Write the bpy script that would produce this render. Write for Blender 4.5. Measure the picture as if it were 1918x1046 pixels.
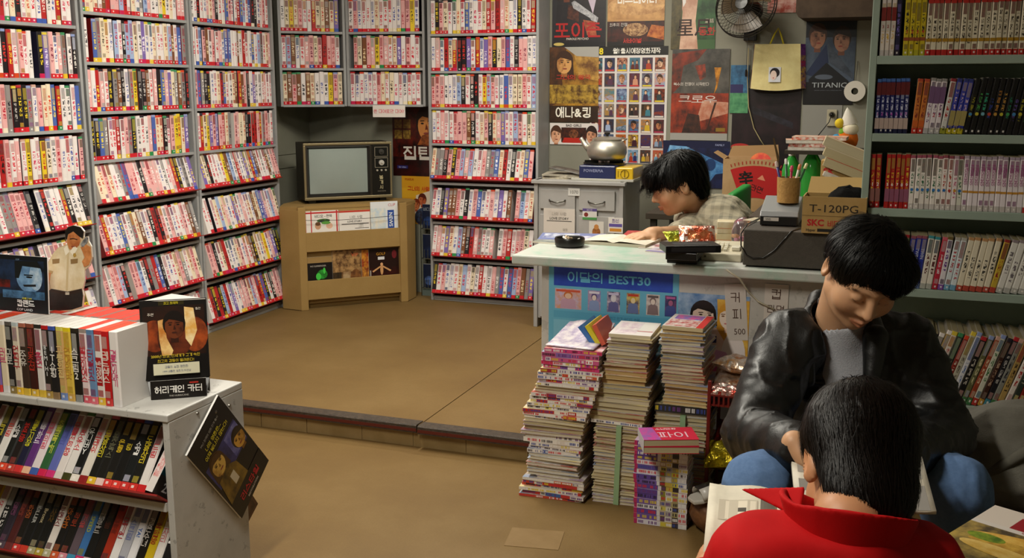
import bpy, math, random, colorsys
import numpy as np
from mathutils import Matrix, Vector
for _o in list(bpy.data.objects): bpy.data.objects.remove(_o)
SC = bpy.context.scene
COL = SC.collection
R = math.radians
random.seed(11)

# ------------------------------------------------------------------ camera
# room frame: +X runs along the back wall, +Y into the shop, camera stands over (0, 0)
FPX, PITCH, YAW, CAMZ = 1930.0, R(10.6), R(20.0), 1.40
cam_d = bpy.data.cameras.new('camera')
cam = bpy.data.objects.new('camera', cam_d); COL.objects.link(cam)
cam.location = (0, 0, CAMZ)
cam.rotation_euler = (math.pi/2 - PITCH, 0, YAW)
cam_d.sensor_fit = 'HORIZONTAL'; cam_d.sensor_width = 36.0
cam_d.lens = 36.0*FPX/1918.0
cam_d.clip_start = 0.02; cam_d.clip_end = 60
SC.camera = cam

# ------------------------------------------------------------------ world, light level
w = bpy.data.worlds.new('world'); SC.world = w; w.use_nodes = True
w.node_tree.nodes['Background'].inputs[0].default_value = (0, 0, 0, 1)   # closed room: the ceiling lamps are the only light
w.node_tree.nodes['Background'].inputs[1].default_value = 0.0
SC.view_settings.view_transform = 'Standard'
SC.view_settings.look = 'None'
SC.view_settings.exposure = 0.0
SC.view_settings.gamma = 1.0
SC.view_settings.use_curve_mapping = False
SC.cycles.use_denoising = True
SC.cycles.max_bounces = 7
# ceiling fluorescent fixtures: (x, y, length axis, watts)
CEIL = 2.50
LAMPS = [(-1.95, 3.55, 'Y', 60.0), (-1.30, 1.05, 'Y', 56.0), (-1.25, 4.85, 'X', 22.0)]
LAMP_COL = (1.0, 0.95, 0.83)
# ------------------------------------------------------------------ pixel helpers (photo frame 1918 x 1046)
_fw = np.array([-math.sin(YAW)*math.cos(PITCH), math.cos(YAW)*math.cos(PITCH), -math.sin(PITCH)])
_rt = np.array([math.cos(YAW), math.sin(YAW), 0.0]); _up = np.cross(_rt, _fw)
_cc = np.array([0, 0, CAMZ])
def ray(x, y): return _fw + _rt*(x-959)/FPX + _up*(523-y)/FPX
def onz(x, y, z): d = ray(x, y); return _cc + d*(z-CAMZ)/d[2]
def onx(x, y, X): d = ray(x, y); return _cc + d*X/d[0]
def ony(x, y, Y): d = ray(x, y); return _cc + d*Y/d[1]
def at(x, y, dep): return _cc + ray(x, y)*dep
def topx(p):
    q = np.asarray(p, float)-_cc; z = q@_fw
    return 959+FPX*(q@_rt)/z, 523-FPX*(q@_up)/z, z

# ------------------------------------------------------------------ colours and materials
def lin(c):
    c = c/255.0
    return c/12.92 if c <= 0.04045 else ((c+0.055)/1.055)**2.4
def C(h, k=1.0):
    if isinstance(h, str):
        h = h.lstrip('#'); return tuple(min(1, k*lin(int(h[i:i+2], 16))) for i in (0, 2, 4))
    return tuple(h)
class NT:
    def __init__(s, name):
        s.m = bpy.data.materials.new(name); s.m.use_nodes = True
        s.t = s.m.node_tree; s.b = s.t.nodes['Principled BSDF']
    def n(s, ty, **k):
        nd = s.t.nodes.new(ty)
        for a, v in k.items(): setattr(nd, a, v)
        return nd
    def l(s, a, b): s.t.links.new(a, b)
    def attr(s, name, out='Color'):
        nd = s.n('ShaderNodeAttribute'); nd.attribute_name = name; return nd.outputs[out]
    def val(s, sock, v):
        if hasattr(v, 'links'): s.l(v, sock)
        else: sock.default_value = v
    def math(s, op, a, b=0.0, c=None):
        nd = s.n('ShaderNodeMath', operation=op); s.val(nd.inputs[0], a); s.val(nd.inputs[1], b)
        if c is not None: s.val(nd.inputs[2], c)
        return nd.outputs[0]
    def mix(s, f, a, b, mode='MIX'):
        nd = s.n('ShaderNodeMix', data_type='RGBA', blend_type=mode); s.val(nd.inputs[0], f)
        for i, v in ((6, a), (7, b)):
            if hasattr(v, 'links'): s.l(v, nd.inputs[i])
            else: nd.inputs[i].default_value = (*v[:3], 1)
        return nd.outputs[2]
    def noise(s, scale, detail=3, vec=None, rough=0.5, out=0):
        nd = s.n('ShaderNodeTexNoise'); s.val(nd.inputs['Scale'], scale); nd.inputs['Detail'].default_value = detail
        nd.inputs['Roughness'].default_value = rough
        if vec is not None: s.l(vec, nd.inputs['Vector'])
        return nd.outputs[out]
    def ramp(s, f, stops):
        nd = s.n('ShaderNodeValToRGB'); e = nd.color_ramp.elements
        while len(e) < len(stops): e.new(0.5)
        for q, (p, c) in zip(e, stops): q.position = p; q.color = (*c, 1)
        s.l(f, nd.inputs[0]); return nd.outputs[0]
    def bump(s, h, strength=0.3, dist=0.01):
        nd = s.n('ShaderNodeBump'); nd.inputs['Strength'].default_value = strength; nd.inputs['Distance'].default_value = dist
        s.l(h, nd.inputs['Height']); s.l(nd.outputs[0], s.b.inputs['Normal'])
    def obj(s): return s.n('ShaderNodeTexCoord').outputs['Object']
    def mapping(s, scale):
        nd = s.n('ShaderNodeMapping'); nd.inputs['Scale'].default_value = scale
        s.l(s.obj(), nd.inputs[0]); return nd.outputs[0]
MATS = {}
def simple(name, col, rough=0.5, metal=0.0, var=None, bump=None, spec=0.5, coat=0.0, emit=None, trans=0.0, ior=1.45, stretch=None):
    if name in MATS: return MATS[name]
    q = NT(name); b = q.b
    col = C(col)
    b.inputs['Base Color'].default_value = (*col, 1)
    b.inputs['Roughness'].default_value = rough; b.inputs['Metallic'].default_value = metal
    b.inputs['Specular IOR Level'].default_value = spec; b.inputs['Coat Weight'].default_value = coat
    b.inputs['Transmission Weight'].default_value = trans; b.inputs['IOR'].default_value = ior
    vec = q.mapping(stretch) if stretch else q.obj()
    if var:                                   # (scale, colour2, contrast)
        f = q.noise(var[0], 5, vec, 0.6)
        lo, hi = 0.5-0.5/var[2], 0.5+0.5/var[2]
        q.l(q.ramp(f, [(max(0, lo), col), (min(1, hi), C(var[1]))]), b.inputs['Base Color'])
    if bump: q.bump(q.noise(bump[0], 4, vec), bump[1], bump[2] if len(bump) > 2 else 0.004)
    if emit:
        b.inputs['Emission Color'].default_value = (*col, 1); b.inputs['Emission Strength'].default_value = emit
    MATS[name] = q.m; return q.m
def attr_mat(name, rough=0.5, metal=0.0, spec=0.5, coat=0.0, bump=None, trans=0.0, alpha=1.0):
    # face colour "col", blotched into "col2" by a noise of scale "ns"
    q = NT(name); b = q.b
    ns = q.attr('ns', 'Fac')
    f = q.noise(ns, 4, q.obj(), 0.65)
    f = q.math('MULTIPLY_ADD', f, 4.0, -1.5); f = q.math('MINIMUM', q.math('MAXIMUM', f, 0.0), 1.0)
    f = q.math('MULTIPLY', f, q.math('GREATER_THAN', ns, 0.01))
    q.l(q.mix(f, q.attr('col'), q.attr('col2')), b.inputs['Base Color'])
    b.inputs['Roughness'].default_value = rough; b.inputs['Metallic'].default_value = metal
    b.inputs['Specular IOR Level'].default_value = spec; b.inputs['Coat Weight'].default_value = coat
    b.inputs['Transmission Weight'].default_value = trans; b.inputs['Alpha'].default_value = alpha
    if bump: q.bump(q.noise(bump[0], 4, q.obj()), bump[1], bump[2])
    MATS[name] = q.m; return q.m
PAPER = attr_mat('paper', 0.62, spec=0.35)
GLOSS = attr_mat('glossy_print', 0.38, spec=0.45)
PLAST = attr_mat('plastic', 0.32, spec=0.5)
MATTE = attr_mat('matte', 0.85, spec=0.25)
METAL = attr_mat('metal', 0.32, metal=1.0)
CLOTH = attr_mat('cloth', 0.95, spec=0.15, bump=(160, 0.35, 0.002))
FOIL = attr_mat('foil', 0.22, metal=0.75, bump=(38, 0.9, 0.012))
CLEAR = attr_mat('clear_film', 0.1, trans=0.92)
def pages_mat():
    q = NT('page_edges'); b = q.b
    f = q.noise(1.0, 3, q.mapping((6, 6, 900)), 0.7)
    g = q.noise(9, 2, q.obj())
    c = q.mix(q.math('MULTIPLY', f, 0.55), q.attr('col'), q.mix(1.0, q.attr('col'), (0.55, 0.5, 0.42), 'MULTIPLY'))
    q.l(q.mix(q.math('MULTIPLY', g, 0.35), c, q.mix(1.0, c, (0.8, 0.72, 0.55), 'MULTIPLY')), b.inputs['Base Color'])
    b.inputs['Roughness'].default_value = 0.9; b.inputs['Specular IOR Level'].default_value = 0.1
    q.bump(f, 0.5, 0.002); MATS['page_edges'] = q.m; return q.m
PAGES = pages_mat()
def spine_mat():
    # printed spine: base, title glyph blocks in "ink", a picture patch, a foot sticker and a head patch
    q = NT('printed_spine'); b = q.b
    uv = q.n('ShaderNodeUVMap').outputs[0]
    sp = q.n('ShaderNodeSeparateXYZ'); q.l(uv, sp.inputs[0]); u, v = sp.outputs[0], sp.outputs[1]
    seed = q.attr('seed', 'Fac')
    def band(x, a, c): return q.math('MULTIPLY', q.math('GREATER_THAN', x, a), q.math('LESS_THAN', x, c))
    def wn(cu, cv, k):
        cb = q.n('ShaderNodeCombineXYZ'); q.l(cu, cb.inputs[0]); q.l(cv, cb.inputs[1]); q.l(q.math('MULTIPLY', seed, k), cb.inputs[2])
        nd = q.n('ShaderNodeTexWhiteNoise', noise_dimensions='3D'); q.l(cb.outputs[0], nd.inputs[0]); return nd
    s1 = wn(q.math('FLOOR', seed), q.math('FLOOR', seed), 3.17).outputs[0]
    # title
    g = wn(q.math('FLOOR', q.math('MULTIPLY', u, 7.0)), q.math('FLOOR', q.math('MULTIPLY', v, 44.0)), 1.7).outputs[0]
    fr = q.math('FRACT', q.math('MULTIPLY', v, 7.33))
    t = q.math('GREATER_THAN', g, 0.42)
    t = q.math('MULTIPLY', t, band(u, 0.2, 0.8)); t = q.math('MULTIPLY', t, band(fr, 0.12, 0.88))
    z0 = q.math('MULTIPLY_ADD', s1, 0.18, 0.2)
    z1 = q.math('MULTIPLY_ADD', s1, 0.2, 0.58)
    t = q.math('MULTIPLY', t, q.math('GREATER_THAN', v, z0)); t = q.math('MULTIPLY', t, q.math('LESS_THAN', v, z1))
    t = q.math('MULTIPLY', t, q.attr('glyphs', 'Fac'))
    c = q.mix(t, q.attr('col'), q.attr('ink'))
    # picture
    cb = q.n('ShaderNodeCombineXYZ'); q.l(q.math('MULTIPLY', u, 0.15), cb.inputs[0]); q.l(v, cb.inputs[1]); q.l(seed, cb.inputs[2])
    nz = q.n('ShaderNodeTexNoise'); nz.inputs['Scale'].default_value = 22.0; nz.inputs['Detail'].default_value = 2.0; q.l(cb.outputs[0], nz.inputs['Vector'])
    pic = q.mix(0.65, nz.outputs[1], q.attr('top')); pic = q.mix(1.0, pic, pic, 'MULTIPLY'); pic = q.mix(0.35, pic, q.attr('ink'))
    pm = q.math('MULTIPLY', q.math('GREATER_THAN', v, q.math('ADD', z1, 0.03)), q.math('LESS_THAN', v, 0.93))
    pm2 = q.math('MULTIPLY', band(v, 0.11, 0.2), q.math('GREATER_THAN', s1, 0.45))
    pm = q.math('MULTIPLY', q.math('MAXIMUM', pm, pm2), q.attr('pics', 'Fac'))
    pm = q.math('MULTIPLY', pm, band(u, 0.08, 0.92))
    c = q.mix(q.math('MULTIPLY', pm, 0.85), c, pic)
    c = q.mix(q.math('GREATER_THAN', v, 0.945), c, q.attr('top'))
    foot = q.math('LESS_THAN', v, 0.1)
    fc = q.mix(q.math('MULTIPLY', q.math('MULTIPLY', band(u, 0.3, 0.7), band(v, 0.035, 0.07)), q.math('MULTIPLY', q.math('GREATER_THAN', s1, 0.4), 0.7)), q.attr('foot'), (0.85, 0.8, 0.75))
    c = q.mix(foot, c, fc)
    q.l(c, b.inputs['Base Color'])
    b.inputs['Roughness'].default_value = 0.3; b.inputs['Specular IOR Level'].default_value = 0.5
    MATS['printed_spine'] = q.m; return q.m
SPINE = spine_mat()

# ------------------------------------------------------------------ lettering
def _ring(cx, cy, rx, ry, n=12): return [(cx+rx*math.cos(2*math.pi*i/n), cy+ry*math.sin(2*math.pi*i/n)) for i in range(n+1)]
_O = _ring(.5, .5, .5, .5)
JAMO = {'G': [[(0, 1), (1, 1), (.88, 0)]], 'N': [[(0, 1), (0, 0), (1, 0)]], 'D': [[(1, 1), (0, 1), (0, 0), (1, 0)]], 'R': [[(0, 1), (1, 1), (1, .52), (0, .52), (0, 0), (1, 0)]],
        'M': [[(0, 0), (0, 1), (1, 1), (1, 0), (0, 0)]], 'B': [[(0, 1), (0, 0), (1, 0), (1, 1)], [(0, .5), (1, .5)]], 'S': [[(.5, 1), (.42, .5), (0, 0)], [(.5, .7), (1, 0)]], 'O': [_O],
        'J': [[(0, 1), (1, 1)], [(.5, 1), (.4, .5), (0, 0)], [(.46, .62), (1, 0)]], 'C': [[(.35, 1), (.65, 1)], [(0, .75), (1, .75)], [(.5, .75), (.4, .4), (0, 0)], [(.46, .45), (1, 0)]],
        'K': [[(0, 1), (1, 1), (.88, 0)], [(0, .52), (.95, .52)]], 'T': [[(1, 1), (0, 1), (0, 0), (1, 0)], [(0, .5), (1, .5)]], 'P': [[(0, 1), (1, 1)], [(0, 0), (1, 0)], [(.3, 1), (.3, 0)], [(.7, 1), (.7, 0)]],
        'H': [[(.35, 1), (.65, 1)], [(0, .78), (1, .78)], _ring(.5, .3, .38, .3)]}
_LEAD = ['G', 'GG', 'N', 'D', 'DD', 'R', 'M', 'B', 'BB', 'S', 'SS', 'O', 'J', 'JJ', 'C', 'K', 'T', 'P', 'H']
_TAIL = ['', 'G', 'GG', 'GS', 'N', 'NJ', 'NH', 'D', 'R', 'RG', 'RM', 'RB', 'RS', 'RT', 'RP', 'RH', 'M', 'B', 'BS', 'S', 'SS', 'O', 'J', 'C', 'K', 'T', 'P', 'H']
# vowels: (right-hand strokes, bottom strokes); unit boxes
_VR = {'a': [[(.35, 0), (.35, 1)], [(.35, .5), (1, .5)]], 'ae': [[(.15, 0), (.15, 1)], [(.8, 0), (.8, 1)], [(.15, .5), (.8, .5)]], 'ya': [[(.35, 0), (.35, 1)], [(.35, .65), (1, .65)], [(.35, .35), (1, .35)]], 'yae': [[(.15, 0), (.15, 1)], [(.8, 0), (.8, 1)], [(.15, .62), (.8, .62)], [(.15, .38), (.8, .38)]],
       'eo': [[(.7, 0), (.7, 1)], [(0, .5), (.7, .5)]], 'e': [[(.45, 0), (.45, 1)], [(.95, 0), (.95, 1)], [(0, .5), (.45, .5)]], 'yeo': [[(.7, 0), (.7, 1)], [(0, .65), (.7, .65)], [(0, .35), (.7, .35)]], 'ye': [[(.45, 0), (.45, 1)], [(.95, 0), (.95, 1)], [(0, .62), (.45, .62)], [(0, .38), (.45, .38)]], 'i': [[(.55, 0), (.55, 1)]]}
_VB = {'o': [[(0, 0), (1, 0)], [(.5, 0), (.5, .9)]], 'yo': [[(0, 0), (1, 0)], [(.33, 0), (.33, .9)], [(.67, 0), (.67, .9)]], 'u': [[(0, .75), (1, .75)], [(.5, .75), (.5, -.1)]], 'yu': [[(0, .75), (1, .75)], [(.33, .75), (.33, -.1)], [(.67, .75), (.67, -.1)]], 'eu': [[(0, .4), (1, .4)]]}
_VOW = [('a', ''), ('ae', ''), ('ya', ''), ('yae', ''), ('eo', ''), ('e', ''), ('yeo', ''), ('ye', ''), ('', 'o'), ('a', 'o'), ('ae', 'o'), ('i', 'o'), ('', 'yo'), ('', 'u'), ('eo', 'u'), ('e', 'u'), ('i', 'u'), ('', 'yu'), ('', 'eu'), ('i', 'eu'), ('i', '')]
def hangul(ch, wd):
    """strokes of one syllable in an em box, as quads (verts, faces)"""
    k = ord(ch)-0xAC00; L, V, T = _LEAD[k//588], _VOW[(k % 588)//28], _TAIL[k % 28]
    y0 = .36 if T else .02; x1 = .88
    S = []
    def put(key, a, b, c, d):
        n = len(key)
        for i, j in enumerate(key):
            w_ = (c-a-.05*(n-1))/n; p0 = a+i*(w_+.05)
            for st in JAMO[j]: S.append([(p0+x*w_, b+y*(d-b)) for x, y in st])
    r, u = V
    lx1 = .56 if r else .80; ly0 = y0+(.34*(.84-y0)/.82+.02 if u else .06)
    if u and not T: ly0 += .04
    put(L, .1, ly0, lx1 if not u else (.58 if r else .78), .84)
    if r:
        a, c = (.66, .96) if r not in ('ae', 'e', 'yae', 'ye') else (.62, .94)
        for st in _VR[r]: S.append([(a+x*(c-a), y0+(0 if T else .0)+y*(.88-y0)) for x, y in st])
    if u:
        c = .64 if r else .92; h_ = (ly0-y0)*.72
        for st in _VB[u]: S.append([(.0+x*c, y0+.03+y*h_) for x, y in st])
    if T: put(T, .16, .03, .84, .27)
    vs, fs = [], []; hw = wd/2
    for st in S:
        for (ax, ay), (bx, by) in zip(st, st[1:]):
            dx, dy = bx-ax, by-ay; l_ = math.hypot(dx, dy) or 1; dx, dy = dx/l_*hw, dy/l_*hw; n = len(vs)
            vs += [(ax-dx+dy, ay-dy-dx), (bx+dx+dy, by+dy-dx), (bx+dx-dy, by+dy+dx), (ax-dx-dy, ay-dy+dx)]; fs.append((n, n+1, n+2, n+3))
    return vs, fs
_GL = {}
def _font(text, bold):
    key = (text, bold)
    if key not in _GL:
        cu = bpy.data.curves.new('t', 'FONT'); cu.body = text; cu.size = 1.0; cu.offset = bold; cu.resolution_u = 2; cu.align_x = 'LEFT'
        ob = bpy.data.objects.new('t', cu); me = bpy.data.meshes.new_from_object(ob)
        v = [tuple(p.co[:2]) for p in me.vertices]; _GL[key] = (v, [tuple(p.vertices) for p in me.polygons], max([p[0] for p in v] or [.3])+.04)
        bpy.data.meshes.remove(me); bpy.data.objects.remove(ob); bpy.data.curves.remove(cu)
    return _GL[key]
def glyph(text, size=1.0, bold=0.0, align='CENTER', space=1.0):
    V, F = [], []; lines = text.split('\n'); lh = 1.12*space if len(lines) > 1 else 1.0
    for li, ln in enumerate(lines):
        vs, fs, x, run = [], [], 0.0, ''
        def flush():
            nonlocal x, run
            if run.strip():
                v, f, adv = _font(run, bold); n = len(vs); vs.extend((a+x, b+.06, 0.0) for a, b in v); fs.extend(tuple(n+i for i in q) for q in f); x += adv
            elif run: x += .3*len(run)
            if run.strip() and run.endswith(' '): x += .25
            run = ''
        for ch in ln:
            if 0xAC00 <= ord(ch) <= 0xD7A3:
                flush(); key = (ch, bold)
                if key not in _GL: _GL[key] = hangul(ch, .075+1.5*bold)
                v, f = _GL[key]; n = len(vs); vs.extend((a*.9+x, b*.95, (i_//4)*.00004) for i_, (a, b) in enumerate(v)); fs.extend(tuple(n+i for i in q) for q in f); x += .93
            else: run += ch
        flush()
        k = len(V); V += [(a-x/2 if align == 'CENTER' else a, b-.42-(li-(len(lines)-1)/2)*lh, e) for a, b, e in vs]; F += [tuple(k+i for i in q) for q in fs]
    return [(a*size, b*size, e) for a, b, e in V], F

# ------------------------------------------------------------------ mesh builder
class MB:
    def __init__(s): s.v = []; s.f = []; s.c = []; s.c2 = []; s.n = []; s.m = []; s.uv = {}
    def face(s, idx, col=(1, 1, 1), m=0, col2=None, ns=0.0):
        s.f.append(tuple(idx)); s.c.append(col); s.c2.append(col2 if col2 is not None else col); s.n.append(ns if col2 is not None else 0.0); s.m.append(m)
    def pts(s, P, M=None):
        k = len(s.v)
        for p in P:
            p = Vector(p)
            s.v.append(tuple(M @ p if M is not None else p))
        return k
    def poly(s, P, col, m=0, col2=None, ns=0, M=None):
        k = s.pts(P, M); s.face(range(k, k+len(P)), col, m, col2, ns); return s
    def box(s, x0, x1, y0, y1, z0, z1, col=(1, 1, 1), m=0, col2=None, ns=0, M=None, tops=None):
        k = s.pts([(x, y, z) for z in (z0, z1) for y in (y0, y1) for x in (x0, x1)], M)
        F = [(0, 2, 3, 1), (4, 5, 7, 6), (0, 1, 5, 4), (1, 3, 7, 5), (3, 2, 6, 7), (2, 0, 4, 6)]
        for i, f in enumerate(F):
            cc = col
            if tops and i in tops: cc = tops[i]
            s.face([k+a for a in f], cc, m, col2, ns)
        return s
    def prism(s, P, z0, z1, col=(1, 1, 1), m=0, col2=None, ns=0, M=None, cap=True):
        n = len(P); k = s.pts([(x, y, z0) for x, y in P]+[(x, y, z1) for x, y in P], M)
        for i in range(n):
            j = (i+1) % n; s.face((k+i, k+j, k+n+j, k+n+i), col, m, col2, ns)
        if cap:
            s.face([k+i for i in range(n)][::-1], col, m, col2, ns); s.face([k+n+i for i in range(n)], col, m, col2, ns)
        return s
    def lathe(s, prof, n=24, col=(1, 1, 1), m=0, M=None, col2=None, ns=0, close=True):
        k = s.pts([(r*math.cos(2*math.pi*i/n), r*math.sin(2*math.pi*i/n), z) for r, z in prof for i in range(n)], M)
        for a in range(len(prof)-1):
            for i in range(n):
                j = (i+1) % n; s.face((k+a*n+i, k+a*n+j, k+(a+1)*n+j, k+(a+1)*n+i), col, m, col2, ns)
        if close:
            s.face([k+i for i in range(n)][::-1], col, m, col2, ns)
            b = k+(len(prof)-1)*n; s.face([b+i for i in range(n)], col, m, col2, ns)
        return s
    def tube(s, P, r, n=8, col=(0, 0, 0), m=0, closed=False):
        P = [Vector(p) for p in P]; N = len(P); k = len(s.v)
        for i, p in enumerate(P):
            a = P[(i-1) % N] if closed else P[max(0, i-1)]; b = P[(i+1) % N] if closed else P[min(N-1, i+1)]
            t = (b-a).normalized(); u = t.orthogonal().normalized() if abs(t.z) > 0.9 else t.cross(Vector((0, 0, 1))).normalized()
            w_ = t.cross(u)
            rr = r[i] if isinstance(r, (list, tuple)) else r
            for q in range(n):
                a_ = 2*math.pi*q/n; s.v.append(tuple(p+u*math.cos(a_)*rr+w_*math.sin(a_)*rr))
        for i in range(N if closed else N-1):
            j = (i+1) % N
            for q in range(n):
                e = (q+1) % n; s.face((k+i*n+q, k+i*n+e, k+j*n+e, k+j*n+q), col, m)
        if not closed:
            s.face([k+q for q in range(n)][::-1], col, m); s.face([k+(N-1)*n+q for q in range(n)], col, m)
        return s
    def blob(s, c, rx, ry, rz, col, m=0, col2=None, ns=0, n=14, M=None, rough=0.0, rs=1):
        rnd = random.Random(rs); P = []; h = n//2
        for a in range(h+1):
            th = math.pi*a/h
            for i in range(n):
                ph = 2*math.pi*i/n; q = 1+rough*rnd.uniform(-1, 1)
                P.append((c[0]+rx*q*math.sin(th)*math.cos(ph), c[1]+ry*q*math.sin(th)*math.sin(ph), c[2]+rz*q*math.cos(th)))
        k = s.pts(P, M)
        for a in range(h):
            for i in range(n):
                j = (i+1) % n; s.face((k+a*n+i, k+(a+1)*n+i, k+(a+1)*n+j, k+a*n+j), col, m, col2, ns)
        return s
    def text(s, txt, cx, cz, size, col, m=0, y=0.0, bold=0.0, M=None, rot=0.0, align='CENTER', space=1.0, sx=1.0):
        V, F = glyph(txt, size, bold, align, space); cr, sr = math.cos(rot), math.sin(rot)
        V = [(a*sx, b, e) for a, b, e in V]
        k = s.pts([(cx+a*cr-b*sr, y-e, cz+a*sr+b*cr) for a, b, e in V], M)
        for f in F: s.face([k+i for i in f], col, m)
        return s
    def mesh(s, name, mats, smooth=False):
        me = bpy.data.meshes.new(name); me.from_pydata(s.v, [], s.f)
        for q in mats: me.materials.append(q)
        me.polygons.foreach_set('material_index', s.m)
        if smooth: me.polygons.foreach_set('use_smooth', [True]*len(s.f))
        cnt = [len(f) for f in s.f]
        for nm, src in (('col', s.c), ('col2', s.c2)):
            a = me.attributes.new(nm, 'FLOAT_COLOR', 'CORNER')
            arr = np.repeat(np.array([(*c[:3], 1.0) for c in src], dtype=np.float32), cnt, axis=0)
            a.data.foreach_set('color', arr.ravel())
        if any(s.n):
            a = me.attributes.new('ns', 'FLOAT', 'FACE'); a.data.foreach_set('value', np.array(s.n, dtype=np.float32))
        me.update(); return me
    def build(s, name, mats, parent=None, loc=None, rot=None, M=None, smooth=False, bev=0.0, autos=None):
        if not isinstance(mats, (list, tuple)): mats = [mats]
        o = bpy.data.objects.new(name, s.mesh(name, mats, smooth or autos is not None)); COL.objects.link(o)
        if parent is not None: o.parent = parent
        if M is not None: o.matrix_local = M
        if loc is not None: o.location = loc
        if rot is not None: o.rotation_euler = rot
        if bev:
            b = o.modifiers.new('bevel', 'BEVEL'); b.width = bev; b.segments = 2; b.limit_method = 'ANGLE'
        if autos is not None: o.data.set_sharp_from_angle(angle=R(autos))
        return o
def tag(o, label=None, cat=None, group=None, kind=None):
    if label: o['label'] = label
    if cat: o['category'] = cat
    if group: o['group'] = group
    if kind: o['kind'] = kind
    return o
def thing(name, label, cat, loc=(0, 0, 0), rotz=0.0, group=None, M=None):
    o = bpy.data.objects.new(name, None); COL.objects.link(o); o.empty_display_size = 0.05
    if M is not None: o.matrix_world = M
    else: o.location = loc; o.rotation_euler = (0, 0, rotz)
    return tag(o, label, cat, group)
def struct(name, mb, mats, **k):
    return tag(mb.build(name, mats, **k), kind='structure')
def TR(x, y, z): return Matrix.Translation((x, y, z))
def RX(a): return Matrix.Rotation(a, 4, 'X')
def RY(a): return Matrix.Rotation(a, 4, 'Y')
def RZ(a): return Matrix.Rotation(a, 4, 'Z')

# flat prints: shapes in units of the sheet (0..1), text sizes in sheet heights
def sheet(name, label, cat, wd, ht, M, bg, shapes=(), texts=(), thick=0.0012, mat=None, bg2=None, ns=0, group=None, parent=None, edge=(0.75, 0.73, 0.7), poly=None):
    b = MB()
    out = poly or [(0, 0), (1, 0), (1, 1), (0, 1)]
    P = [(x*wd, z*ht) for x, z in out]; n = len(P)
    k = b.pts([(x, 0, z) for x, z in P]+[(x, thick, z) for x, z in P])
    b.face([k+i for i in range(n)], bg, 0, bg2, ns); b.face([k+n+i for i in range(n)][::-1], edge, 0)
    for i in range(n): b.face((k+(i+1) % n, k+i, k+n+i, k+n+(i+1) % n), edge, 0)
    y = 0.0; lay = []
    for sh in shapes:
        kd, a, col = sh[:3]; c2 = sh[3] if len(sh) > 3 else None; nn = sh[4] if len(sh) > 4 else 30
        if kd == 'r': Q = [(a[0], a[1]), (a[2], a[1]), (a[2], a[3]), (a[0], a[3])]
        elif kd == 'e':
            an = a[4] if len(a) > 4 else 0
            Q = []
            for i in range(20):
                t = 2*math.pi*i/20; ex, ez = a[2]*wd*math.cos(t), a[3]*ht*math.sin(t)
                Q.append((a[0]+(ex*math.cos(an)-ez*math.sin(an))/wd, a[1]+(ex*math.sin(an)+ez*math.cos(an))/ht))
        else: Q = a
        Q = [(min(1, max(0, x)), min(1, max(0, z))) for x, z in Q]
        xs, zs = [p[0] for p in Q], [p[1] for p in Q]; bb = (min(xs), max(xs), min(zs), max(zs))
        L_ = 1+max([q[4] for q in lay if q[0] < bb[1] and q[1] > bb[0] and q[2] < bb[3] and q[3] > bb[2]] or [0]); lay.append((*bb, L_)); yy = -0.00016*L_; y = min(y, yy)
        b.poly([(x*wd, yy, z*ht) for x, z in Q], C(col), 0, C(c2) if c2 else None, nn)
    y -= 0.0004
    for tx in texts:
        t, x, z, size, col = tx[:5]; o = tx[5] if len(tx) > 5 else {}
        b.text(t, x*wd, z*ht, size*ht, C(col), 0, y, **o)
    ob = b.build(name, mat or GLOSS, parent=parent, M=M)
    if label: tag(ob, label, cat, group)
    return ob
def walk_sheet(X0, z0, X1, z1, Y):   # on a wall facing -Y
    return X1-X0, z1-z0, TR(X0, Y, z0)
def face(cx, cz, rx, rz, skin, hair, dark, side=1, turn=0.0, brow='#1c1410', lips='#8a3c34', long=0.0):
    # a plain drawn face: hair, lit skin, shaded half, brows, eyes, nose, mouth
    t = turn*rx
    S = [('e', (cx, cz+.22*rz, 1.22*rx, 1.12*rz), hair)]
    if long: S.append(('p', [(cx-1.2*rx, cz+.3*rz), (cx+1.2*rx, cz+.3*rz), (cx+1.35*rx, cz-long*rz), (cx+.7*rx, cz-long*rz), (cx-.7*rx, cz-long*rz), (cx-1.35*rx, cz-long*rz)], hair))
    S += [('r', (cx-.42*rx, cz-1.35*rz, cx+.42*rx, cz-.6*rz), dark), ('e', (cx, cz-.02*rz, rx, rz), skin), ('e', (cx+side*.5*rx, cz-.04*rz, .5*rx, .86*rz), dark, skin, 26),
          ('p', [(cx-.98*rx, cz+.35*rz), (cx-.5*rx, cz+.62*rz), (cx+.1*rx, cz+.52*rz), (cx+.98*rx, cz+.3*rz), (cx+.8*rx, cz+.9*rz), (cx, cz+1.2*rz), (cx-.8*rx, cz+.9*rz)], hair)]
    for s in (-1, 1):
        x = cx+t+s*.42*rx
        S += [('p', [(x-.24*rx, cz+.27*rz), (x+.24*rx, cz+.29*rz), (x+.22*rx, cz+.35*rz), (x-.2*rx, cz+.34*rz)], brow), ('e', (x, cz+.14*rz, .17*rx, .06*rz), brow)]
    S += [('p', [(cx+t, cz+.15*rz), (cx+t+side*.2*rx, cz-.25*rz), (cx+t-side*.12*rx, cz-.28*rz)], dark), ('e', (cx+t, cz-.52*rz, .3*rx, .075*rz), lips)]
    return S
def figure(cx, z0, h, w_, skin, hair, top):
    # a tiny standing or half figure for small pictures
    return [('p', [(cx-.5*w_, z0), (cx+.5*w_, z0), (cx+.42*w_, z0+.5*h), (cx+.15*w_, z0+.6*h), (cx-.15*w_, z0+.6*h), (cx-.42*w_, z0+.5*h)], top), ('e', (cx, z0+.78*h, .27*w_, .22*h), hair), ('e', (cx, z0+.73*h, .2*w_, .16*h), skin)]
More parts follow.
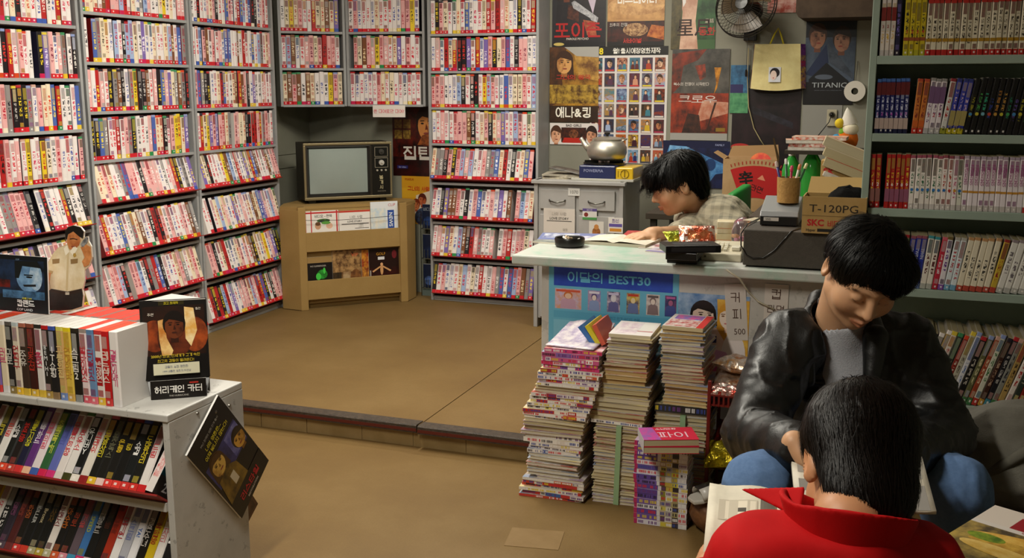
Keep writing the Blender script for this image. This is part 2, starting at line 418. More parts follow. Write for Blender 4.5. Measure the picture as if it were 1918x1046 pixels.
def person_shape(cx, base, s, hair='#181010', skin='#c08a66', top='#30343c', asp=1.0):
    # a plain head-and-shoulders figure
    return [('p', [(cx-.30*s*asp, base), (cx+.30*s*asp, base), (cx+.27*s*asp, base+.24*s), (cx+.1*s*asp, base+.33*s), (cx-.1*s*asp, base+.33*s), (cx-.27*s*asp, base+.24*s)], top),
            ('r', (cx-.06*s*asp, base+.28*s, cx+.06*s*asp, base+.44*s), skin),
            ('e', (cx, base+.56*s, .15*s*asp, .2*s), hair), ('e', (cx+.01*s, base+.52*s, .115*s*asp, .165*s), skin, '#8a5a40', 18)]
# ------------------------------------------------------------------ the room
XL, XR, YB, YF, RF, STEP = -3.58, 1.30, 5.95, -1.30, 0.09, 3.52
M_FLOOR = NT('vinyl_floor')
q = M_FLOOR; _v = q.obj()
_f = q.noise(2.2, 6, _v, 0.62); _g = q.noise(0.7, 3, _v, 0.5); _h = q.noise(140, 2, _v, 0.5)
_c = q.ramp(_f, [(0.25, C('#6f5630')), (0.5, C('#7b6238')), (0.78, C('#8a7146'))])
_c = q.mix(q.math('MULTIPLY', _g, 0.5), _c, C('#6c5230'))
_c = q.mix(q.math('MULTIPLY', _h, 0.5), _c, q.mix(1.0, _c, (0.62, 0.62, 0.62), 'MULTIPLY'))
q.l(_c, q.b.inputs['Base Color']); q.b.inputs['Roughness'].default_value = 0.55; q.b.inputs['Specular IOR Level'].default_value = 0.3
q.bump(q.noise(220, 3, _v), 0.25, 0.002)
M_FLOOR = q.m
M_WALL = simple('grey_wall_paint', '#7b7a6a', 0.75, var=(3.5, '#8b8a7a', 2.2), bump=(40, 0.12))
M_WALLP = simple('pale_wall_paper', '#7d7b6d', 0.7, var=(2.5, '#8b897b', 2.0), bump=(25, 0.1))
M_CEIL = simple('ceiling_paint', '#cfcabf', 0.9, var=(2, '#dad5cb', 2))
M_TILE = simple('riser_tile', '#80693f', 0.6, var=(9, '#967e54', 2.5), bump=(60, 0.2))
M_NOSE = simple('step_nosing', '#4c4034', 0.6, var=(60, '#2e2721', 2.2), bump=(180, 0.5))
M_NOSER = simple('step_nosing_front', '#5b1f16', 0.5)
struct('floor', MB().box(XL, XR, YF, STEP+0.03, -0.1, 0.0), M_FLOOR)
seamx = float(onz(781, 800, RF)[0])
fr = struct('floor_raised', MB().box(XL, 0.02, STEP+0.01, YB, -0.1, RF-0.004), M_FLOOR)
MB().box(XL, seamx-0.002, STEP-0.005, YB, RF-0.004, RF).build('vinyl_sheet', M_FLOOR, fr)
MB().box(seamx+0.002, 0.02, STEP-0.005, YB, RF-0.0045, RF-0.0005).build('vinyl_sheet', M_FLOOR, fr)
st = struct('trim_1', MB().box(XL, 0.0, STEP, STEP+0.012, 0.0, RF-0.004), M_TILE)
tx = XL
ti = 0
while tx < -0.05:
    tw = 0.235+0.02*math.sin(ti*2.3); d_ = 0.004+0.0015*math.sin(ti*5.1)
    MB().box(tx+0.0015, min(0, tx+tw-0.0015), STEP-d_, STEP, 0.0, RF-0.012).build('tile', M_TILE, st); tx += tw; ti += 1
def nosing(n, x0, x1, dy):
    b = MB(); P = [(STEP-0.03, RF-0.026), (STEP-0.03, RF+0.002), (STEP-0.026, RF+0.006), (STEP+0.035, RF+0.004), (STEP+0.035, RF), (STEP-0.02, RF-0.001), (STEP-0.02, RF-0.026)]
    b.prism([(p[0]+dy, p[1]) for p in P], x0, x1, m=0, M=Matrix(((0, 0, 1, 0), (1, 0, 0, 0), (0, 1, 0, 0), (0, 0, 0, 1))))
    o = struct('trim_%d' % n, b, M_NOSE)
    MB().box(x0, x1, STEP-0.0315+dy, STEP-0.03+dy, RF-0.02, RF-0.008).build('edge_stripe', M_NOSER, o)
nosing(2, XL, seamx-0.004, 0.006); nosing(3, seamx+0.006, -0.02, -0.004)
wl = struct('wall_left', MB().box(XL-0.1, XL, YF, YB+0.1, 0, CEIL), M_WALL)
wb = struct('wall_back', MB().box(XL-0.1, XR, YB, YB+0.1, 0, CEIL), M_WALLP)
struct('wall_nook', MB().box(0.02, 0.08, 3.74, YB, 0, CEIL), M_WALL)
struct('wall_partition', MB().box(0.02, XR, 3.74, 3.80, 0, CEIL), M_WALL)
struct('wall_right', MB().box(XR, XR+0.1, YF, 3.8, 0, CEIL), M_WALL)
struct('wall_front', MB().box(XL-0.1, XR+0.1, YF-0.1, YF, 0, CEIL), M_WALL)
struct('ceiling', MB().box(XL-0.1, XR+0.1, YF-0.1, YB+0.1, CEIL, CEIL+0.08), M_CEIL)
# wall boards in the television corner
for z0, z1 in ((RF, 0.885), (0.893, 0.972), (0.977, CEIL)):
    MB().box(XL, XL+0.006, 5.25, YB, z0, z1).build('panel', M_WALL, wl)
MB().box(XL+0.006, -2.50, YB-0.006, YB, RF, CEIL).build('panel', M_WALL, wb)
tag(MB().box(0, 0.17, 0, 0.135, 0, 0.0015).build('floor_patch', simple('patch_vinyl', '#7a6038', 0.6, var=(12, '#8a7048', 2)), loc=tuple(onz(944, 1023, 0)), rot=(0, 0, R(9))),
    'square vinyl patch stuck on the brown floor', 'patch')
# ceiling fluorescent fixtures (above the frame)
M_TUBE = simple('lamp_tube', (1.0, 0.93, 0.8), 0.4, emit=6.0)
for i, (x, y, ax, wt) in enumerate(LAMPS):
    t = thing('ceiling_light', ['white fluorescent ceiling fixture above the raised floor', 'white fluorescent ceiling fixture above the low display stand', 'white fluorescent ceiling fixture above the clerk\'s corner'][i], 'lamp', (x, y, CEIL), 0 if ax == 'X' else math.pi/2)
    LN = ('shop_lamp', 'entrance_lamp', 'clerk_lamp')[i]
    MB().box(-0.62, 0.62, -0.13, 0.13, -0.05, 0, C('#dcdcd8')).build('housing', MATTE, t, bev=0.006)
    for s_ in (-1, 1):
        MB().lathe([(0.013, -0.58), (0.013, 0.58)], 12, M=TR(0, 0.06*s_, -0.07) @ RY(math.pi/2)).build('%s_tube_%s_offscreen' % (LN, 'outer' if s_ > 0 else 'inner'), M_TUBE, t)
    ld = bpy.data.lights.new(LN+'_offscreen', 'AREA'); ld.shape = 'RECTANGLE'; ld.size = 1.2; ld.size_y = 0.2; ld.energy = wt; ld.color = LAMP_COL
    lo = bpy.data.objects.new(LN+'_offscreen', ld); COL.objects.link(lo); lo.parent = t; lo.location = (0, 0, -0.09)
# ------------------------------------------------------------------ printed-spine boxes (video tapes, comics)
PAL = [('white', '#e6dedb', 36), ('pink', '#e2aaa8', 19), ('cream', '#e6d6ba', 10), ('black', '#1c181c', 10), ('red', '#b02222', 6), ('purple', '#7a64a8', 5),
       ('blue', '#4a62a8', 3), ('pale blue', '#9fb2d4', 4), ('yellow', '#e4c42e', 3), ('brown', '#7a4c30', 4), ('grey', '#8c8684', 5)]
INK = {'white': ['#d02038', '#c83a5c', '#2a2a34', '#3a4c9c'], 'pink': ['#b01c34', '#f4ece8', '#7a2440'], 'cream': ['#a83020', '#3a2c20', '#c84020'], 'black': ['#e8e4dc', '#e4c830', '#d83028', '#b8b4b0'],
       'red': ['#f4ece4', '#f0d040', '#1c1414'], 'purple': ['#f0e8f0', '#f0d850'], 'blue': ['#f0f0f4', '#f0d840', '#d02a2a'], 'pale blue': ['#2a3a80', '#c02a40'], 'yellow': ['#2a2418', '#b82420'], 'brown': ['#f0dcb0', '#e8e0d8'], 'grey': ['#24222a', '#f0ece8', '#b02838']}
FEET = ['#c8202c']*8+['#d6242c', '#e0b82a', '#e0c040', '#c41e50', '#2a8a4c', '#e8dcc4', '#c8441c', '#3a58a8']
TOPS = ['#c8a090', '#b02a30', '#d8c040', '#2a2630', '#e4dcd8', '#8a98c4', '#d4482c', '#3f8a5a']
def pick(rnd, names=None):
    P = [p for p in PAL if names is None or p[0] in names]
    return rnd.choices(P, [p[2] for p in P])[0]
class Spines:
    """collects spine boxes; each may become its own object or join one mesh"""
    def __init__(s): s.v = []; s.f = []; s.m = []; s.a = {k: [] for k in ('col', 'ink', 'top', 'foot')}; s.s = {k: [] for k in ('seed', 'glyphs', 'pics')}; s.uv = []; s.cnt = []
    def add(s, wd, h, d, st, M=None, lettering=()):
        k = len(s.v); c = min(0.0035, wd*0.16)
        P = [(-wd/2, c), (-wd/2+c, 0), (wd/2-c, 0), (wd/2, c), (wd/2, d), (-wd/2, d)]
        pts = [Vector((x, y, 0)) for x, y in P]+[Vector((x, y, h)) for x, y in P]
        s.v += [tuple(M @ p if M is not None else p) for p in pts]
        us = [0, 0.05, 0.95, 1]
        def F(idx, m, uv, colour=None):
            s.f.append(tuple(k+i for i in idx)); s.m.append(m); s.cnt.append(len(idx)); s.uv += uv
            for nm in s.a:
                cc = st[nm] if nm != 'col' or colour is None else colour
                s.a[nm] += [(*cc, 1.0)]*len(idx)
            for nm in s.s: s.s[nm].append(st[nm])
        for i in range(3): F((i, i+1, i+7, i+6), 0, [(us[i], 0), (us[i+1], 0), (us[i+1], 1), (us[i], 1)])
        z4 = [(0, 0)]*4
        F((3, 4, 10, 9), 1, z4, st['side']); F((4, 5, 11, 10), 1, z4, st['side']); F((5, 0, 6, 11), 1, z4, st['side'])
        F((5, 4, 3, 2, 1, 0), st.get('cm', 1), [(0, 0)]*6, st['under']); F((6, 7, 8, 9, 10, 11), st.get('cm', 1), [(0, 0)]*6, st['head'])
        for (t, x, z, size, col, o) in lettering:
            V, G = glyph(t, size, o.get('bold', 0.0), space=o.get('space', 1.0)); k2 = len(s.v)
            rr = o.get('rot', 0.0); cr, sr = math.cos(rr), math.sin(rr); y = -0.0006
            V = [(a*o.get('sx', 1.0), b, e) for a, b, e in V]
            V = [Vector((x+a*cr-b*sr, y-e, z+a*sr+b*cr)) for a, b, e in V]
            s.v += [tuple(M @ p if M is not None else p) for p in V]
            for g in G:
                s.f.append(tuple(k2+i for i in g)); s.m.append(1); s.cnt.append(len(g)); s.uv += [(0, 0)]*len(g)
                for nm in s.a: s.a[nm] += [(*(col if nm == 'col' else st[nm]), 1.0)]*len(g)
                for nm in s.s: s.s[nm].append(0.0)
        for (x0, z0, x1, z1, col) in st.get('patches', ()):
            k2 = len(s.v); s.v += [tuple(M @ p if M is not None else p) for p in [Vector((a, -0.0003, b)) for a, b in ((x0, z0), (x1, z0), (x1, z1), (x0, z1))]]
            s.f.append((k2, k2+1, k2+2, k2+3)); s.m.append(1); s.cnt.append(4); s.uv += [(0, 0)]*4
            for nm in s.a: s.a[nm] += [(*(col if nm == 'col' else st[nm]), 1.0)]*4
            for nm in s.s: s.s[nm].append(0.0)
        return s
    def mesh(s, name):
        me = bpy.data.meshes.new(name); me.from_pydata(s.v, [], s.f)
        for m_ in (SPINE, PLAST, PAGES): me.materials.append(m_)
        me.polygons.foreach_set('material_index', s.m)
        for nm, src in s.a.items():
            a = me.attributes.new(nm, 'FLOAT_COLOR', 'CORNER'); a.data.foreach_set('color', np.array(src, dtype=np.float32).ravel())
        a = me.attributes.new('col2', 'FLOAT_COLOR', 'CORNER'); a.data.foreach_set('color', np.array(s.a['col'], dtype=np.float32).ravel())
        for nm, src in s.s.items():
            a = me.attributes.new(nm, 'FLOAT', 'FACE'); a.data.foreach_set('value', np.array(src, dtype=np.float32))
        u = me.uv_layers.new(name='UVMap'); u.data.foreach_set('uv', np.array(s.uv, dtype=np.float32).ravel())
        me.update(); return me
def style(rnd, nm, base, **k):
    st = dict(col=C(base), ink=C(rnd.choice(INK[nm])), top=C(rnd.choice(TOPS)), foot=C(rnd.choice(FEET)), seed=rnd.uniform(1, 90), glyphs=1.0, pics=1.0 if rnd.random() < 0.8 else 0.0,
              side=C(rnd.choice(['#26222a', '#dcd6d0', '#8a2020', '#e0d8d2', '#33304a'])), under=C(rnd.choice(['#b81e22', '#a01a1e', '#c42a2a', '#7a1618'])), head=C(rnd.choice(['#d8d2cc', '#c8302c', '#e0dad4', '#d0402c'])))
    if rnd.random() < 0.45: st['top'] = st['col']
    if rnd.random() < 0.1: st['foot'] = st['col']
    st.update(k); return st

# ------------------------------------------------------------------ racks
M_RACK = simple('grey_rack_paint', '#8e8f90', 0.5, var=(6, '#a2a3a2', 2), bump=(90, 0.06))
M_TRAY = simple('red_tray', '#8a201c', 0.5)
M_RBACK = simple('rack_back_board', '#8a8a86', 0.8, var=(8, '#9a9a95', 2))
def tape_label(nm, st, rnd, shelf, where):
    ft = {'#c8202c': 'red', '#d6242c': 'red', '#e0b82a': 'yellow', '#e0c040': 'yellow', '#c41e50': 'crimson', '#2a8a4c': 'green', '#e8dcc4': 'cream', '#c8441c': 'orange', '#3a58a8': 'blue'}
    f_ = 'same coloured'
    for h_, n_ in ft.items():
        if max(abs(a-b) for a, b in zip(C(h_), st['foot'])) < 1e-4: f_ = n_
    i_ = hexname(st['ink'])
    return '%s video tape, %s title, %s foot, %s shelf, %s' % (nm, i_, f_, shelf, where)
def hexname(c):
    h, s, v = colorsys.rgb_to_hsv(*[min(1, x)**(1/2.2) for x in c])
    if s < .22: return 'white' if v > .7 else 'grey' if v > .35 else 'black'
    d = h*360
    return 'red' if d < 14 or d > 345 else 'orange' if d < 40 else 'yellow' if d < 70 else 'green' if d < 165 else 'blue' if d < 262 else 'violet' if d < 315 else 'pink'
TAPES = []       # (width, height, depth, style, matrix, label)
def rack(name, label, W, H, z0, depth, up, tilt, M, back=True, side_bottom=0.09, kick=True):
    t = thing(name, label, 'rack', M=M)
    for x in (0, W-0.016): MB().box(x, x+0.016, -0.004, depth, side_bottom, H).build('side_panel', M_RACK, t, bev=0.0015)
    for z in up+tilt: MB().box(0.016, W-0.016, 0.0, depth-0.006, z-0.008, z+0.006).build('shelf', M_RACK, t)
    if H > up[-1]+0.1 and H > 1.9: MB().box(0.016, W-0.016, 0, depth-0.006, H-0.016, H).build('top_board', M_RACK, t)
    for z in tilt:
        b = MB(); b.box(0.018, W-0.018, 0, 0.125, -0.004, 0.0)
        b.build('tray', M_TRAY, t, M=TR(0, -0.036, z+0.035) @ RX(-R(16)))
    if back: MB().box(0.016, W-0.016, depth-0.006, depth, side_bottom, H).build('back_panel', M_RBACK, t)
    if kick: MB().box(0.016, W-0.016, 0.006, 0.02, side_bottom, min(up+tilt)-0.008).build('kick_board', M_RACK, t)
    return t
ORD = ['lowest', 'second', 'third', 'fourth', 'fifth', 'sixth', 'seventh', 'eighth', 'ninth']
def fill(M, W, up, tilt, where, seed, names=None, gaps=(), full=0.0):
    rnd = random.Random(seed)
    levels = sorted([(z, False) for z in up]+[(z, True) for z in tilt])
    for li, (z, tl) in enumerate(levels):
        x = 0.0175
        while True:
            wd = rnd.uniform(0.0245, 0.0285)
            if x+wd > W-0.0165: break
            if rnd.random() < 0.012 or (li, int(x*20)) in gaps: x += wd; continue
            nm, base, _ = pick(rnd, names)
            h = rnd.uniform(0.188, 0.197) if not tl else rnd.uniform(0.182, 0.19)
            st = style(rnd, nm, base)
            if tl: A = M @ TR(x+wd/2, -0.036, z+0.0352) @ RX(-R(16)) @ TR(0, rnd.uniform(0, 0.003), 0)
            else: A = M @ TR(x+wd/2, rnd.uniform(0.001, 0.009), z+0.006) @ RZ(R(rnd.uniform(-1.5, 1.5)))
            TAPES.append((wd, h, 0.118, st, A, tape_label(nm, st, rnd, ORD[li], where), 0.0))
            x += wd+rnd.uniform(0.0004, 0.0014)
UPL, TIL = [1.061, 1.282, 1.502, 1.722], [0.12, 0.362, 0.60, 0.842]
def left_M(y0): return TR(-3.38, y0, 0) @ RZ(math.pi/2)
UPA, TIA = [0.986, 1.207, 1.428, 1.655], [0.285, 0.518, 0.757]
rack('tape_rack', 'grey video tape rack on the left wall behind the cardboard uniformed man', 0.80, 1.90, 0, 0.195, UPA, TIA, left_M(2.92))
rack('tape_rack', 'tall grey video tape rack in the middle of the left wall', 0.755, 1.96, 0, 0.195, UPL, TIL, left_M(3.735))
rack('tape_rack', 'tall grey video tape rack on the left wall next to the television', 0.755, 1.96, 0, 0.195, UPL, TIL, left_M(4.50))
fill(left_M(2.92), 0.80, UPA, TIA, 'rack behind the cutout', 3)
fill(left_M(3.735), 0.755, UPL, TIL, 'middle rack of the left wall', 5)
fill(left_M(4.50), 0.755, UPL, TIL, 'left wall rack nearest the television', 8)
UPE, TIE = [1.055, 1.27, 1.484, 1.70], [0.11, 0.344, 0.576, 0.818]
ME = TR(-2.628, 5.75, 0)
rack('tape_rack', 'grey video tape rack on the back wall between television corner and movie posters', 0.70, 1.96, 0, 0.195, UPE, TIE, ME)
fill(ME, 0.70, UPE, TIE, 'back wall rack', 13)
def dia(p, q_):
    a = math.atan2(q_[1]-p[1], q_[0]-p[0]); return TR(p[0], p[1], 0) @ RZ(a), math.hypot(q_[0]-p[0], q_[1]-p[1])
UPD = [1.285, 1.503, 1.719]
D1, D2 = dia((-3.455, 5.43), (-3.155, 5.70)), dia((-3.15, 5.70), (-2.665, 5.79))
for (Md, Wd), lab, sd in ((D1, 'slanted corner cabinet above the television', 21), (D2, 'wall cabinet above the red lettered paper strip', 22)):
    rack('hanging_cabinet', 'grey open %s, filled with video tapes' % lab, Wd, 1.945, 0, 0.14, UPD, [], Md, side_bottom=1.279, kick=False)
    fill(Md, Wd, UPD, [], lab, sd, ['white', 'pink', 'cream', 'red', 'yellow', 'purple', 'pale blue', 'brown'])
# ------------------------------------------------------------------ television corner
KR = C('#a8885a'); KR2 = C('#b4956a')
M_KRAFT = simple('kraft_board', '#927440', 0.8, var=(5, '#a0824c', 2.0), bump=(120, 0.15))
sd_c = (-2.976, 5.4155); sd_a = math.atan2(0.467, 0.474)
MS = TR(sd_c[0], sd_c[1], 0) @ RZ(sd_a)
t = thing('tv_stand', 'tan corner stand with magazine pockets under the television', 'tv stand', M=MS)
TOPZ = 0.705
plan = [(-.333, 0), (.333, 0), (.425, .10), (.425, .2), (.2, .44), (-.2, .44), (-.36, .25), (-.415, .105)]
MB().prism([(-.333, .02), (-.288, .02), (-.288, .042), (.288, .042), (.288, .02), (.333, .02)]+plan[2:], TOPZ-0.018, TOPZ).build('top_board', M_KRAFT, t)
MB().prism([(-.333, 0.05), (.333, .05), (.333, .4), (-.333, .4)][:0] or [(-.30, .045), (.30, .045), (.30, .06), (-.30, .06)], 0.12, TOPZ-0.018).build('back_panel', M_KRAFT, t)
for s_ in (-1, 1):
    MB().box(*sorted((s_*.333, s_*.288)), 0, 0.04, RF, TOPZ).build('post', M_KRAFT, t, bev=0.003)
    MB().prism([(s_*.333, 0), (s_*.42, .10), (s_*.405, .115), (s_*.32, .018)][::s_], RF+0.004, TOPZ-0.018).build('side_panel', M_KRAFT, t)
MB().box(-.29, .29, 0.006, 0.02, 0.438, 0.552).build('pocket_rail', M_KRAFT, t, bev=0.002)
MB().box(-.29, .29, 0.006, 0.02, 0.15, 0.264).build('pocket_rail', M_KRAFT, t, bev=0.002)
for z in (0.44, 0.155): MB().box(-.29, .29, 0.02, 0.05, z, z+0.008).build('pocket_floor', M_KRAFT, t)
MB().box(-.30, .30, 0.07, 0.085, RF, 0.2).build('kick_board', M_KRAFT, t)
MB().tube([(-.288, 0.004, .628), (-.1, -0.001, .62), (.1, -0.001, .622), (.288, 0.004, .63)], 0.0016, 6, C('#2a2620')).build('elastic_cord', MATTE, t)
def pocket(x0, x1, z0, z1, label, bg, shapes=(), texts=(), bg2=None, ns=0):
    sheet('magazine', label, 'magazine', x1-x0, z1-z0, MS @ TR(x0, 0.030, z0+0.001) @ RX(-R(2)), C(bg), shapes, texts, 0.006, GLOSS, C(bg2) if bg2 else None, ns, 'magazines in the television stand pockets')
pocket(-.285, -.083, .449, .675, 'white magazine with red frame and figures in the upper stand pocket', '#e8e2da', [('r', (0, 0, .03, 1), '#c02c30'), ('r', (.17, 0, .2, 1), '#c02c30'), ('r', (.93, 0, .97, 1), '#c02c30'), ('r', (0, .93, 1, .97), '#c02c30'), ('e', (.55, .74, .2, .05), '#26303c', '#5a8a3a', 40), ('e', (.38, .6, .09, .09), '#c89a78'), ('e', (.72, .6, .1, .08), '#e0b49a'), ('e', (.62, .68, .14, .04), '#5c9a44'), ('e', (.38, .66, .08, .05), '#6a4a30')], [('비디오 - 천국', .55, .86, .085, '#1c1c1c', dict(bold=.02))])
pocket(-.080, .112, .449, .668, 'plain white pamphlet with black heading in the upper stand pocket', '#e6e2dc', [('r', (0, .95, 1, 1), '#c04030'), ('r', (.08, .62, .95, .64), '#2a2a2a'), ('r', (.5, .5, .95, .515), '#4a4640')], [('나의 사랑', .55, .82, .09, '#5a5650'), ('LOVE STORY', .5, .7, .07, '#1c1c1c', dict(bold=.02)), ('사랑의', .7, .6, .05, '#6a665f'), ('이야기', .7, .54, .05, '#6a665f')])
pocket(.116, .288, .449, .712, 'pale blue pamphlet with dark blue band in the upper stand pocket', '#dde0e2', [('r', (0, .2, .55, .85), '#b8cfe0', '#e8e2d0', 18), ('r', (.62, 0, .86, .8), '#31509c')], [('CLIP', .78, .92, .09, '#c0505c'), ('NEWS', .74, .58, .12, '#e4e8ee', dict(rot=-math.pi/2, bold=.02))])
pocket(-.285, -.13, .164, .40, 'black leaflet with bright green figure in the lower stand pocket', '#120e0e', [('r', (0, .85, 1, 1), '#9a7c4c'), ('e', (.6, .55, .2, .12), '#2c9a34', '#123c16', 40), ('e', (.45, .5, .1, .09), '#46c84a'), ('e', (.68, .64, .05, .08), '#46c84a')], [('NO SURRENDER', .45, .77, .055, '#c8c0b4')])
pocket(-.128, .05, .164, .432, 'brown sepia leaflet in the lower stand pocket', '#8a6840', [('r', (0, .5, 1, 1), '#b08a58', '#4a2c18', 30), ('r', (.35, .02, .62, .5), '#c0a67c', '#8a6a48', 20), ('e', (.8, .35, .2, .2), '#4a2a18', '#86582e', 25), ('r', (.0, .1, .3, .5), '#4a3822', '#2a2014', 20)], [('VIP', .78, .88, .12, '#d8643c')], '#5a3c22', 20)
pocket(.052, .096, .164, .425, 'narrow red and gold leaflet in the lower stand pocket', '#8a2a18', [('r', (0, .3, 1, .6), '#c88a34', '#6a1c14', 40)], [], '#c8882c', 40)
pocket(.098, .288, .164, .425, 'dark red leaflet showing a tiny figure with spread arms in the lower stand pocket', '#200c0a', [('r', (0, 0, 1, .55), '#3c0f0c', '#200808', 20), ('e', (.42, .5, .05, .12), '#c89664'), ('e', (.42, .63, .045, .04), '#d8a474'), ('p', [(.1, .48), (.14, .45), (.4, .57), (.38, .6)], '#c89664'), ('p', [(.74, .48), (.7, .45), (.44, .57), (.46, .6)], '#c89664'), ('r', (.03, 0, .06, .5), '#b8b0a4'), ('r', (.3, .74, .52, .81), '#d8d8da'), ('e', (.85, .2, .03, .1), '#a87848'), ('e', (.85, .85, .08, .1), '#6a1c24')], [('GOLF', .4, .88, .09, '#c8902c')])
# television
tvx, tvy = -3.072, 5.54
MT = TR(tvx, tvy, TOPZ) @ RZ(R(44))
t = thing('television', 'old dark brown tube television with gold trimmed front on the tan stand', 'television', M=MT)
BR_, GO = C('#1e1a15'), C('#9a8c6a')
W2, H0, H1 = .272, .022, .362
b = MB()
def ring(x, z0, z1, y): return [(-x, y, z0), (x, y, z0), (x, y, z1), (-x, y, z1)]
k = b.pts(ring(W2, H0, H1, .004)+ring(W2, H0, H1, .2)+ring(.17, .06, .30, .34))
for a in (0, 4):
    for i in range(4): b.face((k+a+i, k+a+4+i, k+a+4+(i+1) % 4, k+a+(i+1) % 4), BR_, 0)
b.face((k+8, k+11, k+10, k+9), BR_)
b.build('cabinet', simple('tv_wood', '#1f1913', 0.45, var=(30, '#2c241a', 2), stretch=(1, 8, 8)), t, bev=0.004)
b = MB()                                           # gold outer rim
for (x0, x1, z0, z1) in ((-W2, W2, H1-.014, H1), (-W2, W2, H0, H0+.016), (-W2, -W2+.013, H0+.016, H1-.014), (W2-.011, W2, H0+.016, H1-.014)):
    b.box(x0, x1, -.012, .004, z0, z1, GO)
b.build('rim', attr_mat('tv_trim', 0.35, metal=0.6), t, bev=0.002)
b = MB(); sx0, sx1, sz0, sz1 = -.245, .128, .052, .334    # screen surround
k = b.pts(ring(0, 0, 0, 0)); b.v = b.v[:k]
def fr(x0, x1, z0, z1, y): return b.pts([(x0, y, z0), (x1, y, z0), (x1, y, z1), (x0, y, z1)])
a0 = fr(-W2+.013, .15, H0+.016, H1-.014, -.004); a1 = fr(sx0-.004, sx1+.006, sz0-.008, sz1+.004, -.006); a2 = fr(sx0+.01, sx1-.006, sz0+.006, sz1-.008, .012)
for i in range(4):
    j = (i+1) % 4; b.face((a0+i, a0+j, a1+j, a1+i), C('#2b2620')); b.face((a1+i, a1+j, a2+j, a2+i), C('#191613'))
b.build('screen_surround', PLAST, t)
b = MB(); N = 12; k = b.pts([((sx0+.01)+(sx1-sx0-.016)*i/N, .011-.018*(1-((2*i/N-1)**2))*(1-((2*j/N-1)**2)*.9)-.001, (sz0+.006)+(sz1-sz0-.014)*j/N) for j in range(N+1) for i in range(N+1)])
for j in range(N):
    for i in range(N): b.face((k+j*(N+1)+i, k+j*(N+1)+i+1, k+(j+1)*(N+1)+i+1, k+(j+1)*(N+1)+i), C('#8d9791'))
b.build('screen', simple('grey_crt_glass', '#8b9590', 0.16, spec=0.6, var=(3, '#97a19b', 2)), t, smooth=True)
cp = MB().box(.15, W2-.011, -.008, .003, H0+.016, H1-.014, C('#15120f')).build('control_panel', PLAST, t)
for zc in (.302, .236):
    b = MB(); x0, x1 = .163, .247
    b.box(x0, x1, -.012, -.008, zc-.03, zc+.03, C('#0c0b0a'))
    for q_ in ((x0, x1, zc+.027, zc+.03), (x0, x1, zc-.03, zc-.027), (x0, x0+.003, zc-.03, zc+.03), (x1-.003, x1, zc-.03, zc+.03)): b.box(q_[0], q_[1], -.014, -.012, q_[2], q_[3], C('#8a8272'))
    dl = b.build('dial_plate', PLAST, cp)
for zc, cc in ((.302, '#3a3834'), (.236, '#b8b4aa')):
    MB().lathe([(.017, 0), (.016, .012), (.006, .013), (.005, .02)], 16, C(cc), M=TR(.205, -.012, zc) @ RX(math.pi/2)).build('dial', PLAST, cp, autos=35)
for i in range(3): MB().lathe([(.006, 0), (.006, .008)], 10, C('#a8a294'), M=TR(.178+.027*i, -.008, .19) @ RX(math.pi/2)).build('knob', PLAST, cp)
MB().text('볼\n개\n시', .205, .117, .027, C('#c0b48c'), 0, -.0085, bold=.015).build('lettering', PLAST, cp)
MB().text('SOLID STATE', .205, .062, .009, C('#8a8272'), 0, -.0085).build('lettering', PLAST, cp)
for sx in (-1, 1):
    for y in (.03, .18): MB().box(sx*.22-.02, sx*.22+.02, y-.015, y+.015, 0.0, H0, C('#0c0b0a')).build('foot', PLAST, t)
# hanging paper strip with red lettering
Md2, Wd2 = D2
sheet('paper_sign', 'white paper strip with red lettering under the wall cabinet', 'sign', .205, .072, TR(*(Md2 @ Vector((.16, -.006, 1.214)))) @ RZ(math.atan2(.09, .485)), C('#ddd6d0'), [], [('은 대여료만 대여?', .5, .5, .36, '#d05a66', dict(bold=.02))], .001, PAPER)
# posters between the stand and the back rack
def wrect(x0, y0, x1, y1, Y):
    a = ony(x0, y1, Y); c = ony(x1, y0, Y); zb = (ony(x0, y1, Y)[2]+ony(x1, y1, Y)[2])/2; zt = (ony(x0, y0, Y)[2]+ony(x1, y0, Y)[2])/2
    return c[0]-a[0], zt-zb, TR(a[0], Y, zb)
def wsheet(name, label, cat, px, bg, shapes=(), texts=(), Y=5.946, tilt=0.0, **k):
    wd, ht, M = wrect(*px, Y); return sheet(name, label, cat, wd, ht, M @ RY(-tilt), C(bg), shapes, texts, **k)
wsheet('movie_poster', 'dark red movie poster of a face above white Korean title beside the television', 'poster', (737, 190, 812, 330), '#1a0a08',
       [('r', (0, .25, 1, 1), '#5a1408', '#180806', 14), *face(.84, .68, .22, .2, '#d08a48', '#20100a', '#6a2810', 1, -.1), ('p', [(.6, .42), (1, .42), (1, .6), (.72, .55)], '#a85a24', '#30100a', 20), ('r', (.05, .5, .23, .62), '#9a7c30', '#5a3c14', 60), ('r', (.26, .5, .44, .62), '#9a7c30', '#5a3c14', 60), ('r', (.05, .64, .23, .76), '#8a6c28', '#5a3c14', 60), ('r', (.26, .64, .44, .76), '#8a6c28', '#5a3c14', 60), ('r', (0, 0, 1, .26), '#160807', '#3a0c0a', 14), ('r', (.1, .1, .36, .14), '#2c2a6a')],
       [('집팁.', .66, .31, .2, '#d8d2c8', dict(bold=.035, sx=1.2)), ('for video', .23, .12, .03, '#b8b8d8')], Y=5.942)
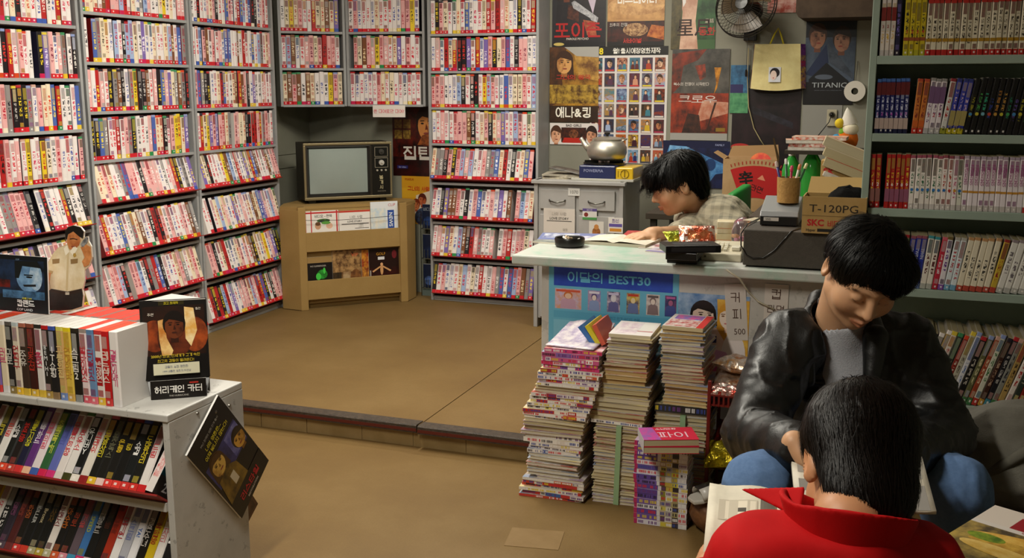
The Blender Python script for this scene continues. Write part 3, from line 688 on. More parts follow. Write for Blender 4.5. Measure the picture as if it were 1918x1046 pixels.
wsheet('movie_poster', 'yellow poster with a hugging couple below the dark red one', 'poster', (754, 330, 812, 420), '#d89c22', [('r', (0, .55, .5, .75), '#e0a828'), ('p', [(.35, .2), (.85, .35), (.95, .72), (.45, .6)], '#e4d4bc'), *face(.64, .5, .11, .11, '#c86a40', '#5a2014', '#9a4024'), *face(.45, .4, .1, .1, '#d07c48', '#7a3018', '#a85030'), ('e', (.7, .15, .3, .2), '#2c1c24', '#40506a', 40)], [('MARIA', .25, .93, .07, '#a03018'), ('그녀의 사랑법', .6, .74, .1, '#c83818', dict(bold=.03))], Y=5.943)
# wire rack with blue covers squeezed beside the stand
wx0, wx1 = float(ony(789, 480, 5.84)[0]), -2.645
t = thing('wire_rack', 'narrow white wire rack of dark blue magazines beside the back wall rack', 'rack', (wx0, 5.84, RF))
ww = wx1-wx0
b = MB()
for z in (.05, .24, .43): b.tube([(0, 0, z), (ww, 0, z), (ww, .09, z), (0, .09, z)], .0025, 6, C('#9aa6a0'), closed=True)
for x in (0, ww):
    for y in (0, .09): b.tube([(x, y, 0), (x, y, .5)], .003, 6, C('#9aa6a0'))
for i in range(5): b.tube([(ww*i/4, 0, .05), (ww*i/4, 0, .11)], .0015, 5, C('#9aa6a0')); b.tube([(ww*i/4, 0, .24), (ww*i/4, 0, .30)], .0015, 5, C('#9aa6a0')); b.tube([(ww*i/4, 0, .43), (ww*i/4, 0, .48)], .0015, 5, C('#9aa6a0'))
b.build('frame', METAL, t)
for i, z in enumerate((.053, .243, .433)):
    sheet('magazine', ['blue magazine at the bottom of the wire rack', 'dark navy magazine in the middle of the wire rack', 'navy magazine with white heading at the top of the wire rack'][i], 'magazine', ww-.012, .15, TR(wx0+.006, 5.855, RF+z), C('#16203a'), [('e', (.5, .3, .4, .2), ['#5a78b8', '#203058', '#2c4884'][i], '#101828', 30)], [('비디오', .5, .8, .16, '#b8c0cc')] if i == 2 else [], .012, group='magazines in the wire rack')
MB().box(0, ww, .01, .10, 0.0, .04, C('#5e6a64')).build('base', MATTE, t)
# ------------------------------------------------------------------ back wall behind the counter
G_ = 'movie posters on the wall behind the counter'
wsheet('movie_poster', 'movie poster of two dark suited people with a silver pistol and red Korean title', 'poster', (1034, -95, 1137, 88), '#232026',
       [('r', (0, .5, 1, 1), '#8f8c8c'), ('p', [(.02, 0), (.98, 0), (.98, .5), (.9, .5), (.62, .52), (.5, .42), (.44, .52), (.2, .5), (.1, .48)], '#16131a', '#241c20', 20), *face(.27, .6, .13, .1, '#b87850', '#1c1210', '#6a3420', -1, .2, long=1.2), *face(.68, .66, .13, .1, '#c88c64', '#2a1a12', '#8a5438', 1, -.1), ('p', [(.66, .5), (.82, .5), (.76, .34)], '#c8b8cc'), ('p', [(.28, .3), (.5, .26), (.5, .4), (.3, .44)], '#5a2c1c', '#2a1410', 40), ('p', [(.36, .46), (.42, .48), (.86, .30), (.84, .25), (.74, .27), (.7, .3), (.4, .4)], '#c4c4c8', '#8c8c94', 60), ('p', [(.58, .28), (.8, .26), (.84, .1), (.66, .12)], '#b86440', '#8a3a20', 40), ('r', (0, 0, 1, .05), '#171418'), ('e', (.13, .03, .1, .017), '#c8b060')],
       [('포이즌', .5, .175, .17, '#b01c1c', dict(bold=.03, sx=1.1)), ('PAROLE PSYCHO', .48, .085, .032, '#c8c0b8', dict(bold=.02))], group=G_, Y=5.944)
wsheet('movie_poster', 'tan movie poster of hands with white lettering over a dark battle strip', 'poster', (1137, -95, 1248, 86), '#b88a54', [('r', (0, .28, 1, 1), '#c8985e', '#9a6a3c', 9), ('p', [(.0, .62), (.4, .62), (.38, .8), (0, .9)], '#a8a4a2'), ('p', [(.4, .5), (.6, .5), (.75, .95), (.5, .95)], '#4c4a78', '#6a6a94', 20), ('e', (.5, .42, .5, .1), '#d8aa70', '#a87848', 20), ('r', (0, 0, 1, .26), '#4a1a10', '#1c0e0c', 25), ('e', (.5, .17, .22, .07), '#5a2c18', '#c8a070', 60), ('p', [(.7, .1), (1, .06), (1, .2), (.78, .22)], '#8a3a18', '#c87838', 30), ('r', (0, 0, 1, .045), '#14100f')], [('비트레이터', .52, .5, .13, '#ece6dc', dict(bold=.035, sx=.72)), ('서바이벌', .45, .055, .055, '#c03028', dict(bold=.03)), ('최후의 전쟁', .2, .225, .04, '#d8d0c8')], group=G_, Y=5.9445)
wsheet('movie_poster', 'movie poster of a pale figure on green with black Chinese characters', 'poster', (1256, -85, 1345, 92), '#3c5c34', [('r', (.5, .1, 1, 1), '#3a6238', '#1e3a1e', 12), ('p', [(.08, 1), (.5, 1), (.6, .6), (.55, .3), (.62, 0), (.2, 0), (.25, .4), (.12, .7)], '#d8b49c', '#b88a74', 10), ('p', [(.0, 1), (.12, 1), (.24, .5), (.2, 0), (0, 0)], '#5c5230', '#3a3420', 20), ('p', [(.14, 1), (.28, 1), (.32, .5), (.26, .45)], '#e0dcd8')], [('星月', .5, .23, .2, '#2a1410', dict(bold=.01)), ('동화', .82, .19, .1, '#b02c24', dict(bold=.02)), ('童話', .86, .3, .05, '#c8b8a8')], group=G_, Y=5.945)
# sheet of release thumbnails
cols6 = ['#3c1420', '#33343a', '#c88c70', '#3c7888', '#2e3c40', '#b06a4c', '#24344c', '#9aa8c8', '#5a2018', '#54304a', '#8a9cb8', '#a07a40', '#2a2c60', '#6a6864', '#6aa0c0', '#8a3418', '#6a7480', '#b05020', '#5c4020', '#1c1816', '#3c2a44', '#3a2020', '#a06c20', '#3a6ca0', '#c07a1c', '#5a2428', '#4a5a70', '#a83c20', '#c8a428', '#603018']
sh = [('r', (0, .925, 1, 1), '#14120f')]; rr = random.Random(4)
for r_ in range(7):
    for c_ in range(6):
        x0, z1 = .02+c_*.163, .905-r_*.131; cc = cols6[(r_*5+c_) % 30]
        sk, hr_ = rr.choice(['#d8b090', '#c89878', '#b87850', '#e0c8b0']), rr.choice(['#201818', '#4a2c18', '#302020', '#8a5a28'])
        sh += [('r', (x0, z1-.115, x0+.135, z1), cc, rr.choice(cols6), 45)]
        md = rr.random()
        if md < .35: sh += figure(x0+.067+rr.uniform(-.02, .02), z1-.1, .09, .07, sk, hr_, rr.choice(cols6))
        elif md < .6: sh += face(x0+.067, z1-.05, .032, .032, sk, hr_, '#6a3c28', rr.choice((-1, 1)))
        elif md < .8: sh += figure(x0+.042, z1-.1, .075, .05, sk, hr_, rr.choice(cols6))+figure(x0+.095, z1-.1, .082, .05, sk, '#201818', rr.choice(cols6))
        else: sh += [('p', [(x0, z1-.07), (x0+.135, z1-.05), (x0+.135, z1-.1), (x0, z1-.1)], rr.choice(cols6), rr.choice(cols6), 60)]
        sh += [ ('r', (x0+.01, z1-.112, x0+.125, z1-.1), rr.choice(['#c03030', '#d8d0c8', '#d8c030', '#a02848', '#40404a'])), ('r', (x0, z1-.123, x0+.135, z1-.117), '#b8a8a0')]
wsheet('movie_poster', 'white sheet with rows of small film thumbnails under a black heading', 'poster', (1104, 87, 1252, 306), '#d4cecb', sh, [('8', .14, .963, .075, '#e8d020', dict(bold=.03)), ('월! 출시예정영화제작', .6, .963, .052, '#e8e4dc', dict(bold=.03, sx=.9))], group=G_, Y=5.9465)
wsheet('movie_poster', 'golden brown movie poster with a long haired woman and white Korean title', 'poster', (1029, 88, 1122, 229), '#a8762c', [('r', (0, 0, 1, 1), '#b8862e', '#5a3410', 10), ('p', [(0, 1), (.35, 1), (.25, .6), (.3, .3), (0, .2)], '#3a2414', '#5a3418', 20), *face(.3, .78, .15, .13, '#d09a5c', '#3a2010', '#9a6434', -1, .1, long=1.6), *face(.72, .72, .11, .1, '#b8804a', '#2c1a0e', '#8a5428', 1, -.1), ('p', [(.5, .92), (1, .85), (1, .55), (.6, .6)], '#6a4420', '#c89a48', 14), ('r', (0, .25, 1, .5), '#b89438', '#4a2c10', 30), ('r', (0, 0, 1, .22), '#2a1a10', '#3c2614', 20), ('p', [(.3, 1), (1, 1), (1, .86), (.55, .88)], '#a5a29c')], [('그녀의 왕국', .5, .6, .07, '#b03020', dict(bold=.03, sx=1.4)), ('애나&킹', .5, .13, .155, '#ece6d8', dict(bold=.03, sx=.95)), ('세기의 사랑 이야기', .5, .235, .03, '#d8a830')], group=G_, Y=5.943)
wsheet('movie_poster', 'small white poster with two pale faces around a red and black picture', 'poster', (1030, 231, 1120, 271), '#d8d0cc', [*face(.13, .42, .1, .36, '#d8a484', '#4a2c1c', '#b07858', -1, .1), *face(.87, .42, .1, .36, '#c89070', '#2a1a14', '#8a5840', 1, -.1), ('r', (.24, .1, .76, .8), '#1c1210', '#4a2014', 40), ('p', [(.26, .08), (.76, .08), (.7, .32), (.3, .32)], '#b02418'), ('e', (.5, .5, .1, .2), '#8a5030', '#301810', 50)], [('BAD GIRLS', .5, .9, .16, '#3a3634', dict(bold=.02))], group=G_, Y=5.943)
wsheet('movie_poster', 'stormy red and black movie poster with a yellow lit face', 'poster', (1255, 92, 1368, 263), '#9c9a94', [('r', (.0, .08, 1, 1), '#33322f', '#5a5650', 8), ('p', [(0, .5), (0, .95), (.6, 1), (.45, .88), (.2, .82), (.15, .6)], '#8a3420', '#2c2420', 9), ('p', [(.4, .82), (.58, .84), (.6, .7), (.5, .66)], '#a84028', '#40302a', 20), ('r', (0, .08, 1, .52), '#a83c20', '#38201a', 8), ('p', [(.45, .2), (1, .3), (1, .42), (.55, .44)], '#c89880', '#b06a50', 20), ('p', [(.74, .8), (.86, .8), (.8, .58), (.74, .5), (.78, .62)], '#d08c28', '#7a4814', 25), ('p', [(.2, .08), (.55, .08), (.5, .28), (.3, .3)], '#241a18', '#4a2a20', 25), ('p', [(.63, .1), (.65, .1), (.8, .42), (.76, .42)], '#3a2018'), ('r', (.8, .1, .96, .14), '#8a6a20')], [('크로우', .48, .455, .09, '#d0c4bc', dict(bold=.012, sx=1.7)), ('복수의 전쟁이 시작된다', .35, .62, .04, '#c8c0b8', dict(bold=.02))], group=G_, Y=5.941, thick=.004)
wsheet('movie_poster', 'dark blue poster with a light blue crumpled figure behind the clerk', 'poster', (1240, 264, 1368, 352), '#14183c', [('r', (.0, .0, 1, .85), '#1c2450', '#101430', 14), ('p', [(.0, .5), (.1, .9), (.35, .88), (.6, .72), (.95, .5), (1, .35), (.8, .3), (.7, .1), (.4, .2), (.2, .3)], '#5c9cd0', '#2c5c98', 14), ('p', [(.42, .8), (.55, .75), (.56, .5), (.46, .55)], '#b89468', '#6a4830', 40), ('e', (.72, .5, .08, .13), '#1c3c6c'), ('p', [(.1, .9), (.4, .86), (.3, .7), (.08, .65)], '#84b4dc', '#4a84bc', 20)], [('FAMILY', .85, .92, .06, '#a8b0d8')], group=G_, Y=5.9435)
wsheet('movie_poster', 'large black movie poster with a red oval mark beside the power outlet', 'poster', (1366, 165, 1502, 352), '#0c0a0c', [('r', (0, 0, 1, 1), '#0e0b0d', '#2a1a1e', 8), ('e', (.14, .41, .14, .035), '#b02c28', None), ('p', [(.3, .75), (.9, .6), (.9, .66), (.3, .82)], '#2c2a34', '#181418', 20)], [('CLASSIC', .14, .41, .03, '#e8c8b8')], group=G_, Y=5.945)
wsheet('movie_poster', 'blue and green poster scrap behind the fan cord', 'poster', (1366, 122, 1404, 212), '#2c5c80', [('r', (0, .45, 1, 1), '#3a7098', '#244a6c', 25), ('r', (0, .35, .7, .6), '#2c2858'), ('r', (0, 0, 1, .42), '#3c7a54', '#5a9a6a', 30)], [], group=G_, Y=5.9425)
wsheet('movie_poster', 'red and white poster scrap above the hanging bag', 'poster', (1437, -50, 1494, 24), '#b85a3c', [('r', (0, 0, 1, .4), '#d8b0a4', '#b04a38', 20)], [('VIDEO', .3, .5, .18, '#e8dcd4')], group=G_, Y=5.944)
wsheet('movie_poster', 'dark blue movie poster with two faces over a ship bow and pale title letters', 'poster', (1503, 38, 1606, 196), '#10141c', [('r', (0, .25, 1, .8), '#4c5868', '#303c50', 8), *face(.24, .8, .15, .13, '#9a6a50', '#3a2014', '#6a4030', -1, .15), *face(.72, .76, .15, .13, '#a0725a', '#2c1a12', '#6c4434', 1, -.15), ('p', [(.42, .72), (.02, .36), (.25, .33), (.48, .5)], '#1c2848'), ('p', [(.44, .74), (.5, .5), (.98, .3), (.98, .36)], '#4a5260', '#303844', 20), ('p', [(.1, .3), (.44, .5), (.9, .28), (.9, .25), (.1, .25)], '#0c0e14'), ('r', (0, 0, 1, .27), '#100d10'), ('e', (.4, .33, .18, .03), '#525a68')], [('TITANIC', .52, .235, .085, '#aab0b4', dict(sx=1.25)), ('NOTHING ON EARTH COULD COME BETWEEN THEM', .5, .17, .013, '#6a6e78')], group=G_, Y=5.945)
# pale board and outlet
wd_, ht_, M_ = wrect(1501, 197, 1578, 262, 5.945)
tag(MB().box(0, wd_, 0, .004, 0, ht_, C('#8f8d86')).build('wall_board', MATTE, M=M_), 'pale grey wall board holding the power outlet', 'board')
p = ony(1558, 221, 5.940)
t = thing('power_outlet', 'ivory power outlet with a black plug on the wall', 'outlet', tuple(p))
MB().box(-.026, .026, -.008, 0.003, -.045, .045, C('#b0a890')).build('cover_plate', PLAST, t, bev=.003)
MB().lathe([(.016, 0), (.016, .006)], 16, C('#6a6454'), M=TR(0, -.008, .018) @ RX(math.pi/2)).build('socket', PLAST, t)
pl_ = MB().lathe([(.013, 0), (.011, .022), (.005, .03)], 14, C('#141210'), M=TR(0, -.012, .018) @ RX(math.pi/2)).build('plug', PLAST, t, smooth=True)
MB().tube([(0, -.04, .018), (-.01, -.05, -.02), (-.06, -.045, -.09), (-.12, -.02, -.15), (-.15, -.01, -.17)], .0028, 6, C('#161412')).build('power_cord', PLAST, t, smooth=True)
# wall fan
fc = ony(1398, 12, 5.72)
t = thing('wall_fan', 'black wall fan with wire guard above the cream bag', 'fan', tuple(fc))
FM = RZ(R(-16)) @ RX(R(-14))
b = MB(); RF_ = .168
for r_, y in ((RF_, 0), (RF_*.98, -.02), (.115, -.052), (.06, -.06)): b.tube([(r_*math.cos(a*math.pi/20), y, r_*math.sin(a*math.pi/20)) for a in range(40)], .0032 if r_ > .15 else .0018, 6, C('#120f0d'), closed=True)
for i in range(48):
    a = i*2*math.pi/48; ca, sa = math.cos(a), math.sin(a)
    b.tube([(.035*ca, -.062, .035*sa), (.11*ca, -.054, .11*sa), (.155*ca, -.03, .155*sa), (RF_*ca, 0, RF_*sa), (.15*ca, .035, .15*sa), (.05*ca, .05, .05*sa)], .0011, 4, C('#171411'))
b.build('guard', PLAST, t, M=FM)
b = MB()
for i in range(3):
    a0 = i*2*math.pi/3+.4; N = 8; P = []
    for j in range(N+1):
        f = j/N; a = a0+f*1.25
        for r_, off in ((.03, 0), (.095, .0), (.145, 0)): P.append((r_*math.cos(a-.35*(r_/.145)), -.025+.03*f, r_*math.sin(a-.35*(r_/.145))))
    k = b.pts(P)
    for j in range(N):
        for q_ in range(2): b.face((k+j*3+q_, k+j*3+q_+1, k+j*3+q_+4, k+j*3+q_+3), C('#4a3c28'))
b.build('blade', attr_mat('smoky_plastic', 0.3, spec=.4), t, M=FM, smooth=True)
MB().lathe([(.03, -.12), (.055, -.10), (.055, -.03), (.03, .02), (.036, .06), (.034, .07), (.001, .075)], 20, C('#14110f'), M=FM @ RX(math.pi/2)).build('motor', PLAST, t, autos=40)
MB().tube([(0, .08, 0), (0, .12, -.09), (0, .2, -.11)], .018, 10, C('#14110f')).build('bracket', PLAST, t, smooth=True)
MB().box(-.035, .035, .195, .226, -.17, -.03, C('#14110f')).build('wall_plate', PLAST, t, bev=.004)
for dx in (-.012, .022): MB().tube([(dx, .19, -.15), (dx, .19, -.33)], .0012, 5, C('#0e0c0b')).build('pull_cord', PLAST, t); MB().lathe([(.003, 0), (.006, .01), (.006, .035), (.003, .04)], 8, C('#0e0c0b'), M=TR(dx, .19, -.365)).build('pull_bob', PLAST, t)
tag(MB().tube([tuple(ony(x, y, 5.93)) for x, y in ((1402, 90), (1400, 150), (1402, 200), (1412, 240), (1424, 262), (1432, 274))], .003, 6, C('#a89c74')).build('wire', PLAST, smooth=True), 'pale electric wire hanging down from the wall fan', 'wire')
# cream bag on the wall
bp = ony(1407, 166, 5.86); bt = ony(1500, 75, 5.86); bw = .268; bh = .238
t = thing('shopping_bag', 'cream shopping bag with a face stamp and patterned side hanging on the wall', 'bag', (float(bp[0])-.004, 5.86, float(bp[2])), R(8))
N = 8; b = MB(); P = []
for j in range(N+1):
    for i in range(N+1):
        u, v = i/N, j/N; P.append((bw*(u-.5)*(1.0-.10*v)+bw/2, -.012*math.sin(math.pi*u)*(1-v*.6)-.004*math.sin(9*u+4*v), bh*v-.012*math.sin(math.pi*u)*(1-v)))
k = b.pts(P)
for j in range(N):
    for i in range(N): b.face((k+j*9+i, k+j*9+i+1, k+(j+1)*9+i+1, k+(j+1)*9+i), C('#dccf96'), 0, C('#d0c088'), 12)
b.build('front_panel', CLOTH, t, smooth=True)
MB().poly([(0, 0, 0), (0, .05, .005), (bw*.05, .05, bh), (bw*.05, 0, bh)], C('#b02830')).build('side_gusset', CLOTH, t)
b = MB(); pr = random.Random(3)
for i in range(8):
    z0, z1 = bh*i/8, bh*(i+1)/8
    f0, f1 = i/8, (i+1)/8
    b.poly([(bw-.05*bw*f0, 0, z0), (bw+.028-.05*bw*f0, .04, z0), (bw+.028-.05*bw*f1, .04, z1), (bw-.05*bw*f1, 0, z1)], C(pr.choice(['#c8702c', '#7a3c8c', '#d8a83c', '#b83a4c', '#5a3480'])), 0, C(pr.choice(['#e0b050', '#8a4a9c'])), 60)
b.build('patterned_side', CLOTH, t)
b = MB(); b.poly([(0, .05, 0), (bw, .05, 0), (bw*.95, .05, bh), (bw*.05, .05, bh)], C('#c8ba84')); b.poly([(0, 0, 0), (bw, 0, 0), (bw, .05, 0), (0, .05, 0)], C('#c8ba84')); b.build('back_panel', CLOTH, t)
b = MB(); sx, sz = .125, .075
b.poly([(sx-.032, -.0165, sz-.04), (sx+.032, -.0165, sz-.04), (sx+.032, -.0155, sz+.04), (sx-.032, -.0155, sz+.04)], C('#cfd0d6'))
for q_ in ([(sx+.026*math.cos(a)*1.0, -.0172, sz+.01+.026*math.sin(a)) for a in np.linspace(0, 2*math.pi, 16)[:-1]],): b.poly(q_, C('#20181c'))
b.poly([(sx-.006+.017*math.cos(a), -.0178, sz-.004+.026*math.sin(a)) for a in np.linspace(0, 2*math.pi, 16)[:-1]], C('#e0c8bc'))
b.poly([(sx-.006+.004*math.cos(a), -.0183, sz-.018+.003*math.sin(a)) for a in np.linspace(0, 2*math.pi, 8)[:-1]], C('#c05050'))
b.build('stamp', PAPER, t)
MB().tube([(.095, .0, bh), (.115, .02, bh+.05), (.135, .035, bh+.085), (.15, .02, bh+.05), (.165, 0, bh)], .005, 6, C('#b8a830')).build('handle', CLOTH, t, smooth=True)
# white ring (tape roll) on a string
rp = ony(1601, 171, 5.92)
t = thing('tape_roll', 'white ring shaped roll hanging beside the bookshelf', 'roll', tuple(rp))
MB().lathe([(.018, -.012), (.055, -.012), (.055, .012), (.018, .012), (.018, -.012)], 28, C('#cfc8bc'), M=RX(math.pi/2), close=False).build('ring', PAPER, t, autos=40)
MB().tube([(0, 0, .016), (.004, .012, .1), (.006, .024, .16)], .0015, 5, C('#3a3630')).build('string', MATTE, t)
# overhead unit
a = ony(1490, 34, 5.62)
b = MB(); ux0, uz0 = float(a[0]), float(a[2])
b.prism([(ux0, uz0+.03), (ux0+.012, uz0+.008), (ux0+.03, uz0), (-.0, uz0), (-.0, uz0+.32), (ux0, uz0+.32)], -5.945, -5.62, C('#4a3c30'), 0, C('#3a2f26'), 8, M=Matrix(((1, 0, 0, 0), (0, 0, -1, 0), (0, 1, 0, 0), (0, 0, 0, 1))))
tag(b.build('wall_unit', MATTE), 'dull brown box unit fixed high on the wall above the ship poster', 'wall unit')

# ------------------------------------------------------------------ drawer cabinet with kettle
CX0, CX1, CY0, CY1, CZ = -1.792, -1.297, 5.27, 5.66, .905
M_CAB = simple('grey_cabinet_paint', '#918f8c', 0.5, var=(4, '#a5a29f', 2.2), bump=(50, 0.08))
t = thing('drawer_cabinet', 'worn grey cabinet with two drawers and two doors below the kettle', 'cabinet', (CX0, CY0, RF))
W_, H_, D_ = CX1-CX0, CZ-RF, CY1-CY0
b = MB(); b.box(0, .022, 0, D_, 0, H_); b.box(W_-.022, W_, 0, D_, 0, H_); b.box(.022, W_-.022, .012, D_, .05, H_-.02); b.build('body', M_CAB, t, bev=.002)
MB().box(-.012, W_+.012, -.015, D_, H_-.02, H_).build('top_board', M_CAB, t, bev=.003)
for i in range(2):
    x0 = .035+i*(W_-.06)/2; x1 = x0+(W_-.06)/2-.02
    d_ = MB().box(x0, x1, -.002, .014, H_-.155, H_-.05).build('drawer', M_CAB, t, bev=.002)
    xc = (x0+x1)/2; MB().tube([(xc-.045, -.002, H_-.105), (xc-.04, -.018, H_-.11), (xc, -.022, H_-.118), (xc+.04, -.018, H_-.11), (xc+.045, -.002, H_-.105)], .004, 6, C('#6a6862')).build('handle', METAL, d_, smooth=True)
    MB().box(x0, x1, -.002, .014, .06, H_-.185).build('door', M_CAB, t, bev=.002)
def csheet(name, label, cat, px, bg, shapes=(), texts=(), **k):
    return wsheet(name, label, cat, px, bg, shapes, texts, Y=CY0-.004, mat=PAPER, thick=.0008, **k)
csheet('paper_notice', 'white notice with faint heading taped on the cabinet door', 'notice', (1018, 391, 1077, 462), '#c8bfb6', [('r', (.1, .66, .9, .68), '#3a3834'), ('p', [(0, 0), (1, 0), (1, .12), (0, .12)], '#b8a8b4')], [('나의 사랑', .5, .86, .1, '#8a847c'), ('LOVE STORY', .5, .74, .09, '#3a3834', dict(bold=.02)), ('영화', .7, .45, .08, '#9a948c')])
csheet('sticker', 'small sticker with violet head and green foot on the cabinet', 'sticker', (1091, 391, 1118, 412), '#d4d0cc', [('r', (0, .75, 1, 1), '#54447c'), ('r', (0, 0, 1, .22), '#4a8a4c'), ('e', (.25, .45, .15, .2), '#7a2c24')], [('비디오', .5, .87, .2, '#d8d0e0')])
csheet('sticker', 'white sticker with a small brown bear like shape on the cabinet', 'sticker', (1103, 415, 1131, 446), '#cac4bc', [('e', (.5, .35, .28, .3), '#a86c34', '#7a4820', 60), ('e', (.5, .66, .16, .16), '#b87c40')])
csheet('sticker', 'sticker with violet and orange bands on the cabinet', 'sticker', (1139, 408, 1167, 437), '#d0cac4', [('r', (.1, .1, .9, .3), '#c88428'), ('r', (.05, .4, .95, .6), '#5c4c94')], [('최신', .5, .8, .25, '#5a3c80', dict(bold=.03))])
csheet('sticker', 'white number label on the left drawer of the cabinet', 'sticker', (1064, 353, 1086, 367), '#c4c2be', [], [('1070', .5, .5, .6, '#7a7874', dict(bold=.02))])
# tray, gas burner, kettle, papers
kp = ony(1146, 337, CY0+.17)
KX = float(kp[0])+.02
t = thing('tray', 'pale flat tray under the gas burner on the cabinet', 'tray', (KX, CY0+.16, CZ))
MB().box(-.205, .135, -.14, .14, 0, .006, C('#a8a69c')).build('plate', MATTE, t, bev=.002)
b = MB()
for q_ in ((-.205, .135, -.14, -.135), (-.205, .135, .135, .14), (-.205, -.2, -.135, .135), (.13, .135, -.135, .135)): b.box(q_[0], q_[1], q_[2], q_[3], .006, .014, C('#b4b2a8'))
b.build('rim', MATTE, t)
t = thing('gas_burner', 'portable gas burner with navy body and yellow end under the kettle', 'burner', (KX, CY0+.15, CZ+.0065))
MB().box(-.165, .035, -.12, .12, 0, .075, C('#232b52')).build('body', PLAST, t, bev=.006)
MB().box(.036, .13, -.12, .12, 0, .068, C('#c8a41e')).build('fuel_cover', PLAST, t, bev=.006)
MB().text('POWERPIA', -.085, .048, .022, C('#8a90b0'), 0, -.1215, bold=.01).build('lettering', PLAST, t)
b = MB(); b.tube([(.085+.022*math.cos(a), -.1225, .035+.022*math.sin(a)) for a in np.linspace(0, 2*math.pi, 20)[:-1]], .0018, 5, C('#7a6410'), closed=True); b.box(.083, .087, -.124, -.1205, .018, .052, C('#7a6410')); b.box(.048, .051, -.1225, -.1205, .018, .052, C('#7a6410')); b.build('knob', PLAST, t)
b = MB(); b.lathe([(.11, .075), (.112, .085), (.05, .086)], 24, C('#141312'), M=TR(-.06, 0, 0))
for i in range(4):
    a = i*math.pi/2+.4; b.box(.03, .105, -.003, .003, .085, .098, C('#100f0e'), M=TR(-.06, 0, 0) @ RZ(a))
b.build('pan_support', PLAST, t)
t = thing('kettle', 'dented aluminium kettle with a side spout on the gas burner', 'kettle', (KX-.045, CY0+.15, CZ+.1045))
b = MB(); b.lathe([(.075, 0), (.097, .012), (.108, .04), (.106, .07), (.088, .098), (.075, .106)], 40, C('#a8a294')); b.build('body', simple('aluminium', '#cdc9bd', 0.42, metal=0.9, var=(8, '#b4b0a4', 2), bump=(30, .1)), t, autos=50)
MB().lathe([(.08, .104), (.081, .112), (.06, .121), (.02, .126), (.002, .127)], 32, C('#a8a294'), close=False).build('lid', MATS['aluminium'], t, autos=50)
MB().lathe([(.008, .126), (.008, .134), (.016, .138), (.016, .146), (.004, .15)], 14, C('#1a1816')).build('lid_knob', PLAST, t, autos=50)
MB().tube([(-.098, 0, .055), (-.12, 0, .075), (-.142, 0, .108), (-.148, 0, .115)], [.02, .016, .011, .012], 12, C('#a8a294')).build('spout', MATS['aluminium'], t, smooth=True)
MB().tube([(.08, 0, .10), (.10, .035, .112), (.07, .08, .114), (0, .095, .113), (-.06, .085, .112), (-.085, .02, .10)], .004, 8, C('#8a8474')).build('bail_handle', MATS['aluminium'], t, smooth=True)
for i, (dx, dz, a, cc) in enumerate(((0, 0, 4, '#b8ae94'), (.012, .0085, -6, '#c4baa4'), (-.01, .017, 9, '#a8a08c'))):
    o = MB(); o.box(-.11, .11, -.10, .10, 0, .008, C(cc), 0, C('#8a8478'), 30)
    tag(o.build('newspaper', PAPER, loc=(CX0+.13+dx, CY0+.17, CZ+dz), rot=(0, 0, R(a))), ['yellowed newspaper lying flat on the cabinet', 'folded newspaper in the middle of the pile on the cabinet', 'grey folded newspaper on top of the pile on the cabinet'][i], 'newspaper', 'newspapers on the cabinet')
b = MB(); N = 6; P = []
for i in range(N+1):
    f = i/N
    for y in (-.07, .06): P += [(-.09+.19*f, y, .035*(1-f)**2+.012*math.sin(f*3.1))]
k = b.pts(P)
for i in range(N): b.face((k+2*i, k+2*i+2, k+2*i+3, k+2*i+1), C('#2c2a2a'), 0, C('#6a645c'), 40)
o = b.build('magazine', GLOSS, loc=(CX0+.15, CY0+.14, CZ+.027), smooth=True); sm = o.modifiers.new('s', 'SOLIDIFY'); sm.thickness = .006
tag(o, 'dark curled magazine on the newspapers on the cabinet', 'magazine')

# ------------------------------------------------------------------ counter
KX0, KX1, KY0, KY1, KZ = -1.262, -.085, 3.46, 4.04, .80
M_CTR = NT('counter_paint'); q = M_CTR
f1 = q.noise(3.0, 6, q.obj(), .65); f2 = q.noise(16, 4, q.obj(), .7)
c_ = q.ramp(f1, [(.3, C('#b4b0aa')), (.55, C('#c2beb8')), (.8, C('#a9a7a0'))]); c_ = q.mix(q.math('MULTIPLY', q.math('GREATER_THAN', f2, .6), .35), c_, C('#8e8c86'))
q.l(c_, q.b.inputs['Base Color']); q.b.inputs['Roughness'].default_value = .5; M_CTR = q.m
q = NT('counter_top_paint'); f1 = q.noise(4.5, 6, q.obj(), .65); f2 = q.noise(24, 4, q.obj(), .7)
c_ = q.ramp(f1, [(.34, C('#86b09c')), (.48, C('#b0b8ae')), (.62, C('#bcb9b4'))]); c_ = q.mix(q.math('MULTIPLY', q.math('GREATER_THAN', f2, .62), .3), c_, C('#93a096'))
q.l(c_, q.b.inputs['Base Color']); q.b.inputs['Roughness'].default_value = .42; M_CTOP = q.m
t = thing('counter', 'white painted shop counter with worn mint green top', 'counter', (KX0, KY0, RF))
W_, D_, H_ = KX1-KX0, KY1-KY0, KZ-RF
MB().box(0, W_, 0, D_, H_-.035, H_).build('counter_top', M_CTOP, t, bev=.006)
MB().box(.09, W_, .08, .098, 0, H_-.035).build('front_panel', M_CTR, t, bev=.002)
MB().box(.09, .108, .098, D_-.05, 0, H_-.035).build('side_panel', M_CTR, t, bev=.002)
MB().box(W_-.018, W_, .098, D_-.05, 0, H_-.035).build('side_panel', M_CTR, t, bev=.002)
FY = KY0+.08-.0015
def fsheet(name, label, cat, px, bg, shapes=(), texts=(), dy=0.0, **k):
    return wsheet(name, label, cat, px, bg, shapes, texts, Y=FY-dy, **k)
thumbs = []
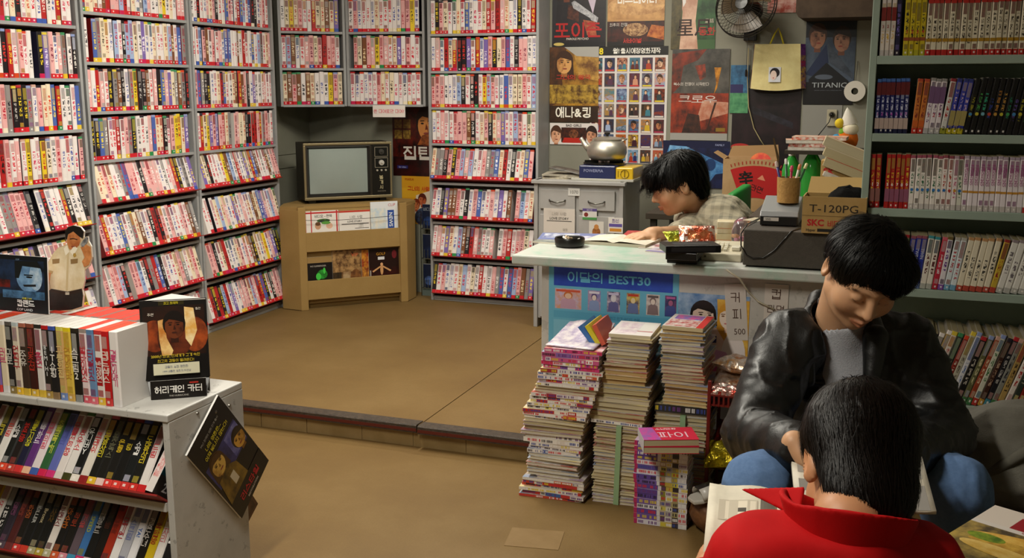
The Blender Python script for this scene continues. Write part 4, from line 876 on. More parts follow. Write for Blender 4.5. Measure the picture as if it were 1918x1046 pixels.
for i, (x0, x1, a_, c_) in enumerate(((.05, .26, '#d8a080', '#c8bce0'), (.31, .41, '#8a88c4', '#c8a8b8'), (.46, .56, '#3a3468', '#d8c8dc'), (.61, .71, '#d8c078', '#3c3c68'), (.76, .86, '#b8a4a8', '#e0d8d4'), (.90, .985, '#24306c', '#7a3c6c'))):
    thumbs += [('r', (x0, .575, x1, .765), a_, c_, 40)]+figure((x0+x1)/2, .58, .16, .085 if i else .13, ['#e8c4ac', '#ecdcd4', '#e4e0ea', '#ecd8ac', '#e8d8d0', '#a85c88'][i], ['#c87038', '#5a4c80', '#d8d4e0', '#d8b030', '#7a6468', '#2c2c54'][i], ['#c8a0b8', '#8ca0d0', '#6a68a0', '#6c7cb0', '#8a7478', '#404c94'][i])+[('r', (x0+.01, .735, x1-.01, .755), ['#d05a40', '#e4e0f0', '#d0c8e8', '#c8402c', '#5c5054', '#c060a0'][i])]
fsheet('rental_poster', 'light blue best thirty chart poster on the counter front', 'poster', (1027, 499, 1273, 700), '#68b4d4', [('r', (.04, .79, .955, .975), '#2443ac', '#2c50bc', 12)]+thumbs+[('r', (.04, .49, .95, .555), '#5aa8cc'), ('r', (.04, .05, .95, .47), '#7ec0dc')], [('이달의 BEST30', .47, .88, .105, '#6cc4e8', dict(bold=.022, sx=1.2)), ('최고 인기 비디오 순위', .6, .52, .03, '#3c7498')], group='posters on the counter front')
fsheet('cartoon_poster', 'beach cartoon poster with a black haired and a blond figure on the counter front', 'poster', (1266, 552, 1405, 712), '#c8ccd8', [('r', (0, .55, 1, 1), '#4c7cb4', '#a8c0dc', 12), ('p', [(.55, .95), (1, .95), (1, .3), (.6, .3)], '#d89a30', '#e8bc50', 25), *face(.72, .74, .13, .13, '#f0dccc', '#d89a30', '#e4c0ac', 1, -.2, '#7a4a20', '#d08080', long=2.2), ('p', [(.3, .6), (.55, .62), (.72, .4), (.6, .1), (.25, .1), (.2, .35)], '#e4ccc0', '#dcb8a8', 14), *face(.36, .74, .15, .14, '#ecd4c4', '#1c1414', '#e0bcac', -1, .2, '#2a1a18', '#c87474', long=.7), ('e', (.3, .3, .12, .2), '#dcb8a4'), ('e', (.8, .3, .17, .28), '#e8dcd8'), ('r', (.36, .44, .56, .52), '#343c74'), ('p', [(.5, .1), (.85, .06), (.88, .18), (.62, .22)], '#c0406c', '#d870a0', 30), ('p', [(.48, .2), (.8, .2), (.7, .34), (.56, .36)], '#d89cc0')], [], dy=.0006, group='posters on the counter front')
def strip(name, label, px, lines, tilt):
    wd, ht, M = wrect(*px, FY-.0025); 
    return sheet(name, label, 'notice', wd, ht, M @ RY(-tilt), C('#cfc6be'), [], lines, .0006, PAPER)
strip('paper_notice', 'tall white paper strip with brown brush written coffee price on the counter front', (1362, 534, 1406, 640), [('커', .5, .76, .2, '#4a2c1c', dict(bold=.004)), ('피', .55, .47, .2, '#4a2c1c', dict(bold=.004)), ('500', .62, .16, .15, '#4a2c1c', dict(bold=.002, sx=.9))], R(5))
strip('paper_notice', 'short white paper strip with one brush written syllable under the counter edge', (1430, 533, 1478, 600), [('컵', .5, .72, .32, '#4a2c1c', dict(bold=.004)), ('라면', .5, .3, .26, '#4a2c1c', dict(bold=.004))], R(0))
cw = [onz(1384, 521, KZ-.002)*0+np.array(ony(x, y, KY0-.004)) for x, y in ((1360, 505), (1385, 522))]+[np.array(ony(x, y, FY-.012)) for x, y in ((1400, 545), (1420, 565), (1450, 580))]
tag(MB().tube([tuple(p_) for p_ in cw], .003, 6, C('#c8c0a8')).build('wire', PLAST, smooth=True), 'white cable running over the counter edge above the price strip', 'wire')

def cpos(x, y, z=KZ): p = onz(x, y, z); return float(p[0]), float(p[1])
# ashtray
x, y = cpos(1067, 462)
t = thing('ashtray', 'round black ashtray with cigarette ends on the counter', 'ashtray', (x, y, KZ))
MB().lathe([(.045, 0), (.056, .006), (.058, .03), (.055, .036), (.05, .034), (.046, .012), (.01, .01), (.001, .01)], 32, C('#0d0c0c'), close=False).build('bowl', PLAST, t, autos=45)
b = MB(); r_ = random.Random(2)
for i in range(9):
    a = r_.uniform(0, 6.28); b.lathe([(.0042, 0), (.0042, .028)], 8, C(r_.choice(['#d8d0c4', '#e0dcd4', '#b8a284'])), M=TR(.02*math.cos(a), .02*math.sin(a), .018+.002*i) @ RZ(a*2) @ RY(R(80)))
b.build('cigarette_ends', PAPER, t)
# flat items on the counter
def slab(name, label, cat, px, wd, dp, th, rz, bg, shapes=(), texts=(), z=KZ, mat=None, edge='#d8d0c0', group=None, bg2=None, ns=0):
    x, y = cpos(*px, z)
    M = TR(x, y, z+th) @ RZ(R(rz)) @ RX(-math.pi/2) @ TR(-wd/2, 0, -dp/2)
    return sheet(name, label, cat, wd, dp, M, C(bg), shapes, texts, th-.0004, mat or GLOSS, C(bg2) if bg2 else None, ns, group, edge=C(edge))
slab('magazine', 'blue and white magazine lying behind the ashtray on the counter', 'magazine', (1072, 447), .26, .19, .008, 12, '#6a74a0', [('r', (.05, .3, .6, .9), '#c8ccd8', '#4a5488', 30), ('r', (.6, .1, .95, .6), '#5a64a8', '#d8d4d8', 25)])
slab('magazine', 'grey magazine lying left of the ashtray with a light cover', 'magazine', (1050, 452), .16, .18, .006, -8, '#7c8078', [('r', (.1, .1, .9, .9), '#9aa0a0', '#5a605c', 30)])
b = MB(); N = 10; P = []                               # open ledger
for i in range(N+1):
    u = -1+2*i/N; zz = .012+.012*(1-abs(u))*1.2*abs(u)**.3
    for y_ in (-.095, .095): P.append((u*.13, y_, zz))
k = b.pts(P)
for i in range(N): b.face((k+2*i, k+2*i+2, k+2*i+3, k+2*i+1), C('#d8d0c0'), 0, C('#c8bfae'), 20)
b.box(-.13, .13, -.095, .095, 0, .0115, C('#cfc6b4'), 1)
x, y = cpos(1164, 455)
tag(b.build('ledger', [PAPER, PAGES], loc=(x, y, KZ), rot=(0, 0, R(-6))), 'thick open ledger with cream pages under the clerk\'s hand', 'ledger')
slab('paper_sheet', 'white printed sheet with pink drawings on the counter', 'paper', (1232, 460), .15, .17, .002, 14, '#ccc4c0', [('e', (.4, .5, .3, .12), '#c8a0a4', '#5a4048', 40), ('e', (.6, .3, .2, .1), '#a06468'), ('r', (.1, .8, .7, .86), '#8a4c50')])
slab('paper_sheet', 'violet edged leaflet sticking out under the black tapes', 'paper', (1258, 472), .17, .10, .003, -10, '#b0a8b8', [('r', (0, 0, 1, .25), '#7870a0'), ('r', (.8, 0, 1, .3), '#d0b828'), ('e', (.4, .6, .3, .2), '#e0d8d4', '#6a5058', 40)])
slab('magazine', 'red covered magazine under the clerk\'s arm', 'magazine', (1216, 441), .2, .16, .006, 5, '#a82c30', [('r', (.1, .2, .6, .8), '#c8584c', '#7a1c20', 30)])
def cassette(px, z, rz, label):
    x, y = cpos(*px, z)
    t = thing('video_cassette', label, 'video tape', (x, y, z), R(rz), 'black video cassettes on the counter')
    MB().box(-.094, .094, -.052, .052, 0, .025, C('#0b0a0b')).build('shell', PLAST, t, bev=.002)
    MB().box(-.075, .075, -.053, -.052, .005, .02, C('#1c1a1c')).build('spine_label', PAPER, t)
    MB().box(-.06, .06, -.035, .02, .025, .0255, C('#161415')).build('top_label', PAPER, t)
cassette((1284, 486), KZ, 93, 'black video cassette at the bottom of the counter stack'); cassette((1284, 480), KZ+.0255, 91, 'black video cassette in the middle of the counter stack')
cassette((1292, 470), KZ+.0512, 24, 'black video cassette lying askew on top of the counter stack')
def snack(name, label, loc, sx, sy, sz, rot, cols, seed, n=14, cat='snack bag', words=None):
    r_ = random.Random(seed); b = MB(); N = n; P = []
    for s_ in (1, -1):
        for j in range(N+1):
            for i in range(N+1):
                u, v = 2*i/N-1, 2*j/N-1
                e = max(0, (1-u**4))*max(0, (1-v**4))
                P.append((u*sx/2*(1-.06*e), v*sy/2*(1-.05*e), s_*(sz/2*e**.6+.0+.12*sz*e*math.sin(7*u+seed)*math.cos(6*v+2*seed))))
    k = b.pts(P); K = (N+1)**2
    for s_ in range(2):
        for j in range(N):
            for i in range(N):
                a = k+s_*K+j*(N+1)+i; f_ = (a, a+1, a+N+2, a+N+1)
                c_ = C(cols[0]) if (i+j*2+seed) % 7 else C(cols[1])
                if abs(j-N/2) < N*.18 and abs(i-N/2) < N*.3: c_ = C(cols[2])
                b.face(f_ if s_ == 0 else f_[::-1], c_, 0, C(cols[1]), 30)
    if words: b.text(words, 0, 0, sy*.3, C('#f4f0e8'), 0, 0, bold=.03, M=TR(0, 0, sz*.56) @ RX(-math.pi/2))
    return tag(b.build(name, FOIL, loc=loc, rot=tuple(R(a) for a in rot), smooth=True), label, cat)
x, y = cpos(1275, 452, KZ+.04); snack('snack_bag', 'yellow green snack bag leaning on the black cassettes', (x-.01, y+.02, KZ+.035), .09, .11, .025, (40, 0, 50), ('#b8b02c', '#8a9a28', '#d8c838'), 2)
x, y = cpos(1303, 452, KZ+.05); snack('snack_bag', 'white and orange snack bag above the black cassettes', (x, y+.03, KZ+.055), .13, .12, .035, (45, 0, 15), ('#d8ccc0', '#c8502c', '#d88a5c'), 5)
# adding machine
x, y = cpos(1350, 488)
t = thing('adding_machine', 'ivory desk machine with rows of keys on the counter', 'adding machine', (x, y+.06, KZ), R(2))
b = MB(); b.prism([(-.085, 0), (.085, 0), (.085, .05), (-.085, .028)], -.07, .07, C('#c8c0a8'), M=Matrix(((0, 0, 1, 0), (1, 0, 0, 0), (0, 1, 0, 0), (0, 0, 0, 1)))); b.build('body', PLAST, t, bev=.004)
for j in range(4):
    for i in range(5): MB().box(-.006, .006, -.0065, .0065, 0, .009, C('#d8d2be')).build('key', PLAST, t, M=TR(-.055+.0165*i, -.048+.022*j, .0335+.0029*j) @ RX(R(7.4)), bev=.0015)
MB().box(.032, .062, -.05, .0, .034, .048, C('#d4ceba')).build('wide_key', PLAST, t, bev=.003)
MB().box(-.058, -.05, -.086, -.085, .012, .02, C('#6a6454')).build('badge', PLAST, t)
for i in range(2):
    x, y = cpos(1356, 462)
    tag(MB().box(-.042, .042, -.04, .04, 0, .045, C(['#c4b690', '#cfc4a8'][i]), 0, C('#b8a47c'), 14).box(-.0425, .0425, -.0405, .0405, .018, .022, C('#b07048')).build('card_box', PAPER, loc=(x+.004, y+.07, KZ+.0455*i), rot=(0, 0, R(4+3*i)), bev=.002), ['cream card box at the bottom behind the desk machine', 'cream card box on top behind the desk machine'][i], 'box')
# clear round jar with pink inside
x, y = cpos(1383, 470)
t = thing('plastic_jar', 'clear round plastic jar with pink sweets on the counter', 'jar', (x+.005, y+.05, KZ))
MB().lathe([(.02, 0), (.034, .006), (.04, .04), (.04, .075), (.03, .105), (.012, .118), (.001, .12)], 24, C('#e8d8dc'), close=False).build('shell', CLEAR, t, smooth=True)
b = MB(); r_ = random.Random(8)
for i in range(16): b.blob((r_.uniform(-.02, .02), r_.uniform(-.02, .02), .012+.0025*i), .009, .009, .008, C(r_.choice(['#c85a84', '#d890a8', '#c84468', '#d8a860'])), n=8)
b.build('sweets', PLAST, t, smooth=True)
# dark grey equipment case with things on it
x0, y0 = cpos(1388, 503); EZ = KZ+.128
t = thing('equipment_case', 'long dark grey equipment case on the counter', 'equipment case', (x0, KY0+.03, KZ))
EW = -.10-x0; MB().box(0, EW, 0, .33, .006, .128).build('body', simple('dark_grey_vinyl', '#3f3a33', .7, var=(60, '#4a443c', 2), bump=(220, .3)), t, bev=.004)
for a_ in (.03, EW-.03):
    for c_ in (.03, .3): MB().lathe([(.012, 0), (.012, .007)], 10, C('#100f0e'), M=TR(a_, c_, 0)).build('foot', PLAST, t)
cb = [tuple(ony(x, y, KY0+.024)) for x, y in ((1398, 478), (1410, 484), (1430, 483), (1450, 470), (1468, 450), (1482, 434))]
tag(MB().tube([tuple(onz(1425, 408, EZ+.004)), tuple(onz(1400, 420, EZ+.006)), tuple(ony(1388, 438, KY0+.02)), tuple(ony(1388, 460, KY0+.018))]+cb+[tuple(onz(1500, 427, EZ+.004))], .0025, 6, C('#12100f')).build('cable', PLAST, smooth=True), 'thin black cable looping down the front of the dark case', 'cable')
def epos(x, y, z=EZ): p = onz(x, y, z); return float(p[0]), float(p[1])
ex, ey = epos(1458, 424)
t = thing('tape_rewinder', 'silver tape rewinder with black front on the dark case', 'rewinder', (ex, ey, EZ), R(1))
b = MB(); b.prism([(0, .032), (.012, .05), (.20, .085), (.21, .08), (.21, 0), (.03, 0)], -.064, .064, C('#8f9294'), M=Matrix(((0, 0, 1, 0), (1, 0, 0, 0), (0, 1, 0, 0), (0, 0, 0, 1)))); b.build('housing', PLAST, t, bev=.003)
MB().box(-.062, .062, -.006, .02, .003, .034, C('#0e0d0d')).build('front', PLAST, t, bev=.002)
MB().box(-.05, .0, -.0075, -.006, .018, .03, C('#c0bcb4')).build('label', PAPER, t); MB().text('VHS', -.035, .024, .010, C('#222222'), 0, -.0082).build('lettering', PAPER, t)
x2, y2 = ex-.02, ey+.02
slab('paper_sheet', 'cream paper slip lying left of the tape rewinder', 'paper', (1417, 412), .06, .09, .002, -20, '#c8c0a8', [('r', (.2, .4, .8, .44), '#b04038')], z=EZ)
pcx, pcy, pcz = ex+.018, ey+.105, EZ+.0722
t = thing('pencil_cup', 'woven tan pencil cup on the tape rewinder', 'pencil cup', (pcx, pcy, pcz))
MB().lathe([(.001, .002), (.036, .002), (.037, .0), (.039, .05), (.04, .088), (.036, .088), (.034, .01), (.001, .008)], 30, C('#b08a4c'), 0, None, C('#8a6430'), 90, close=False).build('cup', simple('woven_cane', '#b48c4e', .75, var=(90, '#916a34', 1.6), bump=(120, .6)), t, autos=50)
for i, (dx, dy, tx_, ty_, c_, L) in enumerate(((-.022, .005, -14, 5, '#2c2c6a', .135), (-.008, .012, -4, -4, '#2a5a3c', .14), (.006, -.01, 3, 4, '#9c2040', .118), (.016, .004, 12, 0, '#d0c8b8', .125), (.022, -.006, 20, 3, '#2c5a34', .135))):
    M = TR(pcx+dx*.6, pcy+dy*.6, pcz+.012) @ RY(R(tx_)) @ RX(R(ty_))
    t = thing('pen', ['navy', 'green capped', 'dark red', 'white', 'green slanting'][i]+' pen standing in the tan pencil cup', 'pen', M=M)
    MB().lathe([(.002, 0), (.0045, .01), (.0045, L-.02)], 10, C(c_)).build('barrel', PLAST, t, smooth=True)
    MB().lathe([(.0055, L-.02), (.0055, L-.003), (.003, L)], 10, C(['#c8b0a8', '#d0ccc4', '#c03858', '#c87848', '#d0c890'][i])).build('cap', PLAST, t, autos=50)
# open carton of blank tapes on the case
bx, by = epos(1500, 437)
t = thing('carton', 'open brown carton of blank video tapes on the dark case', 'carton', (bx, by+.01, EZ))
CW, CD, CH = .198, .14, .12; KC = C('#b0905c'); KC2 = C('#a5854f')
b = MB()
for q_ in ((0, CW, 0, .004), (0, CW, CD-.004, CD), (0, .004, .004, CD-.004), (CW-.004, CW, .004, CD-.004)): b.box(q_[0], q_[1], q_[2], q_[3], 0, CH, KC, 0, KC2, 9)
b.box(.004, CW-.004, .004, CD-.004, 0, .004, KC); b.build('body', MATTE, t)
b = MB(); b.text('T-120PG', .098, .083, .035, C('#2e2418'), 0, -.0006, bold=.004, sx=1.2); b.build('lettering', PAPER, t)
b = MB(); b.text('SKC', .044, .036, .029, C('#b02020'), 0, -.0006, bold=.04); b.text('비디오테이프', .138, .034, .0205, C('#b02020'), 0, -.0006, bold=.03); b.box(.05, .19, -.0006, 0, .006, .016, C('#1c1814')); b.text('Hyper', .03, .011, .012, C('#1c1814'), 0, -.0007, bold=.02); b.build('brand_lettering', PAPER, t)
MB().box(.0, CW, -.0008, 0, .0575, .059, C('#7a6038')).build('seam', PAPER, t)
MB().box(-.0006, 0, .012, .1, .03, .10, C('#b03028')).build('side_print', PAPER, t)
MB().poly([(.004, CD, CH), (CW-.004, CD, CH), (CW-.01, CD+.05, CH+.05), (.01, CD+.05, CH+.05)], KC).build('flap', MATTE, t)
MB().poly([(.0, .0, CH), (.0, CD, CH), (.035, CD-.01, CH-.055), (.035, .01, CH-.055)], KC2).build('flap', MATTE, t)
b = MB(); N = 10
b.blob((.14, .07, .06), .085, .06, .09, C('#0d0c0b'), n=16, rough=.08, rs=4); tag(b.build('black_pouch', CLOTH, loc=(bx, by+.01, EZ), smooth=True), 'crumpled black pouch stuffed in the brown carton', 'pouch')
# side desk behind the counter's right end (mostly hidden)
t = thing('side_desk', 'dark side desk carrying bottles and books behind the counter', 'desk', (-.50, 4.08, RF))
MB().box(0, .50, 0, .60, .78, .81, C('#4a4038')).build('desk_top', MATTE, t, bev=.003)
for a_ in (.0, .47):
    for c_ in (.0, .57): MB().box(a_, a_+.03, c_, c_+.03, 0, .78, C('#332c26')).build('leg', MATTE, t)
SZ = RF+.81
def bottle(px, dep, label, cap, s=1.0, tint='#1f8a2c'):
    p = at(px[0], px[1], dep)
    t = thing('soda_bottle', label, 'bottle', (float(p[0]), float(p[1]), SZ))
    top = float(p[2])-SZ; k_ = top/.31
    prof = [(.03, 0), (.042, .006), (.044, .03), (.043, .09), (.0445, .14), (.044, .19), (.036, .235), (.02, .27), (.0135, .285), (.0135, .295)]
    MB().lathe([(r*s, z*k_) for r, z in prof], 28, C(tint), close=True).build('body', simple('green_bottle', '#48c452', .12, spec=.5, trans=.6, ior=1.3), t, smooth=True)
    MB().lathe([(.0165*s, .284*k_), (.0165*s, .309*k_), (.014*s, .31*k_)], 20, C(cap)).build('cap', PLAST, t, autos=40)
bottle((1523, 275), 4.45, 'tall green soda bottle with pale green cap beside the carton', '#9cb89c')
bottle((1484, 284), 4.55, 'green soda bottle with white cap behind the pencil cup', '#d8d4cc', .92)
# second carton and leaning cream tapes
p = at(1556, 362, 4.25)
t = thing('carton', 'small brown tape carton with red letters standing behind the open carton', 'carton', (float(p[0])-.045, float(p[1]), SZ))
MB().box(0, .13, 0, .12, 0, .20, KC, 0, KC2, 9).build('body', MATTE, t, bev=.002)
b = MB(); b.text('SK', .035, .155, .04, C('#b02020'), 0, -.0006, bold=.04); b.text('BASF', .04, .115, .024, C('#2a2018'), 0, -.0006, bold=.02); b.build('lettering', PAPER, t)
for i in range(4):
    p = at(1578, 343-19*i, 4.24+.01*i)
    M = TR(float(p[0])+.005, float(p[1]), float(p[2])) @ RZ(R(4)) @ RY(R(21))
    cc = ['#cfc8bc', '#bdb190', '#b8ac8c', '#c0b69c'][i]
    b = MB(); b.box(-.092, .092, -.06, .06, 0, .038 if i else .018, C(cc), 1 if i else 0, C('#a89c7c'), 14); b.box(-.0885, .0885, -.0605, .0605, .035 if i else .017, .0375 if i else .0185, C(['#d0c8c0', '#a84a34', '#c0b49c', '#b89a7c'][i]), 0)
    tag(b.build('paperback', [PAPER, PAGES], M=M), ['thin white book at the bottom of the slanting pile beside the bookshelf', 'cream book second from below in the slanting pile beside the bookshelf', 'cream book third from below in the slanting pile beside the bookshelf', 'cream book on top of the slanting pile beside the bookshelf'][i], 'book', 'slanting cream books above the carton')
# ledge on the nook wall that carries the pile and the toy
lz = float(at(1540, 272, 4.75)[2])
t = thing('wall_shelf', 'narrow dark shelf on the nook wall under comic books and toy', 'shelf', (-.42, 4.55, lz-.018))
MB().box(0, .435, 0, .30, 0, .016, C('#3a342e')).build('board', MATTE, t)
for a_ in (.03, .27): MB().prism([(0, 0), (.0, -.12), (-.1, 0)], a_, a_+.012, C('#3a342e'), M=TR(.435, 0, 0) @ Matrix(((1, 0, 0, 0), (0, 0, 1, 0), (0, 1, 0, 0), (0, 0, 0, 1)))).build('bracket', MATTE, t)
for i in range(4):
    b = MB(); b.box(-.11, .11, -.07, .07, 0, .014, C('#b8b0a0'), 1, C('#a0967c'), 20); b.box(-.1105, .1105, -.0706, -.07, .001, .013, C(['#c8c4bc', '#b8402c', '#d0ccc4', '#c85a3c'][i]), 0, C('#e0dcd4'), 60); b.box(-.111, .111, -.071, .071, .0132, .0145, C(['#d0c8bc', '#b85040', '#c8c0b4', '#d8cfc0'][i]), 0, C('#c87858'), 30)
    tag(b.build('comic_book', [GLOSS, PAGES], loc=(-.30+[0, .01, -.012, .02][i], 4.63, lz-.002+.0147*i), rot=(0, 0, R([3, -4, 6, -2][i]))), ['comic book at the bottom of the flat pile on the wall shelf', 'red edged comic book in the flat pile on the wall shelf', 'white comic book third in the flat pile on the wall shelf', 'comic book on top of the flat pile on the wall shelf'][i], 'book', 'flat pile on the wall shelf')
# colourful stuffed toy: plain rag clown without a known likeness
p = at(1590, 292, 4.5)
t = thing('stuffed_toy', 'colourful patchwork stuffed toy hanging beside the bookshelf', 'toy', (float(p[0])-.01, float(p[1]), float(p[2])))
MB().blob((0, 0, .07), .045, .04, .05, C('#d06a24'), n=16).build('body', CLOTH, t, smooth=True)
MB().blob((.01, -.012, .115), .035, .032, .03, C('#d8d0b8'), n=14).build('face', CLOTH, t, smooth=True)
b = MB(); b.lathe([(.036, 0), (.03, .025), (.012, .06), (.001, .075)], 16, C('#c8c4ba'), M=TR(.005, 0, .135) @ RY(R(-10)), close=False); b.build('hat', CLOTH, t, smooth=True)
for dx, dz, cc, r_ in ((-.045, .07, '#2c84b4', .024), (-.05, .035, '#a890b8', .024), (.0, .005, '#c05a2c', .024), (-.02, .105, '#7ab038', .018), (-.035, .14, '#c8b030', .022), (.04, .02, '#6a5a8c', .02)): MB().blob((dx, -.01, dz), r_, r_, r_, C(cc), n=12).build('limb', CLOTH, t, smooth=True)
# ramen carton on a low table behind the clerk
t = thing('back_table', 'low dark table against the wall behind the clerk', 'table', (-1.12, 5.02, RF))
MB().box(0, .85, 0, .55, .66, .69, C('#3a322a')).build('table_top', MATTE, t, bev=.003)
for a_ in (.02, .8):
    for c_ in (.02, .5): MB().box(a_, a_+.03, c_, c_+.03, 0, .66, C('#2c2620')).build('leg', MATTE, t)
p = at(1352, 402, 5.25)
t = thing('carton', 'tan noodle carton with a red fan shaped print behind the clerk', 'carton', (float(p[0]), float(p[1])-.02, RF+.69), R(3))
NW, NH, ND = .262, .262, .22
b = MB()
for q_ in ((0, NW, 0, .004), (0, NW, ND-.004, ND), (0, .004, .004, ND-.004), (NW-.004, NW, .004, ND-.004)): b.box(q_[0], q_[1], q_[2], q_[3], 0, NH, C('#b4946c'), 0, C('#a8875e'), 9)
b.box(.004, NW-.004, .004, ND-.004, 0, .004, KC); b.build('body', MATTE, t)
b = MB(); r0 = Vector((.09, 0, -.20)); P = []
def fan(r_, a): return (.16-r_*math.sin(a), -.0008, .02-.15+r_*math.cos(a))
a0, a1 = R(20), R(-26)
b.poly([fan(.36, a0+(a1-a0)*i/10) for i in range(11)]+[fan(.20, a1+(a0-a1)*i/10) for i in range(11)], C('#b01c1c'))
for i in range(16):
    a = a0+(a1-a0)*(i+.5)/16; b.poly([fan(.385, a-.008), fan(.37, a-.008), fan(.37, a+.006), fan(.385, a+.006)], C('#a03020'))
b.text('辛', .115, .165, .075, C('#14100e'), 0, -.0012, bold=.03, rot=R(8)); b.text('라면', .17, .115, .035, C('#14100e'), 0, -.0012, bold=.01, rot=R(-18)); b.poly([(.17, -.0012, .165), (.21, -.0012, .155), (.195, -.0012, .185)], C('#d88a6a'))
b.build('print', PAPER, t)
MB().poly([(.004, ND, NH), (NW, ND, NH), (NW-.01, ND+.05, NH+.06), (.02, ND+.04, NH+.05)], C('#8a6c48')).build('flap', MATTE, t)
MB().poly([(0, .0, NH), (0, ND, NH), (-.05, ND-.01, NH+.03), (-.05, .01, NH+.03)], C('#a8875e')).build('flap', MATTE, t)
MB().poly([(NW, .0, NH), (NW, ND, NH), (NW-.03, ND-.01, NH+.1), (NW-.03, .1, NH+.1)], C('#8a6c48')).build('flap', MATTE, t)
t = thing('noodle_cup', 'red round noodle cup lid showing in the tan carton', 'noodle cup', M=TR(float(p[0])+.178, float(p[1])+.07, RF+.69+NH-.035) @ RX(R(20)))
MB().lathe([(.038, -.06), (.054, .035), (.056, .04), (.056, .044), (.001, .044)], 28, C('#c0281c'), M=RX(R(55)), close=False, col2=C('#d86a2c'), ns=26).build('cup', GLOSS, t, autos=40)
# green chair
p = at(1398, 400, 4.62)
t = thing('office_chair', 'green backed chair behind the clerk', 'chair', (float(p[0])-.24, float(p[1])+.10, RF), R(-90))
b = MB(); N = 10; P = []
for j in range(N+1):
    for i in range(N+1):
        u, v = 2*i/N-1, j/N; hw = .23*(1-.25*v**4); P.append((u*hw, .22+.05*-abs(u)**2, .47+.40*v-.03*u*u*v))
k = b.pts(P)
for j in range(N):
    for i in range(N): b.face((k+j*(N+1)+i, k+j*(N+1)+i+1, k+(j+1)*(N+1)+i+1, k+(j+1)*(N+1)+i), C('#1c7a2c'))
o = b.build('backrest', simple('green_vinyl', '#1e7a30', .5, bump=(90, .15)), t, smooth=True); m_ = o.modifiers.new('s', 'SOLIDIFY'); m_.thickness = .045; m_.offset = 0; bv = o.modifiers.new('b', 'BEVEL'); bv.width = .012; bv.segments = 3
MB().lathe([(.001, .36), (.2, .36), (.215, .375), (.215, .40), (.2, .415), (.001, .42)], 28, C('#1c7a2c'), close=False).build('seat', MATS['green_vinyl'], t, autos=45)
MB().lathe([(.025, .05), (.025, .36)], 14, C('#1a1a1a')).build('pillar', PLAST, t)
for i in range(5):
    a = i*2*math.pi/5; MB().tube([(0, 0, .08), (.24*math.cos(a), .24*math.sin(a), .055), (.26*math.cos(a), .26*math.sin(a), .0)], .015, 8, C('#1a1a1a')).build('leg', PLAST, t)
MB().tube([(0, .05, .37), (0, .24, .36), (0, .255, .55)], .015, 8, C('#1a1a1a')).build('back_bracket', PLAST, t)
# ------------------------------------------------------------------ low display stand with new releases
SX0, SX1, SY0, SY1, STZ = -2.62, -1.675, 2.05, 2.375, .58
M_STAND = NT('stand_white_paint'); q = M_STAND
f1 = q.noise(5, 6, q.obj(), .65); f2 = q.noise(26, 4, q.obj(), .75)
c_ = q.ramp(f1, [(.3, C('#a9a8a4')), (.6, C('#bab8b3')), (.85, C('#a2a09a'))]); c_ = q.mix(q.math('MULTIPLY', q.math('GREATER_THAN', f2, .63), .45), c_, C('#6f6e6a'))
q.l(c_, q.b.inputs['Base Color']); q.b.inputs['Roughness'].default_value = .5; M_STAND = q.m
t = thing('display_stand', 'low white painted display stand of new video tapes', 'display stand', (SX0, SY0, 0))
W_, D_ = SX1-SX0, SY1-SY0
MB().box(0, W_, 0, D_, STZ-.02, STZ).build('top_board', M_STAND, t, bev=.003)
for x in (0, W_-.02): MB().box(x, x+.02, .004, D_, 0, STZ-.02).build('side_panel', M_STAND, t, bev=.002)
MB().box(.02, W_-.02, D_-.012, D_, .02, STZ-.02).build('back_panel', M_RBACK, t)
TH = R(38)
ROWS = ((.378, .336), (.145, .10))
for zb, lip in ROWS:
    MB().box(.02, W_-.02, -.002, .012, lip-.018, lip+.006).build('shelf_lip', M_STAND, t)
    MB().box(.02, W_-.02, 0, .16, -.005, 0).build('tray', M_TRAY, t, M=TR(0, -.032, zb) @ RX(-TH))
MB().box(.02, W_-.02, .01, .02, 0, .08).build('kick_board', M_STAND, t)
for y_, z_ in ((.12, .55), (.26, .53)): MB().lathe([(.005, 0), (.004, .003)], 10, C('#8a8882'), M=TR(W_, y_, z_) @ RY(math.pi/2)).build('screw', METAL, t)
G_T = 'new release video tapes on the low display stand'
def fgstyle(rnd, base, ink='#f0ece4', top=None, foot=None, pics=1.0, glyphs=0.0, **k):
    return dict(col=C(base), ink=C(ink), top=C(top or base), foot=C(foot or base), seed=rnd.uniform(1, 90), glyphs=glyphs, pics=pics, side=C(k.get('side', '#22201f')), under=C('#a81c20'), head=C(k.get('head', '#d8d4ce')), patches=k.get('patches', ()))
def ink_name(h):
    r_, g_, b_ = (int(h[i:i+2], 16) for i in (1, 3, 5)); hh, ss, vv = colorsys.rgb_to_hsv(r_/255, g_/255, b_/255)
    if ss < .25: return 'white' if vv > .7 else 'grey'
    d_ = hh*360
    nm = 'red' if d_ < 15 or d_ > 345 else 'orange' if d_ < 42 else 'yellow' if d_ < 70 else 'green' if d_ < 160 else 'blue' if d_ < 260 else 'violet' if d_ < 310 else 'pink'
    return nm
def stack_text(s): return '\n'.join(s)
rnd = random.Random(77)
